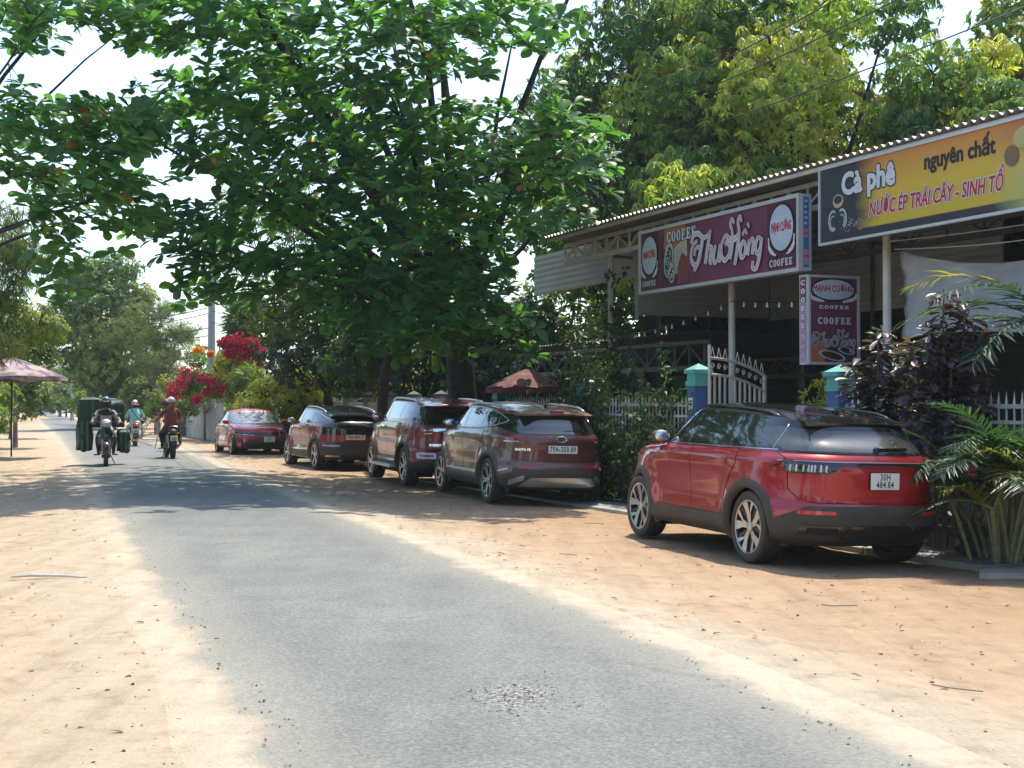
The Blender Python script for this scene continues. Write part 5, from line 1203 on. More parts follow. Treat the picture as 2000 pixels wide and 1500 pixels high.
# ---- parasols
def parasol(x, y, z, r, h, n, m_top, label, pole_base=0, tilt=0, sag=.06):
    t = empty('parasol', (x, y, pole_base), 0, label, 'parasol'); mb = MB(); top = z - pole_base
    for k in range(n):
        a0, a1 = 2 * PI * k / n + tilt, 2 * PI * (k + 1) / n + tilt; b = len(mb.v); rows = 6
        for i in range(rows + 1):
            q = i / rows; rr = r * q; zz = top - h * q ** 1.15
            for j in range(5):
                f_ = j / 4; a = a0 + (a1 - a0) * f_; edge = 1 - .06 * math.sin(PI * f_) * q; mb.v.append((math.cos(a) * rr * edge, math.sin(a) * rr * edge, zz - sag * math.sin(PI * f_) * q * (1 - q) * 2 + .03 * math.sin(PI * f_) * q))
        for i in range(rows):
            for j in range(4): mb.f.append((b + i * 5 + j, b + (i + 1) * 5 + j, b + (i + 1) * 5 + j + 1, b + i * 5 + j + 1)); mb.mi.append(0)
        b = len(mb.v)
        for j in range(9):     # hanging valance
            a = a0 + (a1 - a0) * j / 8; mb.v += [(math.cos(a) * r, math.sin(a) * r, top - h), (math.cos(a) * r * 1.01, math.sin(a) * r * 1.01, top - h - .10 - .03 * math.sin(j * PI))]
        for j in range(8): mb.f.append((b + 2 * j, b + 2 * j + 1, b + 2 * j + 3, b + 2 * j + 2)); mb.mi.append(0)
    mb.build('canopy', m_top, t, smooth=True)
    MB().tube([(0, 0, 0), (0, 0, top + .06)], .024, 8).build('pole', m_ink, t, smooth=True)
    for k in range(n):
        a = 2 * PI * k / n + tilt; MB().bar((0, 0, top - .05), (math.cos(a) * r * .99, math.sin(a) * r * .99, top - h - .01), .012).build('rib', m_ink, t)
        MB().bar((0, 0, top - h * 1.4), (math.cos(a) * r * .5, math.sin(a) * r * .5, top - h * .52), .010).build('strut', m_ink, t)
    return t
m_parR, nt, b = nt_new('faded_red_canvas'); tc = N(nt, 'TexCoord'); n1 = N(nt, 'TexNoise', i_Scale=3.0, i_Detail=5.0); lk(nt, tc.outputs['Object'], n1.inputs['Vector'])
lk(nt, ramp(nt, n1.outputs[0], [(.35, (.10, .02, .028)), (.55, (.17, .045, .05)), (.7, (.34, .16, .16))]).outputs[0], b.inputs['Base Color']); b.inputs['Roughness'].default_value = .8
p = at(1030, 760, 29.6); parasol(p.x, p.y, 2.31, .88, .42, 8, m_parR, 'faded red parasol on the cafe terrace behind the railings', pole_base=-.02, tilt=.2)

for k, (s_, o_, a_) in enumerate([(7.0, 1.3, .3), (7.9, 2.6, 2.0), (9.2, 2.7, 1.2), (12.0, 1.5, .4), (5.7, 1.9, 2.6), (10.3, 3.6, 4.0)]):
    t = empty('cafe_chair', tuple(fp(s_, o_, -.02)), a_, ['red plastic chair just inside the gateway', 'red plastic chair beyond the nearest cafe table', 'red plastic chair at the table behind the upright sign', 'red plastic chair at the table behind the tarpaulin', 'red plastic chair behind the railing creeper', 'red plastic chair deepest inside the shed'][k], 'chair', 'red plastic chairs in the cafe')
    mrc = m_redp; MB().box((0, 0, .44), (.40, .40, .03)).build('seat', mrc, t); MB().box((-.20, 0, .68), (.025, .38, .36)).build('backrest', mrc, t)
    for i in (-1, 1):
        for j in (-1, 1): MB().bar((i * .18, j * .18, 0), (i * .17, j * .17, .43), .035).build('leg', mrc, t)
ct = empty('counter', tuple(fp(9.0, 7.0, -.02)), math.atan2(U.y, U.x), 'pale serving counter at the back of the shed', 'counter'); MB().box((0, 0, .5), (3.0, .6, 1.0)).build('carcass', m_siding, ct); MB().box((0, 0, 1.03), (3.1, .7, .05)).build('counter_top', m_chair, ct)
# ------------------------------------------------------------------ railings, pillars, gate
m_pblue = mat('blue_paint', (.035, .12, .30), .6, var=.2, scale=3, dust=.2)
m_pteal = mat('teal_paint', (.10, .42, .38), .6, var=.15, scale=3, dust=.2)
m_rail = mat('pale_rail_paint', (.50, .50, .47), .5, var=.15, scale=5, dust=.15)
m_cream2 = mat('cream_gate_paint', (.58, .54, .45), .5, var=.12, scale=5, dust=.15)
FO = -1.25
def pillar(s_, w, ztop, m1, m2, label, sticker=False):
    p = fp(s_, FO); g = ground_z(p.x, p.y) - .1; t = empty('gate_pillar', (p.x, p.y, g), math.atan2(U.y, U.x), label, 'pillar', 'blue pillars of the cafe railing'); h = ztop - g
    MB().box((0, 0, (h - .34) / 2), (w, w, h - .34)).build('shaft', m1, t)
    o = MB(); o.box((0, 0, h - .30), (w * 1.16, w * 1.16, .08)); o.box((0, 0, h - .20), (w * 1.02, w * 1.02, .12)); o.box((0, 0, h - .11), (w * 1.3, w * 1.3, .06))
    o.add([(i * w * .62, j * w * .62, h - .08) for i, j in ((-1, -1), (1, -1), (1, 1), (-1, 1))] + [(0, 0, h + .02)], [(0, 1, 4), (1, 2, 4), (2, 3, 4), (3, 0, 4)]); o.build('cap', m2, t)
    if sticker: MB().box((-.02, -w / 2 - .003, h - .62), (.14, .004, .19)).build('notice', m_plate, t); MB().box((-.02, -w / 2 - .007, h - .58), (.10, .002, .02)).build('notice_line', m_blue, t); MB().box((-.02, -w / 2 - .007, h - .64), (.10, .002, .015)).build('notice_line', m_blue, t)
    return t
pillar(8.78, .26, 2.19, m_pblue, m_pteal, 'blue gate pillar with teal cap and a white notice, beside the open white gate', True)
pillar(12.56, .26, 2.08, m_pblue, m_pteal, 'blue gate pillar with teal cap standing behind the red SUV roof and dark shrub')
pillar(4.57, .26, 2.05, m_pblue, m_pteal, 'teal-capped pillar half buried in creeper behind the burgundy SUV')
pillar(16.6, .26, 2.05, m_pblue, m_pteal, 'blue railing pillar behind the areca palm')
pillar(.35, .26, 2.0, m_pblue, m_pteal, 'teal-capped pillar at the far corner of the cafe railing')
bar_me = MB().tube([(0, 0, 0), (0, 0, 1.62)], .013, 5).add([(.02, 0, 1.62), (0, .02, 1.62), (-.02, 0, 1.62), (0, -.02, 1.62), (0, 0, 1.78)], [(0, 1, 4), (1, 2, 4), (2, 3, 4), (3, 0, 4)]).mesh('fence_bar', m_rail)
def railing(s0, s1, label):
    p = fp(s0, FO); g = -.05; t = empty('metal_railing', (p.x, p.y, g), 0, label, 'railing', 'railings between the blue pillars'); q = fp(s1, FO) - p; q.z = 0; L = q.length
    mb = MB(); mb.bar(q * 0 + Vector((0, 0, .12)), q + Vector((0, 0, .12)), .14, .34); mb.build('plinth', m_conc, t)
    for z in (.36, 1.42, 1.60): MB().bar(Vector((0, 0, z)), q + Vector((0, 0, z)), .035, .04 if z < 1.5 else .05).build('rail', m_rail, t)
    n_ = int(L / .125)
    for k in range(1, n_):
        o = mobj('fence_bar', bar_me, t); o.location = q * (k / n_)
railing(.5, 4.42, 'white spiked railing behind the tall maroon SUV'); railing(4.72, 8.63, 'white spiked railing overgrown with creeper left of the white gate'); railing(12.7, 16.45, 'white spiked railing behind the areca palm')
railing(16.8, 20.5, 'white spiked railing at the near corner behind the palms')
# open gate leaf
ga, gb_ = Vector((3.10, 22.02, -.05)), Vector((4.13, 22.95, -.05)); gt = empty('gate_leaf', tuple(ga), math.atan2((gb_ - ga).y, (gb_ - ga).x), 'cream iron gate leaf with arched top and spikes, standing open', 'gate')
L = (gb_ - ga).length; zt = lambda x: 2.34 - .26 * (x / L) ** 2
MB().tube([(0, 0, .05), (0, 0, 2.55)], .028, 8).build('gate_frame', m_cream2, gt); MB().bar((L, 0, .05), (L, 0, zt(L)), .05).build('gate_frame', m_cream2, gt)
for dz in (0, -.26): MB().tube([(x, 0, zt(x) + dz) for x in np.linspace(0, L, 12)], .024, 6).build('gate_frame', m_cream2, gt)
for z in (.15, 1.0, 1.3): MB().bar((0, 0, z), (L, 0, z), .045).build('gate_frame', m_cream2, gt)
for k in range(1, 11):
    x = L * k / 11; MB().bar((x, 0, .15), (x, 0, zt(x) - .26), .030).build('gate_bar', m_cream2, gt)
for k in range(9):
    x = L * (k + .5) / 9; MB().tube([(x - .05, 0, zt(x) + .01), (x, 0, zt(x) + .17), (x + .05, 0, zt(x) + .01)], .008, 5).build('gate_spike', m_cream2, gt)
    c_ = [(x + .045 * math.cos(a) * (1 - a / 9), 0, zt(x) - .13 + .06 * math.sin(a) * (1 - a / 9)) for a in np.linspace(0, 7.5, 14)]; MB().tube(c_, .008, 5).build('gate_scroll', m_cream2, gt)
# ---- neighbour's concrete fence beyond the tree
m_beige = mat('beige_render', (.34, .29, .23), .85, var=.18, scale=2, dust=.2); m_capd = mat('dark_coping', (.12, .11, .10), .8, var=.2)
fa, fb = Vector((-1.75, 34.6, -.03)), Vector((-8.2, 50.5, 0)); d = fb - fa; nf = 8
nbw = empty('concrete_fence', tuple(fa), 0, 'beige concrete fence with dark pillar caps beyond the big tree', 'fence')
for k in range(nf + 1):
    p = d * (k / nf); MB().box(p + Vector((0, 0, .88)), (.26, .26, 1.76)).build('pillar', m_beige, nbw)
    o = MB().box(p + Vector((0, 0, 1.79)), (.38, .38, .07)); o.add([Vector((i * .17, j * .17, 1.825)) + p for i, j in ((-1, -1), (1, -1), (1, 1), (-1, 1))] + [p + Vector((0, 0, 1.92))], [(0, 1, 4), (1, 2, 4), (2, 3, 4), (3, 0, 4)]); o.build('pillar_cap', m_capd, nbw)
    if k < nf:
        a, b_ = d * ((k + .07) / nf), d * ((k + .93) / nf)
        for z0, z1 in ((.0, .55), (.56, 1.1), (1.11, 1.62)): MB().bar(a + Vector((0, 0, (z0 + z1) / 2)), b_ + Vector((0, 0, (z0 + z1) / 2)), .07, z1 - z0 - .01).build('concrete_panel', m_beige, nbw)
# lantern pillar
p = at(531, 800, 53); lp = empty('lantern_pillar', (p.x, p.y, 0), .3, 'pale stone gate pillar topped by a small lantern, beside the bougainvillea', 'pillar')
m_stone = mat('pale_stone', (.50, .47, .42), .8, var=.2, scale=4)
MB().box((0, 0, 1.1), (.50, .50, 2.2)).build('shaft', m_stone, lp)
o = MB(); o.box((0, 0, 2.22), (.62, .62, .08)); o.box((0, 0, 2.36), (.56, .56, .10)); o.box((0, 0, 2.46), (.66, .66, .06)); o.build('cornice', m_stone, lp)
o = MB(); o.box((0, 0, 2.52), (.34, .34, .04))
for i, j in ((-1, -1), (1, -1), (1, 1), (-1, 1)): o.box((i * .13, j * .13, 2.62), (.05, .05, .18))
o.add([(i * .26, j * .26, 2.71) for i, j in ((-1, -1), (1, -1), (1, 1), (-1, 1))] + [(0, 0, 2.9)], [(0, 1, 4), (1, 2, 4), (2, 3, 4), (3, 0, 4), (0, 3, 2, 1)]); ln_ = o.build('lantern', m_stone, lp); MB().box((0, 0, 2.62), (.18, .18, .16)).build('lantern_glass', m_dark, ln_)
# grey corrugated gate left of the sedan
m_tin = mat('weathered_tin', (.34, .35, .34), .6, metal=.2, var=.25, scale=2, dust=.3)
tg = empty('tin_fence', tuple(at(360, 850, 66)), 0, 'weathered grey sheet fence under the bougainvillea, left of the sedan', 'fence'); tg.location.z = 0
a = Vector(tg.location); ends = [(at(360, 850, 66), 7), (at(433, 850, 55), 0)]
p0, p1 = Vector((a.x, a.y, 0)), Vector((at(436, 850, 55).x, 55, 0)); dv = (p1 - p0); nb_ = 26
for k in range(nb_):
    q0, q1 = dv * (k / nb_), dv * ((k + .93) / nb_); h = 1.55 + random.uniform(-.05, .08) + .25 * math.sin(k * .25)
    MB().bar(q0 + Vector((0, 0, h / 2)), q1 + Vector((0, 0, h / 2)), .03, h).build('plank', m_tin, tg)
MB().bar(Vector((0, 0, .5)) + Vector((-.03, -.05, 0)), dv + Vector((-.03, -.05, .5)), .05, .07).build('rail', m_tin, tg)
MB().box((dv.x * .05, dv.y * .05 - .12, .75), (.9, .06, 1.5)).build('door', mat('dark_tin_door', (.07, .10, .10), .5), tg)
# ---- utility poles and wires
m_pole = mat('concrete_pole', (.36, .36, .37), .8, var=.12, scale=2)
def upole(px, Y, r0, h, label, arms=2, lean=0):
    p = at(px, 800, Y); t = empty('utility_pole', (p.x, p.y, 0), .35, label, 'utility pole'); MB().tube([(0, 0, -.3), (lean, 0, h)], [r0, r0 * .62], 12).build('pole', m_pole, t, smooth=True)
    for k in range(arms):
        z = h - .35 - .8 * k; MB().box((lean * z / h, .1, z), (1.9, .09, .09)).build('cross_arm', m_steeld, t)
        for i in (-.85, -.3, .3, .85): MB().lathe([(.03, 0), (.06, .03), (.03, .06), (.055, .09), (.02, .14)], 8, c=(lean * z / h + i, .1, z + .05)).build('insulator', m_wht, t)
    return Vector((p.x, p.y, 0))
PA = upole(413, 60, .20, 8.6, 'concrete utility pole rising behind the red bougainvillea'); PB = upole(141, 118, .17, 7.2, 'thin utility pole far down the road beside the big round tree'); PC = upole(117, 150, .17, 7.4, 'most distant utility pole on the left of the road', 1)
PD = upole(533, 58, .15, 5.2, 'short grey pole behind the lantern pillar', 0)
def wire(a, b, sag, label, r=.011, seg=18, grp=None):
    a, b = Vector(a), Vector(b); o = MB().tube([a.lerp(b, t) - Vector((0, 0, sag * 4 * t * (1 - t))) for t in np.linspace(0, 1, seg)], r, 4).build('overhead_wire', m_ink); tag(o, label, 'wire', grp)
# strands over the cafe, running from top right down towards the big tree
for k, (a, b) in enumerate([((1640, -5, 24), (1125, 228, 46)), ((1760, -5, 24), (1128, 258, 46)), ((2010, 10, 22), (1080, 330, 46))]):
    wire(at(*a), at(*b), .25, ['highest overhead wire crossing the mango trees', 'second overhead wire crossing the mango trees, just under the highest', 'lowest overhead wire, running from the top right corner above the shed roof'][k], .017)
for k in range(4): wire(PA + Vector((-.9 + .6 * k, 0, 8.3)), at(620 + 40 * k, 190 - 20 * k, 24), .5, ['overhead wire from the concrete pole through the tree, first of four', 'overhead wire from the concrete pole through the tree, second of four', 'overhead wire from the concrete pole through the tree, third of four', 'overhead wire from the concrete pole through the tree, last of four'][k], .010, grp='wires leaving the concrete pole')
q_ = ['strand', 'cable']
for k, (ya, yb, Yb) in enumerate([(600, 612, 118), (611, 622, 118), (640, 628, 118), (655, 640, 118), (690, 694, 118), (590, 575, 118)]):
    wire(at(412, ya, 60), at(100 + 4 * k, yb, Yb), .7, 'sagging roadside wire seen against the round tree, %s from the top' % ['second', 'third', 'fourth', 'fifth', 'lowest', 'highest'][k], .022, grp='wires along the far roadside')
for k in range(5): wire(at(110 + k, 596 + 13 * k, 118), at(-60, 560 + 22 * k, 60), .5, 'thin wire crossing the sky gap on the left, %s of five' % ['highest', 'second', 'third', 'fourth', 'lowest'][k], .016, grp='wires over the left verge')
for k in range(3): wire(at(413, 585 + 22 * k, 60), at(560, 588 + 26 * k, 52), .15, 'short wire right of the concrete pole, %s of three' % ['upper', 'middle', 'lower'][k], .014, grp='wires right of the pole')
wire(at(412, 610, 60), at(360, 680, 58), .05, 'slanting stay wire beside the concrete pole', .014)
wire(at(130, 462, 40), at(300, 520, 44), .25, 'thin wire crossing the pale sky left of the big tree, upper', .010); wire(at(300, 520, 44), at(380, 552, 50), .1, 'thin wire crossing the pale sky just before the concrete pole', .010)
# ---- parasol on the left verge
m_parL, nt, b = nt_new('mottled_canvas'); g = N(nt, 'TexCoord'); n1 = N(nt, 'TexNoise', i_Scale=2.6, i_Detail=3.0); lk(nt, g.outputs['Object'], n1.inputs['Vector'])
lk(nt, ramp(nt, n1.outputs[0], [(.40, (.10, .075, .085)), (.47, (.16, .11, .12)), (.54, (.36, .25, .25)), (.7, (.42, .30, .30))]).outputs[0], b.inputs['Base Color']); b.inputs['Roughness'].default_value = .85  # sun dapple under the tree, painted into the canvas colour
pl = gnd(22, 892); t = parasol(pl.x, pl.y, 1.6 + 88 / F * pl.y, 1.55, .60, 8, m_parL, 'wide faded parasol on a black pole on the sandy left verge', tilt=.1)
# ---- distant things on the left verge
def parked_white(px, py, label): pass
# ------------------------------------------------------------------ foliage
def tmpl(kind):
    if kind == 'almond':
        w = [(0, .02), (.22, .10), (.50, .235), (.76, .285), (.93, .19), (1.0, .0)]; V = []; T = []
        for y, x in w: z = -.16 * y * y; V += [(-x, y, z + abs(x) * .30), (0, y, z), (x, y, z + abs(x) * .30)]
        for i in range(len(w) - 1):
            a = 3 * i; T += [(a, a + 1, a + 4), (a, a + 4, a + 3), (a + 1, a + 2, a + 5), (a + 1, a + 5, a + 4)]
        return np.array(V), np.array(T)
    if kind == 'lance':
        w = [(0, .02), (.3, .115), (.65, .10), (1.0, 0)]; V = []; T = []
        for y, x in w: z = -.22 * y * y; V += [(-x, y, z + x * .4), (0, y, z), (x, y, z + x * .4)]
        for i in range(len(w) - 1):
            a = 3 * i; T += [(a, a + 1, a + 4), (a, a + 4, a + 3), (a + 1, a + 2, a + 5), (a + 1, a + 5, a + 4)]
        return np.array(V), np.array(T)
    if kind == 'oval':
        V = [(0, 0, 0), (-.26, .45, .07), (0, .5, 0), (.26, .45, .07), (0, 1, -.12)]; T = [(0, 2, 1), (1, 2, 4), (0, 3, 2), (3, 4, 2)]
        return np.array(V, float), np.array(T)
    if kind == 'blade':
        V = [(-.05, 0, 0), (.05, 0, 0), (-.06, .5, -.04), (.06, .5, -.04), (0, 1, -.2)]; T = [(0, 1, 3), (0, 3, 2), (2, 3, 4)]
        return np.array(V, float), np.array(T)
def nrm_(a): return a / np.maximum(np.linalg.norm(a, axis=1, keepdims=True), 1e-9)
def place(kind, pos, d, up, sc, var, wid=1.0):
    V, T = tmpl(kind); V = V * np.array([wid, 1, 1]); d = nrm_(d); sd_ = nrm_(np.cross(d, up)); n = np.cross(sd_, d); M = len(pos)
    P_ = pos[:, None, :] + sc[:, None, None] * (V[None, :, 0:1] * sd_[:, None, :] + V[None, :, 1:2] * d[:, None, :] + V[None, :, 2:3] * n[:, None, :])
    TT = T[None] + (np.arange(M) * len(V))[:, None, None]
    return P_.reshape(-1, 3), TT.reshape(-1, 3), np.repeat(var, len(V))
def merge(parts):
    V, T, A, b = [], [], [], 0
    for v, t, a in parts: V.append(v); T.append(t + b); A.append(a); b += len(v)
    return np.concatenate(V), np.concatenate(T), np.concatenate(A)
m_bark = mat('bark', (.028, .025, .023), .9, var=.4, scale=9, bump=.8, bscale=30)
m_bark2 = mat('grey_bark', (.20, .17, .14), .9, var=.3, scale=6, bump=.5, bscale=30)
m_almond = leaf_mat('almond_leaves', [(0, (0.052, 0.128, 0.049)), (.45, (0.084, 0.196, 0.057)), (.80, (0.131, 0.263, 0.055)), (.93, (0.246, 0.351, 0.038)), (.985, (0.377, 0.351, 0.038)), (1, (0.435, 0.162, 0.028))], .52, .38, .45)
m_mango = leaf_mat('mango_leaves', [(0, (.042, .088, .032)), (.35, (.085, .155, .042)), (.6, (.17, .26, .055)), (.85, (.35, .41, .08)), (1, (.52, .47, .11))], .50, .42, .4)
m_green = leaf_mat('green_leaves', [(0, (0.050, 0.097, 0.030)), (.5, (0.112, 0.176, 0.045)), (.85, (0.224, 0.270, 0.055)), (1, (0.364, 0.324, 0.070))], .42, .5, .3)
m_dkgreen = leaf_mat('dark_leaves', [(0, (0.019, 0.045, 0.018)), (.6, (0.045, 0.090, 0.026)), (1, (0.120, 0.158, 0.033))], .35, .45, .4)
m_lime = leaf_mat('lime_leaves', [(0, (0.095, 0.162, 0.022)), (.5, (0.243, 0.270, 0.033)), (1, (0.567, 0.459, 0.066))], .45, .5, .3)
m_olive = leaf_mat('olive_leaves', [(0, (.055, .080, .030)), (.5, (.11, .145, .050)), (1, (.19, .21, .075))], .4, .6, .2)
m_brownf = leaf_mat('flower_sprays', [(0, (.16, .10, .045)), (1, (.32, .20, .09))], .3, .7, .2)
m_bract = leaf_mat('magenta_bracts', [(0, (.38, .015, .07)), (1, (.66, .05, .13))], .35, .6, .2, tcol=.9)
m_cordy = leaf_mat('purple_leaves', [(0, (.060, .042, .058)), (.6, (.12, .085, .11)), (.9, (.19, .14, .16)), (1, (.06, .10, .06))], .25, .36, .55)
m_palm = leaf_mat('palm_leaflets', [(0, (.020, .055, .035)), (.6, (.042, .095, .045)), (.9, (.10, .16, .04)), (1, (.30, .26, .05))], .35, .4, .45)
def cluster(pos, out, n, L, kind, spread, droop, var, wid=1.0, jl=.25, vj=.12):
    """n leaves around each point: radiating about direction 'out', drooping by 'droop'"""
    M = len(pos); a = rng.uniform(0, 2 * PI, (M, n)) * .25 + (np.arange(n) * 2.4)[None] + rng.uniform(0, 6.3, (M, 1)); el = rng.normal(spread, .22, (M, n))
    out = nrm_(out); t = np.where(np.abs(out[:, 2:3]) > .9, np.array([[1., 0, 0]]), np.array([[0, 0, 1.]])); e1 = nrm_(np.cross(out, t)); e2 = np.cross(out, e1)
    d = np.cos(a)[..., None] * e1[:, None] + np.sin(a)[..., None] * e2[:, None]; d = d * np.cos(el)[..., None] + out[:, None] * np.sin(el)[..., None]; d[..., 2] -= droop
    d = d.reshape(-1, 3); p = np.repeat(pos, n, 0) + d * .02; up = nrm_(np.repeat(out, n, 0) + rng.normal(0, .25, (M * n, 3)) + np.array([0, 0, .3]))
    sc = L * rng.uniform(1 - jl, 1 + jl, M * n); v = np.clip(np.repeat(var, n) + rng.normal(0, vj, M * n), 0, 1)
    return place(kind, p, d, up, sc, v, wid)
def limb_tubes(mb, base, fork, targets, r0, rnd, taper=.25):
    """limbs from the fork to each target; returns points along them"""
    pts = []
    for t in targets:
        t = Vector(t); m = fork.lerp(t, .45) + Vector((rnd.uniform(-.3, .3), rnd.uniform(-.3, .3), .10 * (t - fork).length * rnd.uniform(.2, 1))); C = []
        for q in np.linspace(0, 1, 9): p = fork.lerp(m, q).lerp(m.lerp(t, q), q); C.append(p + Vector((rnd.uniform(-.06, .06), rnd.uniform(-.06, .06), rnd.uniform(-.05, .05))) * (1 if 0 < q < 1 else 0))
        L = (t - fork).length; r = r0 * min(1, .35 + L * .07); mb.tube(C, [r * (1 - (1 - taper * .5) * q) for q in np.linspace(0, 1, 9)], 7); pts += C[2:]
    return pts
def twigs(mb, limbs, ends, r=.012, lim=1.1):
    L = np.array([tuple(p) for p in limbs])
    for e in ends:
        if ((L - e) ** 2).sum(1).min() > lim * lim: continue
        k = int(np.argmin(((L - e) ** 2).sum(1) + (L[:, 2] > e[2] + .5) * .5)); a, b = Vector(L[k]), Vector(e); m = a.lerp(b, .5) + Vector((0, 0, .06 * (b - a).length)); mb.tube([a, m, b], [r * 1.8, r * 1.3, r * .7], 3, cap=False)
def tree_root(name, base, label, group=None, cat='tree'): return empty(name, tuple(base), 0, label, cat, group)

# ---- the spreading Indian almond trees (photo measured in cells of 50 px: leaf density 0-9)
GRID = '''888888888888578888887530
753244678887458888445510
200001324588874378400110
410012468888878752001210
886877888888888876542552
888888488888888888888887
887770148888888888888887
065776013888888888888742
064366865676888888886530
035232688432577888861000
025000067777788888850000
035000057745666678840000
021000000003346788886000
000000000000004567765000'''.split()
def almond(cols, yr, base, fork, label, r0, seed, dens, nlimb, zmin=2.7):
    g = np.random.default_rng(seed); rnd = random.Random(seed); pos = []
    for j, row in enumerate(GRID):
        for i in range(*cols):
            dn = int(row[i]) if i < len(row) else 0
            for _ in range(int(dn * dens + g.random()) if dn > 3 else int(max(0, dn - 1) * dens * .5 + g.random() * (dn > 0))):
                px, py = g.uniform(i * 50, i * 50 + 50), g.uniform(j * 50, j * 50 + 50)
                lo, hi = yr(px, py); Y = g.uniform(lo, hi) if g.random() > .35 else g.uniform(lo, lo + (hi - lo) * .3); p = at(px, py, Y)
                if p.z > zmin: pos.append(tuple(p))
    pos = np.array(pos); n = len(pos)
    # above the frame the crown goes on
    top = pos[pos[:, 2] > np.percentile(pos[:, 2], 78)]; extra = top[g.integers(0, len(top), n // 3)] + g.normal(0, .4, (n // 3, 3)) + np.array([0, .6, 1.9]); extra = extra[785 - F * (extra[:, 2] - CAM_H) / extra[:, 1] < -45]
    allp = np.concatenate([pos, extra]); out = np.tile([[0, 0, 1.]], (len(allp), 1)) + g.normal(0, .35, (len(allp), 3)); c0 = np.array(tuple(fork)); rad = allp - c0; rad[:, 2] = 0; out += nrm_(rad) * .35
    bright = np.clip(.35 + .22 * np.sin(allp[:, 0] * 1.7 + allp[:, 1] * 1.1) + g.normal(0, .12, len(allp)) + .25 * (g.random(len(allp)) > .93), 0, 1)
    V, T, A = cluster(allp, out, 10, .275, 'almond', .32, .12, bright, 1.0, .38)
    t = tree_root('almond_tree', base, label, 'broad-leaved almond trees over the road'); bl = np.array(tuple(base))
    nv = len(tmpl('almond')[0]); nt_ = len(tmpl('almond')[1]); M = len(V) // nv; first = V[::nv]; 
    pxs = 1000 + F * first[:, 0] / np.maximum(first[:, 1], 1); pys = 785 - F * (first[:, 2] - CAM_H) / np.maximum(first[:, 1], 1)
    seen = (pxs > 5) & (pxs < 1995) & (pys > 5) & (pys < 1400); order = np.argsort(np.where(seen, first[:, 1], 1e9))[:300]
    keep = np.ones(M, bool); keep[order] = False
    Vk = V.reshape(M, nv, 3)
    for k in order:
        me = tris_mesh('leaf', Vk[k] - bl, tmpl('almond')[1], m_almond, A[k * nv:(k + 1) * nv]); mobj('leaf', me, t)
    idx = np.where(keep)[0]; T0 = tmpl('almond')[1]; TT = (T0[None] + (np.arange(len(idx)) * nv)[:, None, None]).reshape(-1, 3)
    me = tris_mesh('foliage', Vk[idx].reshape(-1, 3) - bl, TT, m_almond, A.reshape(M, nv)[idx].ravel()); mobj('foliage', me, t, kind='stuff')
    # wood
    tr = MB(); B = Vector(base); tr.tube([B - Vector((0, 0, .3)), B + Vector((0, 0, .25)), B.lerp(fork, .5) + Vector((.08, 0, 0)), fork], [r0 * 1.5, r0 * 1.08, r0 * .9, r0 * .85], 14)
    pick = [allp[g.integers(0, len(allp))]]
    while len(pick) < nlimb:
        c = allp[g.integers(0, len(allp), 40)]; dmin = np.min([((c - q) ** 2).sum(1) for q in pick], axis=0); pick.append(c[int(np.argmax(dmin))])
    L = limb_tubes(tr, B, fork, pick, r0 * .42, rnd); o = tr.build('trunk', m_bark, t, smooth=True, world=True)
    mb = MB(); twigs(mb, L, allp, .006, .8); mb.build('twigs', m_bark, t, world=True, kind='stuff')
    return t
def yr1(px, py):
    if py > 480: return (25.0, 30.5)
    if px > 900: return (24.0, 31)
    return (24.5, 36.5)
almond((5, 24), yr1, (-1.15, 32.0, -.1), Vector((-1.25, 31.9, 3.3)), 'huge spreading almond tree with paddle leaves, trunk behind the tall maroon SUV', .36, 11, 1.22, 34, 2.15)
almond((0, 6), lambda a, b: (23.5, 30.5), (-14.6, 30.5, -.05), Vector((-14.3, 30.3, 3.4)), 'almond tree reaching in over the left verge, its trunk outside the picture', .20, 12, 1.25, 9, 3.0)
# slender second trunk and hanging roots under the big crown
tk = MB(); tk.tube([(-3.35, 35.2, -.2), (-3.2, 35.1, 2.2), (-2.6, 34.6, 4.8), (-2.3, 34.2, 6.8)], [.15, .13, .11, .06], 9); o = tk.build('bare_trunk', m_bark, smooth=True); tag(o, 'slender dark trunk left of the main almond trunk, in front of the beige fence', 'tree trunk')

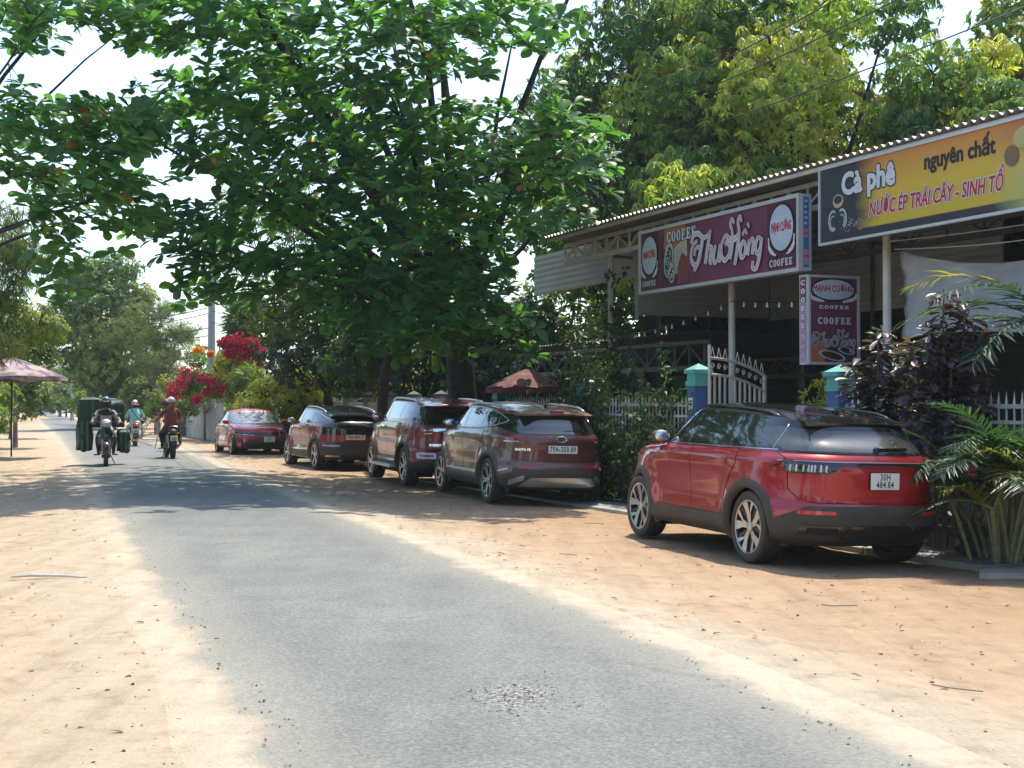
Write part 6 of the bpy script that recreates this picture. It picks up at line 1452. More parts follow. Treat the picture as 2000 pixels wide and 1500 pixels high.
def bushy(name, label, base, blobs, n, nl, L, kind, mat_, spread=.3, droop=.5, wid=1.0, trunk=.15, fork=None, group=None, var=(.2, .8), seed=1, twig=True, inner=.35, cat='tree', stems=None, panicle=0):
    """crown of leaf clusters spread over a set of ellipsoidal puffs"""
    g = np.random.default_rng(seed); rnd = random.Random(seed); w = np.array([b[1][0] * b[1][2] for b in blobs]); w = w / w.sum(); P_, O_, Vv, Pn = [], [], [], []
    for (c, r), ww in zip(blobs, w):
        m = max(3, int(n * ww)); d = nrm_(g.normal(0, 1, (m, 3))); q = np.where(g.random(m) < inner, g.uniform(.3, 1, m), g.normal(1, .07, m)); r_ = np.array(r); lump = 1 + .12 * np.sin(d[:, 0] * 7 + d[:, 2] * 5 + seed)
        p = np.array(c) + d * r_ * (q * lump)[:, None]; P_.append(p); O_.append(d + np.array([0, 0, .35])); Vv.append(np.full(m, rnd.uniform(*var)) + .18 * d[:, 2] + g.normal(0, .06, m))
    P_ = np.concatenate(P_); O_ = np.concatenate(O_); Vv = np.clip(np.concatenate(Vv), 0, 1); ok = P_[:, 2] > base[2] + .05; P_, O_, Vv = P_[ok], O_[ok], Vv[ok]
    t = tree_root(name, base, label, group, cat); bl = np.array(base, float)
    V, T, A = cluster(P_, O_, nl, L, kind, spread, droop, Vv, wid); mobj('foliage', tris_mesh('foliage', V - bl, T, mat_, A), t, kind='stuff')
    if panicle:
        k = g.random(len(P_)) < panicle; k &= (O_[:, 2] > .2); 
        if k.any(): V, T, A = cluster(P_[k] + O_[k] * .08, O_[k], 12, L * .8, 'blade', .9, -.1, g.random(k.sum()), .8); mobj('flower_sprays', tris_mesh('flower_sprays', V - bl, T, m_brownf, A), t, kind='stuff')
    mb = MB(); B = Vector(base); fk = Vector(fork) if fork else B + Vector((0, 0, max(.4, (blobs[0][0][2] - base[2]) * .45)))
    if trunk:
        mb.tube([B - Vector((0, 0, .2)), B.lerp(fk, .5), fk], [trunk * 1.3, trunk, trunk * .85], 10); Lp_ = limb_tubes(mb, B, fk, [b[0] for b in blobs][:26], trunk * .5, rnd); mb.build('trunk', m_bark2 if trunk < .12 else m_bark, t, smooth=True, world=True)
        if twig: tw = MB(); twigs(tw, Lp_, P_[g.random(len(P_)) < .25], .010); tw.build('twigs', m_bark, t, world=True, kind='stuff')
    return t
def puffs(c, r, n, pr, seed, zlo=-1):
    g = random.Random(seed); out = [(tuple(c), tuple(x * .62 for x in r))]
    while len(out) < n:
        a, b = g.uniform(0, 2 * PI), math.acos(g.uniform(zlo, 1)); k = g.uniform(.72, 1.0); q = pr * g.uniform(.65, 1.25)
        out.append(((c[0] + r[0] * k * math.sin(b) * math.cos(a), c[1] + r[1] * k * math.sin(b) * math.sin(a), c[2] + r[2] * k * math.cos(b)), (q, q, q * .8)))
    return out
def W(px, py, Y): return tuple(at(px, py, Y))
# mango trees behind the cafe
def mango(px, pz, Y, r, n, seed, label, np_=34, pr=1.15, pan=.07, var=(.05, .97)):
    c = at(px, 400, Y); c = (c.x, Y, pz)
    bushy('mango_tree', label, (c[0], Y + .5, 0), puffs(c, r, np_, pr, seed, -.6), n, 10, .25, 'lance', m_mango, .15, .95, 1.0, .28, None, 'mango trees behind the cafe', var, seed, True, .3, panicle=pan)
mango(1275, 9.0, 40, (3.1, 3.2, 5.6), 4400, 21, 'tall mango tree rising behind the left half of the cafe roof, by the sky gap')
mango(1560, 8.2, 37, (3.3, 3.0, 5.6), 4900, 22, 'broadest mango tree, right behind the middle of the cafe roof with yellow new leaves')
mango(1880, 6.9, 34, (1.9, 2.2, 3.4), 2100, 23, 'smaller yellowing mango tree above the banner at the right', 18, .9)
mango(1400, 6.0, 34.5, (2.2, 1.6, 2.3), 1900, 26, 'low mango tree drooping pale new leaves onto the cafe roof', 16, .8, .02, (.3, .95))
bushy('evergreen_tree', 'dark evergreen filling the gap behind the mango trees', (8.2, 47, 0), puffs((8.2, 47, 9.5), (4.6, 2.5, 7), 30, 1.5, 24), 1500, 10, .28, 'oval', m_dkgreen, .3, .3, trunk=.3, seed=24)
bushy('evergreen_tree', 'dark evergreen at the top left of the mango trees, behind the almond leaves', (3.2, 45, 0), puffs((3.2, 45, 7.5), (2.6, 2.2, 6.0), 22, 1.2, 25), 1100, 10, .26, 'oval', m_green, .3, .3, trunk=.25, seed=25)
bushy('broadleaf_tree', 'round-leaved tree in the top right corner', (15.6, 40, 0), puffs((15.6, 40, 9.6), (2.8, 2.5, 4.4), 22, 1.2, 27), 1200, 9, .30, 'oval', m_green, .3, .2, trunk=.25, seed=27)
# garden greenery seen through the open cafe
for k, (px, Y, z, r, m_, lab) in enumerate([(960, 39, 2.4, (2.2, 1.5, 2.4), m_dkgreen, 'dark garden tree behind the lattice shelter, left of the umbrella'), (1130, 41, 3.0, (2.4, 1.5, 2.8), m_green, 'garden tree with sunlit leaves seen under the grey siding'), (1330, 43, 2.6, (2.6, 1.5, 2.6), m_dkgreen, 'garden tree seen through the shed behind the long sign'),
                                       (820, 40, 2.6, (2.2, 1.4, 2.6), m_dkgreen, 'dark garden tree just behind the almond trunk'), (1500, 44, 2.6, (2.4, 1.5, 2.8), m_dkgreen, 'garden tree seen past the open gate, deep behind the shed')]):
    p = at(px, 700, Y); bushy('garden_tree', lab, (p.x, Y, 0), puffs((p.x, Y, z), r, 16, .9, 40 + k), 1100, 9, .20, 'oval', m_, .3, .4, trunk=.14, seed=40 + k, group='garden trees behind the cafe')
# banana-like plant in the shed
bn = empty('banana_plant', tuple(fp(5.6, .3, -.02)), 0, 'large-leaved banana plant on the terrace left of the gate', 'plant')
for k in range(7):
    a = k * 2.4; L = 1.0; mb = MB(); C = []
    for q in np.linspace(0, 1, 9): C.append(Vector((math.cos(a) * L * .55 * q, math.sin(a) * L * .55 * q, 1.0 + L * (1.0 * q - .55 * q * q) + .1 * k)))
    sd_ = Vector((-math.sin(a), math.cos(a), 0)); V = []
    for i, p in enumerate(C): w = .17 * math.sin(PI * min(1, .08 + i / 8 * .92)) ** .6; V += [p - sd_ * w + Vector((0, 0, .05)), p, p + sd_ * w + Vector((0, 0, .05))]
    mb.add(V, [f for i in range(8) for f in ((3 * i, 3 * i + 1, 3 * i + 4, 3 * i + 3), (3 * i + 1, 3 * i + 2, 3 * i + 5, 3 * i + 4))]); me = mb.mesh('leaf', m_dkgreen, True); a_ = me.attributes.new('var', 'FLOAT', 'POINT'); a_.data.foreach_set('value', [.6] * len(V)); mobj('leaf', me, bn)
    MB().tube([(0, 0, 0), C[0] * .6 + Vector((0, 0, .3)), C[0]], [.05, .035, .02], 6).build('stem', m_bark2, bn)

# trees beyond
bushy('shade_tree', 'dark small-leaved tree behind the wine crossover, left of the big almond', W(640, 800, 44)[:2] + (0,), puffs(W(640, 640, 44), (2.0, 1.7, 1.7), 18, .95, 50, -.9) + [(W(720, 720, 42), (1.1, .9, 1.0)), (W(690, 745, 42.5), (.8, .8, .6)), (W(520, 600, 44), (1.1, .9, .9)), (W(760, 640, 42), (1.2, .9, 1.4))], 2300, 9, .15, 'oval', m_dkgreen, .2, .7, trunk=.16, seed=50, var=(.3, 1))
bushy('shade_tree', 'small-leaved tree with orange tinted twigs seen in the sky gaps of the almond', W(560, 800, 48)[:2] + (0,), puffs(W(545, 455, 48), (2.1, 1.5, 2.0), 14, .9, 51), 700, 8, .16, 'lance', m_olive, .3, .7, trunk=.14, seed=51)
bushy('round_tree', 'big round roadside tree far down the road', W(215, 800, 82)[:2] + (0,), puffs(W(203, 640, 82), (2.9, 2.6, 4.1), 34, 1.1, 52, -.9) + [(W(240, 740, 82), (2.2, 1.5, 1.8)), (W(130, 660, 82), (1.0, 1, 1.2))], 4200, 9, .24, 'oval', m_green, .25, .5, trunk=.3, seed=52, var=(.3, .75), inner=.25)
bushy('feathery_tree', 'feathery olive tree in front of the round tree, left of the concrete pole', W(305, 800, 70)[:2] + (0,), puffs(W(300, 665, 70), (2.0, 1.6, 2.2), 22, .7, 53, -.9) + [(W(345, 600, 70), (.7, .6, .4)), (W(350, 640, 70), (1.1, .8, .5))], 2300, 7, .20, 'blade', m_olive, .2, .1, wid=.8, trunk=.09, seed=53, inner=.6)
bushy('feathery_tree', 'thin spindly tree just left of the concrete pole', W(345, 800, 66)[:2] + (0,), [(W(340, 600, 66), (.7, .5, .25)), (W(350, 650, 66), (1.0, .6, .3)), (W(325, 700, 66), (.9, .6, .4)), (W(370, 690, 66), (1.0, .6, .35))], 420, 7, .16, 'blade', m_olive, .2, .0, trunk=.06, seed=54, inner=.8)
bushy('needle_tree', 'yellowing needle-leaved tree at the left edge', W(-40, 800, 34)[:2] + (0,), puffs(W(0, 560, 34), (1.2, 1.0, 2.2), 14, .6, 55, -.9), 900, 10, .26, 'blade', m_olive, .1, 1.2, wid=.5, trunk=.10, seed=55, inner=.6, var=(.3, 1))
bushy('leafy_bush', 'bright green bush at the left edge above the parasol', W(30, 800, 50)[:2] + (0,), puffs(W(22, 655, 50), (1.5, 1.2, 1.4), 12, .7, 56, -.9), 900, 9, .18, 'oval', m_green, .3, .4, trunk=.08, seed=56, var=(.4, .9))
bushy('leafy_bush', 'green bush under the parasol at the left edge', W(20, 800, 62)[:2] + (0,), puffs(W(18, 765, 62), (1.6, 1.2, .9), 10, .6, 57, -.9), 700, 9, .18, 'oval', m_green, .3, .4, trunk=.06, seed=57, var=(.4, .95))
bushy('leafy_bush', 'grey-green low plant at the foot of the left edge', W(-12, 850, 44)[:2] + (0,), [(W(0, 825, 44), (.35, .3, .35))], 60, 9, .16, 'lance', m_green, .6, .1, trunk=.02, seed=58, twig=False)
# far bushes and woods along the road
for k, (px, py, Y, rx, rz, m_, lab) in enumerate([(50, 770, 190, 4.5, 2.6, m_dkgreen, 'hazy grove left of the road end'), (100, 765, 215, 6.0, 3.4, m_dkgreen, 'hazy blue-green grove right of the road end'), (155, 762, 130, 3.4, 2.2, m_olive, 'brownish bush grove beyond the round tree'),
        (215, 775, 96, 2.8, 1.7, m_green, 'green bushes below the round tree'), (265, 770, 84, 2.4, 1.6, m_dkgreen, 'dark bushes at the foot of the round tree'), (310, 785, 74, 1.6, 1.1, m_olive, 'dry bushes left of the grey sheet fence'), (-10, 760, 120, 4, 2.6, m_green, 'trees on the far left verge'),
        (180, 792, 88, 1.2, .7, m_lime, 'low sunlit bush behind the riders'), (130, 780, 150, 2.4, 1.6, m_green, 'mid-green bush by the far right verge')]):
    p = at(px, py, Y); bushy('roadside_bush', lab, (p.x, Y, -.05), puffs((p.x, Y, p.z), (rx, rx * .7, rz), 12, rx * .35, 60 + k, -.8), int(500 + rx * 130), 8, .10 + Y * .0016, 'oval', m_, .3, .3, trunk=.08, seed=60 + k, twig=False, group='bushes far along the road')
for k, (px, Y, r, h) in enumerate([(-150, 330, 60, 6), (-20, 340, 50, 7), (100, 350, 50, 8), (240, 300, 40, 7), (420, 260, 40, 8), (-380, 300, 60, 7), (620, 200, 30, 7), (900, 160, 30, 8), (1300, 140, 30, 8), (1750, 120, 30, 8), (2200, 120, 30, 8)]):
    p = at(px, 785, Y); g_ = np.random.default_rng(80 + k); n = 1500; a = g_.uniform(-1, 1, n); P_ = np.stack([p.x + a * r, Y + g_.uniform(0, 14, n), g_.uniform(0, 1, n) ** .7 * h * (.55 + .45 * np.sin(a * 9 + k) ** 2)], 1)
    V, T, A = cluster(P_, g_.normal(0, 1, (n, 3)) + np.array([0, -.3, .8]), 6, 1.1, 'oval', .3, .2, g_.uniform(0, .8, n)); o = mobj('far_woods', tris_mesh('far_woods', V, T, m_green, A), kind='stuff'); tag(o, 'distant belt of trees on the horizon', 'woods', 'woods on the horizon')
# bougainvillea
def bougain(px, py, Y, r, lab, seed, green=1, red=.5):
    c = at(px, py, Y); t = bushy('bougainvillea', lab, (c.x, Y, 0), puffs((c.x, Y, c.z), r, 16, .42, seed, -.7), int(650 * green), 8, .13, 'oval', m_lime if seed % 2 else m_green, .3, .3, trunk=.05, seed=seed, cat='flowering shrub', group='bougainvilleas beyond the sedan', var=(.2, .8))
    return t, c
def bracts(t, cs, n, seed, m_=None, L=.10):
    g = np.random.default_rng(seed); P_ = []
    for px, py, Y, r in cs: p = np.array(W(px, py, Y)); P_.append(p + nrm_(g.normal(0, 1, (n, 3))) * g.uniform(.3, 1, (n, 1)) * np.array([r, r * .7, r * .75]))
    P_ = np.concatenate(P_); V, T, A = cluster(P_, g.normal(0, 1, P_.shape) + np.array([0, -.4, .4]), 6, L, 'oval', .5, 0, g.random(len(P_)), 1.6); mobj('blossom', tris_mesh('blossom', V - np.array(tuple(t.location)), T, m_ or m_bract, A), t, kind='stuff')
t, c = bougain(478, 720, 56, (1.05, .8, 1.1), 'tall bougainvillea with magenta blossom beside the lantern pillar', 71)
bracts(t, [(463, 668, 55.0, .5), (490, 675, 55.0, .48), (508, 695, 55.0, .42), (440, 672, 55.2, .35), (480, 692, 54.9, .4), (450, 690, 54.9, .25), (500, 715, 54.9, .25)], 95, 1)
t, c = bougain(400, 745, 58, (1.6, 1.0, 1.0), 'wide bougainvillea with pale leaves and scattered red blossom above the grey fence', 72, 1.3)
bracts(t, [(368, 728, 56.8, .5), (395, 740, 56.8, .35), (345, 760, 56.8, .4), (415, 745, 56.8, .3), (355, 745, 57.2, .30), (425, 718, 57.2, .25), (335, 770, 57, .30), (405, 765, 57, .25), (385, 780, 57, .3), (432, 762, 57, .2), (440, 718, 57, .2)], 34, 2)
bracts(t, [(388, 683, 57.2, .22), (412, 692, 57.3, .12), (455, 680, 57, .1)], 22, 3, leaf_mat('orange_blossom', [(0, (.6, .22, .02)), (1, (.75, .35, .03))], .3), .12)
t, c = bougain(350, 790, 60, (1.3, .9, .6), 'low bougainvillea spilling over the grey fence behind the riders', 74, .8); bracts(t, [(345, 775, 59, .3), (325, 785, 59, .25), (378, 782, 59, .2)], 18, 4)
bushy('palm_bush', 'pale fan of thin fronds at the foot of the tall bougainvillea', W(495, 800, 54)[:2] + (0,), [(W(490, 745, 54), (.7, .5, .5))], 90, 8, .45, 'blade', m_green, .6, .3, trunk=.04, seed=75, twig=False, cat='bush')
bushy('palm_bush', 'palm fronds sticking up right of the concrete pole', W(470, 800, 57)[:2] + (0,), [(W(475, 615, 57), (.6, .5, .5)), (W(500, 640, 57), (.9, .5, .6))], 130, 9, .75, 'blade', m_olive, .7, .25, trunk=.12, seed=76, twig=False, cat='bush')
bushy('lime_bush', 'yellow-green bush behind the cherry sedan', W(560, 800, 46)[:2] + (0,), puffs(W(560, 785, 46), (1.35, .9, .85), 14, .5, 77, -.6) + [(W(500, 800, 48), (.8, .6, .7))], 1500, 9, .14, 'lance', m_lime, .4, .2, trunk=.05, seed=77, cat='bush')
bushy('lime_bush', 'yellow-green shrub glimpsed behind the beige concrete fence', W(735, 800, 54)[:2] + (0,), puffs(W(740, 735, 54), (1.4, .9, .9), 10, .5, 78), 700, 8, .16, 'lance', m_lime, .4, .3, trunk=.05, seed=78, cat='bush')
# creeper on the railing and the post
def creeper(label, pts, n, seed, L=.11):
    g = np.random.default_rng(seed); P_ = []
    for s_, o, z, rs, rz in pts: m = int(n * rs * rz); a = g.normal(0, 1, (m, 3)) * np.array([rs * .5, .11, rz * .5]); P_ += [tuple(fp(s_ + q[0], o + q[1], max(.0, z + q[2]))) for q in a]
    P_ = np.array(P_); b = np.array(tuple(fp(pts[0][0], pts[0][1], -.05))); V, T, A = cluster(P_, np.tile(-np.array(tuple(NB)), (len(P_), 1)) + g.normal(0, .5, P_.shape) + np.array([0, 0, .3]), 6, L, 'oval', .2, .3, np.clip(g.normal(.5, .25, len(P_)), 0, 1))
    t = tree_root('creeper', b, label, None, 'creeper'); mobj('foliage', tris_mesh('foliage', V - b, T, m_dkgreen, A), t, kind='stuff')
    mb = MB(); rnd = random.Random(seed)
    for s_, o, z, rs, rz in pts:
        for _ in range(5): x = s_ + rnd.uniform(-rs, rs) * .5; mb.tube([fp(x, o, -.05), fp(x + rnd.uniform(-.2, .2), o, z * .5), fp(x + rnd.uniform(-.3, .3), o, z + rz * .4)], .008, 4)
    mb.build('stems', m_bark2, t, world=True, kind='stuff')
creeper('leafy creeper smothering the railing and teal-capped pillar behind the burgundy SUV', [(4.2, -1.36, 1.0, 1.3, 1.7), (4.9, -1.36, 1.8, .9, .9), (5.6, -1.36, .7, 1.0, 1.2), (4.6, -1.36, .4, 1.6, .9)], 170, 91)
creeper('darker creeper bush on the railing just left of the blue pillar', [(7.4, -1.36, .75, 1.3, 1.4), (8.1, -1.36, .45, .9, 1.0), (6.6, -1.36, .45, 1.1, .8), (7.8, -1.4, 1.15, .5, .5)], 150, 92)
creeper('thin climber winding up the left steel post', [(2.15, .5, 2.2, .35, 2.2), (2.4, .5, 1.0, .7, 1.6), (3.0, .3, .9, 1.2, 1.5)], 170, 93, .13)
bushy('leafy_bush', 'light green shrub showing above the red SUV roof, right of the gate', tuple(fp(11.2, -.4, -.02)), [(tuple(fp(11.2, -.4, 1.55)), (.42, .35, .40)), (tuple(fp(11.7, -.4, 1.45)), (.35, .3, .35))], 150, 8, .12, 'lance', m_green, .5, .2, trunk=.02, seed=94, var=(.6, .95), twig=False, cat='bush')
# purple-leaved shrubs, every leaf a part
def leafobjs(t, V, T, A, kind, m_, n):
    nv = len(tmpl(kind)[0]); T0 = tmpl(kind)[1]; M = len(V) // nv
    for k in range(min(M, n)): mobj('leaf', tris_mesh('leaf', V[k * nv:(k + 1) * nv], T0, m_, A[k * nv:(k + 1) * nv], True), t)
    if M > n: mobj('foliage', tris_mesh('foliage', V[n * nv:], T[n * len(T0):] - n * nv, m_, A[n * nv:]), t, kind='stuff')
def cordyline(s_, o, heads, label, seed, green=0):
    g = np.random.default_rng(seed); b = fp(s_, o, -.1); t = empty('purple_shrub', tuple(b), 0, label, 'shrub', 'purple-leaved shrubs behind the red SUV'); P_ = []; O_ = []; mb = MB()
    for dx, z0, z1 in heads:
        top = Vector((dx, g.uniform(-.12, .12), z1)); base = Vector((dx * .3, 0, 0)); mb.tube([base, base.lerp(top, .5) + Vector((dx * .1, 0, 0)), top], [.022, .018, .012], 6)
        for z in np.arange(z0, z1 + .01, .075): P_.append((dx * (.55 + .45 * (z / z1)) + g.normal(0, .02), top.y * z / z1, z)); O_.append((g.normal(0, .15), g.normal(0, .15) - .1, 1))
    mb.build('stems', m_bark2, t, smooth=True, kind='stuff')
    V, T, A = cluster(np.array(P_, float), np.array(O_, float), 8, .22, 'almond', .42, .42, np.clip(g.uniform(0, .9, len(P_)) + green, 0, 1), .62); leafobjs(t, V, T, A, 'almond', m_cordy, 290)
cordyline(s_of(1712, -1.75), -1.75, [(-.28, 1.3, 2.15), (.0, 1.5, 2.6), (.22, 1.3, 2.3), (-.05, 1.2, 2.0), (.35, 1.3, 1.95)], 'dark purple-leaved shrub just right of the upright plum sign', 95, .1)
cordyline(s_of(1838, -1.75), -1.75, [(-.30, 1.3, 2.35), (.05, 1.6, 3.0), (.28, 1.7, 2.75), (-.12, 1.2, 2.5), (.40, 1.4, 2.3), (.1, 1.2, 2.2)], 'taller dark purple-leaved shrub in front of the grey tarpaulin', 96)
# areca palms: canes, and fronds with separate leaflets
def palm(base, canes, fronds, label, seed, Lf=1.7, leafL=.42, mat_=None, grp=None, nl=30):
    g = np.random.default_rng(seed); t = empty('areca_palm', tuple(base), 0, label, 'palm', grp); tops = []
    for k in range(canes):
        a = g.uniform(0, 2 * PI); r = g.uniform(.04, .30); x, y = r * math.cos(a), r * math.sin(a); h = g.uniform(.45, 1.05); tp_ = Vector((x * 1.9, y * 1.9, h)); tops.append(tp_)
        rr = [.022 + .004 * (i % 2) for i in range(13)]; C = [Vector((x, y, 0)).lerp(tp_, q) + Vector((x, y, 0)) * .3 * q * q for q in np.linspace(0, 1, 13)]; MB().tube(C, rr, 8).build('cane', m_cane, t, smooth=True)
    for k, (az, el, ln) in enumerate(fronds):
        o = tops[k % len(tops)] if tops else Vector((0, 0, .3)); mb = MB(); d0 = Vector((math.cos(az) * math.cos(el), math.sin(az) * math.cos(el), math.sin(el))); C = []; hz = Vector((math.cos(az), math.sin(az), 0)); n = nl
        p = o.copy(); d = d0.copy(); pts = [p.copy()]
        for i in range(n): p = p + d * (ln / n); d = (d + Vector((hz.x * .02, hz.y * .02, -.052))).normalized(); pts.append(p.copy())
        V = []; T = []; A = []; old = g.random() < .22; tw = MB().tube(pts, [.012 * (1 - .8 * i / n) for i in range(n + 1)], 5); P_, D_, U_, S_ = [], [], [], []
        for i in range(3, n + 1):
            dd = (pts[i] - pts[i - 1]).normalized(); sd_ = dd.cross(Vector((0, 0, 1))).normalized(); up = sd_.cross(dd)
            for sg in (-1, 1):
                q = i / n; P_.append(tuple(pts[i])); D_.append(tuple(dd * (.55 + .35 * q) + sd_ * sg * .9 + up * .28 + Vector((g.normal(0, .10), g.normal(0, .10), -.18 + g.normal(0, .10))))); U_.append(tuple(up + Vector((g.normal(0, .25), g.normal(0, .25), 0)))); S_.append(leafL * (math.sin(PI * min(1, .12 + q * .80)) ** .6) * g.uniform(.62, 1.12))
        V, T, A = place('blade', np.array(P_), np.array(D_), np.array(U_), np.array(S_), np.clip((.97 if old else g.normal(.45, .15)) + g.normal(0, .10, len(P_)) + .25 * (g.random(len(P_)) > .93), 0, 1), .6)
        mo = tw.build('frond', m_cane, t, smooth=True); mobj('leaflets', tris_mesh('leaflets', V, T, mat_ or m_palm, A), mo, kind='stuff')
    return t
m_cane = mat('cane_green', (.16, .17, .08), .6, var=.3, scale=14)
pb = gnd(1952, 1096, -.10); g = random.Random(5)
fr1 = [(a_, e_, l_ * (.40 if R(180) < a_ < R(245) else .66)) for a_, e_, l_ in [(R(170), R(58), 1.7), (R(185), R(42), 1.8), (R(200), R(66), 1.9), (R(150), R(50), 1.7), (R(215), R(35), 1.6), (R(240), R(60), 1.8), (R(265), R(45), 1.5), (R(120), R(55), 1.8), (R(160), R(30), 1.5), (R(190), R(75), 2.0), (R(95), R(60), 1.8), (R(60), R(62), 1.8), (R(20), R(50), 1.8), (R(330), R(55), 1.7), (R(300), R(48), 1.6), (R(225), R(72), 1.9), (R(140), R(72), 2.0), (R(0), R(70), 1.9)]]
palm(pb, 9, fr1, 'areca palm with a clump of canes at the right edge beside the red SUV', 5, grp='areca palms along the cafe railing')
pb2 = fp(16.2, -1.7, -.1)
palm(pb2, 6, [(R(150 + 25 * k), R(55 + 12 * (k % 3)), 1.35) for k in range(12)], 'taller areca palm behind the first, its crown in front of the tarpaulin', 6, grp='areca palms along the cafe railing')
pb3 = fp(16.3, -1.6, -.1); palm(pb3, 3, [(R(130 + 28 * k), R(45 + 9 * (k % 3)), 1.0) for k in range(11)], 'low areca palm tucked between the red SUV and the canes', 7, grp='areca palms along the cafe railing', leafL=.36)
tpm = palm(at(2060, 700, 16.5) * 1 + Vector((0, 0, 0)), 0, [(R(165), R(45), 2.0), (R(185), R(30), 2.0), (R(200), R(55), 1.9), (R(150), R(62), 2.0), (R(215), R(25), 1.7)], 'high palm crown reaching in from the right edge across the tarpaulin', 8, leafL=.55)
# pots
m_pot = mat('weathered_pot', (.12, .12, .11), .85, var=.3, scale=8, bump=.4, bscale=40)
m_petal = leaf_mat('pink_petals', [(0, (.55, .16, .24)), (1, (.75, .40, .45))], .3, tcol=.9)
def pot(px, py, prof, label, flowers=0, seed=1, gz=-.115):
    p = gnd(px, py, gz); t = empty('flower_pot', tuple(p), 0, label, 'flower pot', 'pots beside the areca palm'); MB().lathe(prof, 24).build('pot', m_pot, t, smooth=True); h = prof[-2][1]; r = prof[-2][0]
    MB().lathe([(.001, h - .02), (r * .93, h - .02)], 20).build('soil', m_dark, t); g = np.random.default_rng(seed); mb = MB(); ends = []
    for k in range(7):
        a = k * .9 + seed; e = Vector((math.cos(a) * .28, math.sin(a) * .28, h + g.uniform(.15, .38))); mb.tube([(0, 0, h - .02), (e * .4 + Vector((0, 0, h * .5))), e], [.035, .018, .008], 6); ends.append(tuple(e))
    mb.build('stems', m_bark2, t, smooth=True, kind='stuff'); E = np.array(ends); V, T, A = cluster(E, np.tile([[0, 0, 1.]], (len(E), 1)), 8, .11, 'oval', .3, .1, g.random(len(E))); mobj('foliage', tris_mesh('foliage', V, T, m_dkgreen, A), t, kind='stuff')
    if flowers: V, T, A = cluster(E[:flowers] + np.array([0, -.03, .05]), np.tile([[-.2, -.8, .5]], (flowers, 1)), 5, .045, 'oval', .2, 0, g.random(flowers), 1.5); mobj('blossom', tris_mesh('blossom', V, T, m_petal, A), t, kind='stuff')
pot(1893, 1078, [(.14, 0), (.16, .04), (.09, .10), (.12, .15), (.30, .22), (.34, .30), (.31, .30), (.001, .29)], 'wide footed bonsai tray with pink desert roses', 5, 3)
pot(1850, 1065, [(.20, 0), (.26, .10), (.28, .24), (.26, .32), (.29, .35), (.25, .35), (.001, .34)], 'dark round pot behind the rear corner of the red SUV', 3, 5)
pot(1800, 1052, [(.18, 0), (.24, .10), (.26, .24), (.24, .30), (.27, .33), (.23, .33), (.001, .32)], 'dark round pot almost hidden behind the red SUV', 0, 6)
# low planks/benches behind the pots
bt = MB(); a, b_ = fp(15.6, -1.55), fp(19.5, -1.55)
for k, (x, y, z, r, lab) in enumerate([(-16.5, 36.5, 2.4, 2.3, 'leafy tree just beyond the left edge, nearest of the verge trees'), (-19, 45, 3.2, 3.2, 'leafy tree beyond the left edge, second along the verge'), (-24, 56, 3.4, 3.4, 'leafy tree beyond the left edge, third along the verge'), (-18, 30, 3.2, 3.4, 'leafy tree well left of the picture beside the near verge')]):
    bushy('verge_tree', lab, (x, y, 0), puffs((x, y, z), (r * .75, r, r), 18, 1.0, 140 + k), 1000, 9, .26, 'oval', m_green, .3, .3, trunk=.16, seed=140 + k, twig=False, group='trees along the left verge')  # unseen trees added so the car sides reflect foliage instead of sky
# unseen trees added behind the camera and near left, for the cars to reflect
for k, (x, y, z, r) in enumerate([(-14, 17, 4.3, 4.2), (-12, 5, 4.2, 4.2), (-10, -7, 4.4, 4.0), (1, -16, 5.0, 3.6), (9, -13, 4.8, 3.4), (16, -5, 4.8, 3.4)]):
    bushy('roadside_tree', ['leafy roadside tree outside the picture far to the left, by the sandy verge', 'leafy tree outside the picture beside the near left verge', 'leafy tree outside the picture behind the left shoulder', 'leafy tree outside the picture straight behind the viewpoint', 'leafy tree outside the picture behind the right shoulder', 'leafy tree outside the picture to the right of the pavement'][k], (x, y, 0), puffs((x, y, z), (r, r, r * .9), 18, 1.4, 120 + k), 900, 9, .34, 'oval', m_green, .3, .3, trunk=.22, seed=120 + k, twig=False, group='trees behind the viewpoint')
# ------------------------------------------------------------------ motorbikes and riders
def skin_body(name, V, E, Rr, parent, regions, mats, root=0):
    """one continuous figure grown over a skeleton; regions: function(vertex co) -> material index"""
    me = bpy.data.meshes.new(name); me.from_pydata([tuple(v) for v in V], E, []); o = bpy.data.objects.new('tmp', me); COL.objects.link(o)
    md = o.modifiers.new('skin', 'SKIN'); sv = me.skin_vertices[0].data
    for i, r in enumerate(Rr): sv[i].radius = (r, r) if not hasattr(r, '__len__') else r; sv[i].use_root = (i == root)
    md.use_smooth_shade = True; sub = o.modifiers.new('sub', 'SUBSURF'); sub.levels = 2; sub.render_levels = 2
    dg = bpy.context.evaluated_depsgraph_get(); dg.update(); m2 = bpy.data.meshes.new_from_object(o.evaluated_get(dg)); bpy.data.objects.remove(o)
    m2.name = name; m2.materials.clear()
    for m in mats: m2.materials.append(m)
    for p in m2.polygons: p.material_index = regions(p.center); p.use_smooth = True
    return mobj(name, m2, parent)
m_skin = mat('skin', (.33, .17, .11), .55, var=.06); m_cloth = {}
def cloth(n, col): 
    if n not in m_cloth: m_cloth[n] = mat(n, col, .85, var=.15, scale=14, bump=.4, bscale=30)
    return m_cloth[n]
m_shoe = mat('shoe', (.05, .045, .04), .6)
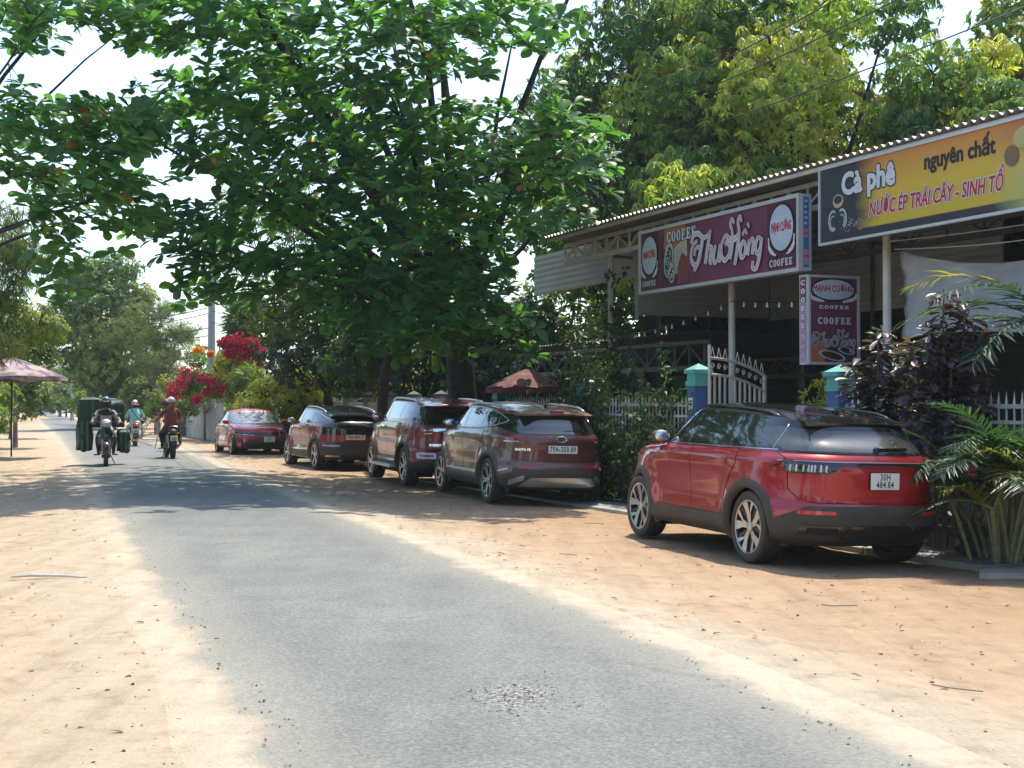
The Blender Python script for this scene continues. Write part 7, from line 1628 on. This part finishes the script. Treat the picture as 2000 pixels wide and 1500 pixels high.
def seated(t, sx, shirt, trousers, hip=(-.12, .80), lean=.12, hands=(.40, .27, 1.0), foot=(.16, .17, .27), knee=(.28, .19, .62), long_sleeve=True, sh_w=.18, yaw=0, hold=None, build=1.0):
    hx, hz = hip; L = lambda *a: Vector(a)
    ch = L(hx + lean * .6, 0, hz + .28); sh = L(hx + lean, 0, hz + .46); nk = L(hx + lean + .02, 0, hz + .54); hd = L(hx + lean + .05, 0, hz + .66); ht = L(hx + lean + .05, 0, hz + .76)
    V = [L(hx, 0, hz), L(hx + lean * .3, 0, hz + .14), ch, sh, nk, hd, ht]; E = [(0, 1), (1, 2), (2, 3), (3, 4), (4, 5), (5, 6)]; Rr = [.145 * build, .13 * build, .145 * build, .105, .052, .088, .075]
    wr = {}
    for sg in (1, -1):
        hh = hold if (hold and sg == hold[3]) else hands; hw = L(hh[0], sg * hh[1], hh[2]); s_ = L(sh.x, sg * sh_w, sh.z - .02); el = s_.lerp(hw, .5) + L(-.05, sg * .09, -.10); b = len(V)
        V += [s_, el, hw.lerp(el, .12), hw]; E += [(3, b), (b, b + 1), (b + 1, b + 2), (b + 2, b + 3)]; Rr += [.062, .044, .030, .032]; wr[sg] = (hw, (hw - el).normalized())
        k, f = L(knee[0], sg * knee[1], knee[2]), L(foot[0], sg * foot[1], foot[2]); b = len(V)
        V += [L(hx + .04, sg * .10, hz - .02), k, f + L(-.01, 0, .07), f + L(.13, 0, .0)]; E += [(0, b), (b, b + 1), (b + 1, b + 2), (b + 2, b + 3)]; Rr += [.098 * build, .066, .040, .034]
    def reg(c):
        if c.z > nk.z - .01 and abs(c.y) < .15: return 2
        if c.z < foot[2] + .055: return 3
        if c.z < hz + .04 and not (abs(c.y) > .22 and c.z > hz - .12): return 1
        d = min((c - w[0]).length for w in wr.values())
        if d < (.07 if long_sleeve else .26): return 2
        return 0
    o = skin_body('body', V, E, Rr, t, reg, [shirt, trousers, m_skin, m_shoe])
    for sg, (w, d) in wr.items():      # five fingers closed on the grip
        mb = MB()
        for k in range(4):
            q = w + Vector((.035, sg * (.030 - .020 * k), .012)); ln = [.9, 1.0, .95, .75][k]; mb.tube([w, q, q + Vector((.018, 0, -.022)) * ln, q + Vector((-.008, 0, -.042)) * ln], [.011, .010, .009, .007], 5)
        mb.tube([w, w + Vector((.01, -sg * .035, -.01)), w + Vector((.03, -sg * .035, -.03))], [.011, .010, .008], 5); mb.build('hand', m_skin, t, smooth=True)
    # face
    mb = MB(); mb.sphere(hd + Vector((.085, 0, .0)), (.018, .012, .022), 6, 5); mb.build('nose', m_skin, t, smooth=True)
    for sg in (1, -1): MB().sphere(hd + Vector((.076, sg * .032, .025)), (.010, .016, .009), 6, 5).build('eye', m_ink, t); MB().sphere(hd + Vector((0, sg * .085, 0)), (.02, .012, .03), 6, 5).build('ear', m_skin, t)
    MB().sphere(hd + Vector((.074, 0, -.042)), (.010, .025, .006), 6, 4).build('mouth', m_redlens, t)
    return hd, sh
def helmet(t, hd, m_, rim, visor=False, m2=None):
    mb = MB(); mb.sphere(hd + Vector((-.01, 0, .035)), (.135, .118, .125), 18, 12); mb.f = [f for f in mb.f if sum(mb.v[i][2] for i in f) / 4 > hd.z - .01]; mb.mi = [0] * len(mb.f); o = mb.build('helmet', m_, t, smooth='all')
    MB().tube([hd + Vector((-.01 + .137 * math.cos(a), .120 * math.sin(a), -.002)) for a in np.linspace(0, 2 * PI, 19)], .009, 5, cap=False).build('helmet_rim', rim, o)
    MB().add([hd + Vector(p) for p in ((.10, -.09, .055), (.10, .09, .055), (.185, .05, .03), (.185, -.05, .03), (.10, -.09, .065), (.10, .09, .065), (.185, .05, .038), (.185, -.05, .038))], [(3, 2, 1, 0), (4, 5, 6, 7), (2, 3, 7, 6), (0, 1, 5, 4), (1, 2, 6, 5), (3, 0, 4, 7)]).build('peak', rim, o)
    for sg in (1, -1): MB().tube([hd + Vector((.02, sg * .112, .0)), hd + Vector((.045, sg * .07, -.09)), hd + Vector((.05, 0, -.115))], .006, 4).build('chin_strap', m_ink, o)
    if m2:
        s2_ = MB(); s2_.sphere(hd + Vector((-.012, 0, .037)), (.137, .120, .127), 18, 14); s2_.f = [f for f in s2_.f if sum(s2_.v[i][2] for i in f) / 4 > hd.z + .02 and abs(sum(s2_.v[i][1] for i in f) / 4) < .05]; s2_.mi = [0] * len(s2_.f); s2_.build('helmet_panel', m2, o, smooth='all')
    return o
def bike(loc, rz, m_body, label, group=None, front_m=None, tail='red', plate=True, scooter=True):
    t = empty('motorbike', loc, rz, label, 'motorbike', group); r = .285
    for x, nm in ((.62, 'wheel'), (-.60, 'wheel')):
        e = empty(nm, (x, 0, r), 0, parent=t); ty = MB(); ty.lathe([(r * .80, -.045), (r * .93, -.052), (r * .985, -.03), (r, 0), (r * .985, .03), (r * .93, .052), (r * .80, .045), (r * .80, -.045)], 28, axis='y'); ty.build('tyre', m_tyre, e, smooth=True)
        rm = MB(); rm.lathe([(r * .81, -.03), (r * .76, 0), (r * .81, .03)], 28, axis='y'); rm.lathe([(.035, -.06), (.035, .06)], 10, axis='y', cap=True)
        for k in range(6): a = PI * k / 3; rm.bar((.02 * math.cos(a), 0, .02 * math.sin(a)), (r * .78 * math.cos(a), 0, r * .78 * math.sin(a)), .016, .022, up=(0, 1, 0))
        rm.build('rim', m_alloy_dk, e, smooth=True)
    for sg in (1, -1):
        MB().tube([(.64, sg * .075, r - .02), (.60, sg * .075, .50), (.52, sg * .065, .78)], [.020, .024, .022], 8).build('fork_leg', m_satin, t, smooth=True)
        MB().tube([(-.60, sg * .10, r), (-.46, sg * .11, .62)], [.018, .028], 8).build('shock_absorber', m_satin, t, smooth=True)
        MB().tube([(.46, sg * .05, .98), (.46, sg * .20, 1.03), (.40, sg * .36, 1.0)], .013, 7).build('handlebar', m_ink, t, smooth=True)
        MB().tube([(.41, sg * .26, 1.01), (.395, sg * .37, .995)], .020, 8).build('grip', m_plastic, t)
        MB().tube([(.44, sg * .22, 1.03), (.44, sg * .27, 1.14)], .006, 5).build('mirror_stalk', m_ink, t); MB().sphere((.44, sg * .29, 1.18), (.012, .055, .038), 12, 8).build('mirror', m_gloss, t, smooth='all')
        MB().tube([(.20, sg * .14, .26), (.20, sg * .27, .26)], .016, 6).build('footrest', m_plastic, t)
    fd = MB(); n = 12
    for xw, a0, a1, rr, w in ((.62, R(20), R(150), r + .035, .062), (-.60, R(40), R(170), r + .045, .075)):
        b = len(fd.v)
        for i in range(n + 1):
            a = a0 + (a1 - a0) * i / n; x, z = xw + rr * math.cos(a), r + rr * math.sin(a); fd.v += [(x, -w, z - .025), (x, -w * .6, z), (x, w * .6, z), (x, w, z - .025)]
        for i in range(n):
            for j in range(3): fd.f.append((b + 4 * i + j, b + 4 * i + j + 1, b + 4 * i + j + 5, b + 4 * i + j + 4)); fd.mi.append(0)
    fd.build('mudguard', m_body, t, smooth='all')
    # leg shield / fairing: lofted sections (x, half width, z)
    def loft(name, secs, m_, par=t, k=10):
        mb = MB()
        for x, w, z, dx in secs:
            for j in range(k): a = 2 * PI * j / k; mb.v.append((x + dx * math.cos(a), w * math.sin(a), z))
        for i in range(len(secs) - 1):
            for j in range(k): mb.f.append((i * k + j, i * k + (j + 1) % k, (i + 1) * k + (j + 1) % k, (i + 1) * k + j)); mb.mi.append(0)
        mb.f += [tuple(range(k))[::-1], tuple((len(secs) - 1) * k + j for j in range(k))]; mb.mi += [0, 0]; return mb.build(name, m_, par, smooth=True)
    loft('front_fairing', [(.38, .10, .36, .05), (.46, .17, .48, .07), (.52, .20, .64, .08), (.50, .15, .80, .07), (.46, .07, .93, .05)], m_body)
    loft('handlebar_cowl', [(.47, .05, .90, .05), (.48, .13, .97, .085), (.47, .12, 1.04, .075), (.44, .05, 1.09, .04)], front_m or m_body)
    hl = MB().sphere((.555, 0, .985), (.03, .075, .045), 14, 8).build('headlight', m_lens, t, smooth='all')
    for sg in (1, -1): MB().add([(.585, sg * .06, .60), (.555, sg * .16, .74), (.55, sg * .175, .70), (.57, sg * .10, .56), (.565, sg * .06, .60)], [(0, 1, 2, 3)] if sg > 0 else [(3, 2, 1, 0)]).build('turn_signal', m_lens, t)
    loft('frame_cover', [(.34, .09, .30, .06), (.10, .12, .34, .22), (-.10, .13, .46, .30), (-.22, .14, .60, .40), (-.28, .13, .72, .46)], m_body)
    se = MB(); se.sphere((-.26, 0, .755), (.46, .135, .065), 20, 10); se.build('seat', m_plastic, t, smooth='all')
    loft('tail_fairing', [(-.50, .10, .56, .10), (-.62, .12, .66, .13), (-.70, .10, .74, .12)], m_body)
    MB().sphere((-.80, 0, .72), (.04, .095, .045), 14, 8).build('tail_light', m_redlens if tail == 'red' else m_smoke, t, smooth='all')
    for sg in (1, -1): MB().sphere((-.77, sg * .12, .69), (.03, .03, .022), 8, 6).build('rear_signal', mat_orange, t, smooth='all')
    if plate: MB().box((-.86, 0, .55), (.008, .19, .14), Matrix.Rotation(R(-12), 3, 'Y')).build('number_plate', m_plate, t); MB().box((-.867, 0, .57), (.004, .12, .018), Matrix.Rotation(R(-12), 3, 'Y')).build('plate_lettering', m_ink, t); MB().box((-.867, 0, .53), (.004, .14, .022), Matrix.Rotation(R(-12), 3, 'Y')).build('plate_lettering', m_ink, t)
    MB().bar((-.80, 0, .64), (-.84, 0, .46), .12, .02, up=(1, 0, 0)).build('plate_holder', m_plastic, t)
    MB().tube([(.12, -.12, .28), (-.30, -.15, .28), (-.70, -.16, .38)], [.018, .034, .045], 10).build('exhaust', m_satin, t, smooth=True)
    MB().box((.02, 0, .28), (.30, .20, .20)).tube([(-.10, .09, .30), (-.60, .10, .285)], .03, 6).build('engine', m_alloy_dk, t)
    MB().tube([(-.50, .10, .82), (-.72, .10, .86), (-.74, 0, .87), (-.72, -.10, .86), (-.50, -.10, .82)], .012, 6).build('grab_rail', m_satin, t, smooth=True)
    MB().tube([(.0, .08, .30), (-.10, .20, .04)], .012, 6).build('side_stand', m_ink, t)
    return t
mat_orange = mat('orange_lens', (.6, .2, .02), .2, coat=1)
RDA = math.atan2(RD.y, RD.x)
# -- oncoming rider with green bags
def ground_o(px, py): p = gnd(px, py, .02); return p
p = ground_o(207, 911); A = RDA + PI - R(2); sc = 1.06
b1 = bike((p.x - .62 * math.cos(A), p.y - .62 * math.sin(A), .02), A, m_gloss, 'black motorbike coming towards us loaded with dark green bags', 'motorbikes on the road', m_satin, plate=False); b1.scale = (sc,) * 3
r1 = empty('person', tuple(b1.location), A, 'rider in pale grey shirt and dark green helmet on the oncoming loaded motorbike', 'person', 'motorbike riders'); r1.scale = (sc,) * 3
hd, sh = seated(r1, 1, cloth('pale_grey_shirt', (.42, .42, .48)), cloth('dark_trousers', (.03, .035, .04)), long_sleeve=False)
helmet(r1, hd, mat('green_helmet', (.03, .07, .055), .25, coat=.6), m_ink); MB().sphere(hd + Vector((.045, 0, -.04)), (.06, .075, .05), 12, 8).build('face_mask', cloth('dark_mask', (.03, .035, .045)), r1, smooth='all')
MB().sphere(sh + Vector((.05, 0, -.02)), (.12, .19, .075), 14, 8).build('dark_yoke', cloth('dark_trousers', (0, 0, 0)), r1, smooth='all')
m_bag = mat('green_bag', (.018, .055, .040), .6, var=.3, scale=5, bump=.6, bscale=12); m_bag2 = mat('green_bag_trim', (.05, .12, .09), .5)
def sack(loc, A, c, d, label, seed, trim=True, name='delivery_bag'):
    t = empty(name, loc, A, label, 'bag', 'bags carried on the oncoming motorbike'); t.scale = (sc,) * 3; mb = MB(); n = 6; g = random.Random(seed); V = {}
    bm = bmesh.new(); bmesh.ops.create_cube(bm, size=1); bmesh.ops.subdivide_edges(bm, edges=bm.edges, cuts=5, use_grid_fill=True)
    for v in bm.verts:
        q = v.co.copy(); k = 1 - .10 * (q.x ** 2 + q.z ** 2); v.co = Vector((q.x * d[0] * k, q.y * d[1] * (1 - .10 * q.z * 0), q.z * d[2] * (1 - .12 * q.y * q.y))) + Vector(c) + Vector([noise.noise(q * 2.2 + Vector((seed, k_, 0))) * .11 for k_ in range(3)])
    me = bpy.data.meshes.new('shell'); bm.to_mesh(me); bm.free(); me.materials.append(m_bag); me.polygons.foreach_set('use_smooth', [True] * len(me.polygons)); mobj('shell', me, t)
    if trim:
        cx, cy, cz = c; MB().tube([(cx + d[0] * .49 * i, cy + d[1] * .49 * j, cz + d[2] * .49) for i, j in ((-1, -1), (1, -1), (1, 1), (-1, 1), (-1, -1))], .014, 5).build('piping', m_bag2, t)
        for y in (-.2, .2): MB().box((cx + d[0] * .52, cy + y * d[1], cz), (.012, .05, d[2] * .95)).build('strap', m_bag2, t)
    return t
L1 = tuple(b1.location)
sack(L1, A, (-.62, -.10, 1.22), (.55, 1.00, .66), 'big square dark green bag behind the oncoming rider', 1)
sack(L1, A, (-.55, -.48, .70), (.75, .30, .70), 'drooping dark green pannier on the left of the oncoming motorbike', 2)
sack(L1, A, (-.45, .40, .55), (.60, .26, .46), 'smaller dark pannier on the right of the oncoming motorbike', 3)
# -- woman in mint shirt riding away
p = ground_o(265, 872); A2 = RDA - R(1); m_sred = mat('scooter_red', (.38, .02, .03), .25, coat=1)
b2 = bike((p.x + .60 * math.cos(A2), p.y + .60 * math.sin(A2), .02), A2, m_gloss, 'scooter with a red tail and white number plate, riding away', 'motorbikes on the road', m_sred); b2.scale = (1.02,) * 3
MB().sphere((-.66, 0, .76), (.16, .15, .075), 16, 8).build('tail_cover', m_sred, b2, smooth='all')
r2 = empty('person', tuple(b2.location), A2, 'person in mint green shirt, pale trousers and red and white helmet, riding away', 'person', 'motorbike riders'); r2.scale = (1.02,) * 3
m_mint = cloth('mint_shirt', (.30, .55, .52)); hd, sh = seated(r2, 1, m_mint, cloth('cream_trousers', (.58, .52, .42)), hip=(-.16, .80), foot=(.12, .26, .30), knee=(.20, .26, .66), long_sleeve=False)
mb = MB(); mb.lathe([(.165, .70), (.17, .82), (.15, 1.0), (.17, 1.15), (.12, 1.26)], 18, c=(-.11, 0, 0)); mb.v = [(x * .8 - .02 + (z - .7) * .10, y * 1.12, z) for x, y, z in mb.v]; mb.build('shirt_tail', m_mint, r2, smooth='all')
helmet(r2, hd, mat('red_helmet', (.50, .02, .04), .2, coat=1), m_wht, m2=m_wht); MB().sphere(hd + Vector((-.05, 0, -.06)), (.07, .08, .12), 12, 8).build('hair', m_ink, r2, smooth='all')
MB().tube([(sh.x - .10, .14, sh.z + .02), (sh.x - .17, .0, sh.z - .16), (sh.x - .20, -.14, sh.z - .36), (sh.x - .06, -.22, sh.z - .42)], .014, 5).build('bag_strap', m_ink, r2); o = MB().sphere((sh.x + .0, -.26, sh.z - .42), (.10, .06, .08), 12, 8).build('shoulder_bag', m_ink, r2, smooth='all')
# -- two people on one motorbike, the pillion holding a metal frame
p = ground_o(337, 896); A3 = RDA + R(3)
b3 = bike((p.x + .60 * math.cos(A3), p.y + .60 * math.sin(A3), .02), A3, m_alloy_dk, 'dark motorbike carrying two people along the right edge of the road', 'motorbikes on the road', tail='dark'); b3.scale = (1.04,) * 3
m_wine2 = cloth('brick_red_shirt', (.17, .035, .04)); m_dt = cloth('dark_trousers', (0, 0, 0))
r3 = empty('person', tuple(b3.location), A3, 'driver in dark shirt and black helmet, mostly hidden behind the pillion passenger', 'person', 'motorbike riders'); r3.scale = (1.04,) * 3
hd, sh = seated(r3, 1, cloth('dusty_red_shirt', (.22, .06, .06)), m_dt, hip=(.02, .80), lean=.16); helmet(r3, hd + Vector((0, .07, -.02)), m_alloy_dk, m_ink)
r4 = empty('person', tuple(b3.location), A3, 'pillion passenger in brick red shirt with a silver and brown helmet, gripping a metal frame', 'person', 'motorbike riders'); r4.scale = (1.04,) * 3
hd, sh = seated(r4, 1, m_wine2, m_dt, hip=(-.42, .84), lean=.10, foot=(-.30, .24, .34), knee=(-.08, .26, .66), hands=(-.10, .24, .98), hold=(-.20, .46, .98, 1), long_sleeve=False, build=1.12)
helmet(r4, hd, mat('silver_helmet', (.5, .42, .38), .25, coat=.8), m_ink, m2=None)
cf = empty('chair_frame', tuple(b3.location), A3, 'bent metal tube frame with yellow legs carried beside the pillion passenger', 'chair frame'); cf.scale = (1.04,) * 3
m_yel = mat('yellow_tube', (.50, .34, .05), .4); y0 = .40
MB().tube([(-.30, y0 + .35, .62), (-.32, y0 + .20, .95), (-.30, y0 - .02, 1.06), (-.30, y0 - .14, .96), (-.30, y0 - .08, .74), (-.30, y0 + .02, .30)], .014, 7).build('tube', m_satin, cf, smooth=True)
MB().tube([(-.10, y0 + .40, .60), (-.10, y0 + .25, .90), (-.10, y0 + .0, 1.0), (-.12, y0 - .1, .70)], .013, 7).build('tube', m_satin, cf, smooth=True)
for a, b_ in (((-.3, y0 + .68, .44), (-.3, y0 - .02, .74)), ((-.3, y0 + .60, .70), (-.3, y0 + .74, .40)), ((-.2, y0 + .66, .54), (-.2, y0 + .10, .34))): MB().tube([a, b_], .012, 6).build('leg', m_yel, cf)
# -- tiny traffic and objects near the road's vanishing end
p = gnd(55, 806, 0); b4 = bike((p.x, p.y, 0), RDA + PI, m_gloss, 'tiny distant motorbike near the end of the road', 'motorbikes on the road', plate=False)
r5 = empty('person', tuple(b4.location), RDA + PI, 'tiny distant rider in pink near the end of the road', 'person', 'motorbike riders'); hd, sh = seated(r5, 1, cloth('pink_shirt', (.6, .25, .28)), m_dt); helmet(r5, hd, m_wht, m_ink)
p = gnd(23, 806, 0); dr = empty('water_drum', (p.x, p.y, 0), 0, 'small white drum standing on the left verge near the road end', 'drum'); MB().lathe([(.001, 0), (.30, 0), (.33, .1), (.31, .45), (.33, .8), (.30, .9), (.001, .9)], 18).build('shell', m_wht, dr, smooth=True); MB().lathe([(.20, .9), (.20, .95), (.001, .95)], 14).build('lid', m_wht, dr)
p = gnd(45, 818, 0); mb = MB(); n = 24
for i in range(7):
    for k in range(n): a = 2 * PI * k / n; q = i / 6; rr = 2.4 * q * (1 + .15 * math.sin(3 * a)); mb.v.append((p.x + rr * math.cos(a), p.y + rr * 1.3 * math.sin(a), .55 * (1 - q * q) ** 1.4 - .05 + .04 * noise.noise(Vector((rr * math.cos(a), rr * math.sin(a), 1)))))
mb.f = [(i * n + k, (i + 1) * n + k, (i + 1) * n + (k + 1) % n, i * n + (k + 1) % n) for i in range(6) for k in range(n)]; mb.mi = [0] * len(mb.f)
o = mb.build('sand_heap', mat('ochre_sand', (.40, .26, .12), .95, var=.2, bump=.6), smooth='all'); tag(o, 'low heap of ochre sand on the left verge far away', 'sand heap')
m_yc = mat('yellow_canvas', (.62, .50, .15), .8); p = at(128, 800, 135); parasol(p.x, p.y, 1.6 + 12 / F * 135, 1.0, .55, 8, m_yc, 'small yellow parasol far down the right verge')
# ---- stones, chippings, leaf litter
def chips(name, label, pts, smin, smax, mat_, seed, flat_=.6):
    g = np.random.default_rng(seed); n = len(pts); base = np.array([(1, 0, 0), (-.5, .87, 0), (-.5, -.87, 0), (.1, .1, .9), (-.2, .9, .5), (.6, -.5, .5)]); T0 = np.array([(0, 1, 3), (1, 2, 3), (2, 0, 3), (0, 4, 1), (3, 4, 5), (0, 2, 5), (0, 5, 3), (1, 4, 3)])
    a = g.uniform(0, 6.28, n); s_ = smin * (smax / smin) ** (g.random(n) ** 2.2); c, s2_ = np.cos(a), np.sin(a); B = base[None] * (1 + g.normal(0, .25, (n, 6, 3)))
    X = (B[..., 0] * c[:, None] - B[..., 1] * s2_[:, None]) * s_[:, None]; Y = (B[..., 0] * s2_[:, None] + B[..., 1] * c[:, None]) * s_[:, None]; Z = B[..., 2] * s_[:, None] * flat_
    V = np.stack([X + pts[:, 0:1], Y + pts[:, 1:2], Z + pts[:, 2:3]], -1).reshape(-1, 3); T = (T0[None] + (np.arange(n) * 6)[:, None, None]).reshape(-1, 3)
    o = mobj(name, tris_mesh(name, V, T, mat_, np.repeat(g.random(n), 6)), kind='stuff'); tag(o, label, name.replace('_', ' '))
def varmat(name, stops, rough=.9):
    m, nt, b = nt_new(name); a = N(nt, 'Attribute', attribute_name='var'); lk(nt, ramp(nt, a.outputs['Fac'], stops).outputs[0], b.inputs['Base Color']); b.inputs['Roughness'].default_value = rough; return m
m_chip = varmat('chippings', [(0, (.05, .05, .05)), (.4, (.16, .15, .14)), (.8, (.34, .31, .27)), (1, (.55, .5, .42))]); m_clod = varmat('clods', [(0, (.10, .06, .035)), (.5, (.30, .20, .12)), (1, (.60, .47, .33))])
g = np.random.default_rng(4); P_ = []
for E_, sg, n in ((EL, -1, 1300), (ER, 1, 1200)):
    for _ in range(n):
        y = 4.5 + 22 * g.random() ** 1.6; x = edge_x(E_, y) + sg * g.normal(-.02, .22) * (1 if g.random() > .3 else 2.2); P_.append((x, y, max(ground_z(x, y) + .018 * (1 if (x - edge_x(EL, y)) * (edge_x(ER, y) - x) > 0 else 0), gz_full(x, y)) - .001))
chips('gravel', 'loose chippings scattered along both ragged edges of the asphalt', np.array(P_), .004, .013, m_chip, 1)
P_ = []
for _ in range(1700):
    y = 5 + 24 * g.random() ** 1.3
    if g.random() < .42: x = edge_x(EL, y) - g.exponential(1.6)
    else: x = edge_x(ER, y) + g.uniform(.1, 5.0)
    if abs(x) < 14: P_.append((x, y, gz_full(x, y)))
chips('pebbles', 'small clods and pebbles strewn over the sandy verges', np.array(P_), .005, .020, m_clod, 2)
P_ = [(PATCH.x + g.normal(0, .16), PATCH.y + g.normal(0, .22), .026) for _ in range(520)]; chips('loose_stones', 'bare dark chippings in the worn patch of the road', np.array(P_), .006, .014, m_chip, 3)
m_dry = varmat('dry_leaves', [(0, (.12, .06, .03)), (.5, (.28, .16, .08)), (1, (.50, .36, .20))])
P_ = []
for _ in range(520):
    y = 6 + 34 * g.random(); r_ = g.random(); x = edge_x(ER, y) + g.uniform(.3, 5.2) if r_ < .7 else edge_x(EL, y) - g.exponential(2.2); P_.append((x, y, gz_full(x, y) + .012))
P_ = np.array(P_); V, T, A = place('almond', P_, np.concatenate([g.normal(0, 1, (len(P_), 2)), g.normal(0, .12, (len(P_), 1))], 1), np.tile([[0, 0, 1.]], (len(P_), 1)) + g.normal(0, .25, (len(P_), 3)), g.uniform(.035, .085, len(P_)), g.random(len(P_)), .7)
o = mobj('fallen_leaves', tris_mesh('fallen_leaves', V, T, m_dry, A), kind='stuff'); tag(o, 'dry curled leaves fallen on the sand', 'fallen leaves')
mb = MB(); rnd = random.Random(9)
for px, py, L in [(1110, 1087, .2), (1640, 1185, .3), (1870, 1360, .3), (1160, 1020, .3)]:
    p = gnd(px, py, -.02 if px < 600 else -.13); a = rnd.uniform(-.5, .5); q = [p + Vector((math.cos(a) * L * (t - .5), math.sin(a) * L * (t - .5) + rnd.uniform(-.03, .03), .02)) for t in (0, .3, .6, 1)]
    for w in q: w.z = gz_full(w.x, w.y) + .012
    mb.tube(q, .0045, 4)
o = mb.build('dry_twigs', m_bark2, kind='stuff'); tag(o, 'dry twigs lying on the sandy verges', 'twigs')
# pale bare branch lying on the left verge
p = gnd(85, 1133, -.03); mb = MB(); mb.tube([p + Vector((-.30, .02, .03)), p + Vector((-.1, -.02, .05)), p + Vector((.15, .03, .04)), p + Vector((.4, -.02, .03))], [.012, .018, .014, .008], 6); mb.tube([p + Vector((-.1, -.02, .05)), p + Vector((.0, .10, .04)), p + Vector((.2, .13, .03))], .008, 5)
o = mb.build('bleached_branch', mat('bleached_wood', (.62, .58, .52), .8)); tag(o, 'bleached branch lying on the sand at the left, below the tree shadow', 'branch')
# haze over the far road
hz = MB(); hz.box((-60, 190, 11), (420, 420, 24.4)); 
mh = bpy.data.materials.new('haze_air'); mh.use_nodes = True; nt = mh.node_tree; nt.nodes.remove(nt.nodes['Principled BSDF']); v = nt.nodes.new('ShaderNodeVolumePrincipled'); v.inputs['Density'].default_value = HAZE; v.inputs['Color'].default_value = (.86, .95, 1, 1); v.inputs['Anisotropy'].default_value = .2
nt.links.new(v.outputs[0], nt.nodes['Material Output'].inputs['Volume'])
if HAZE > 0: o = hz.build('haze', mh, kind='stuff')
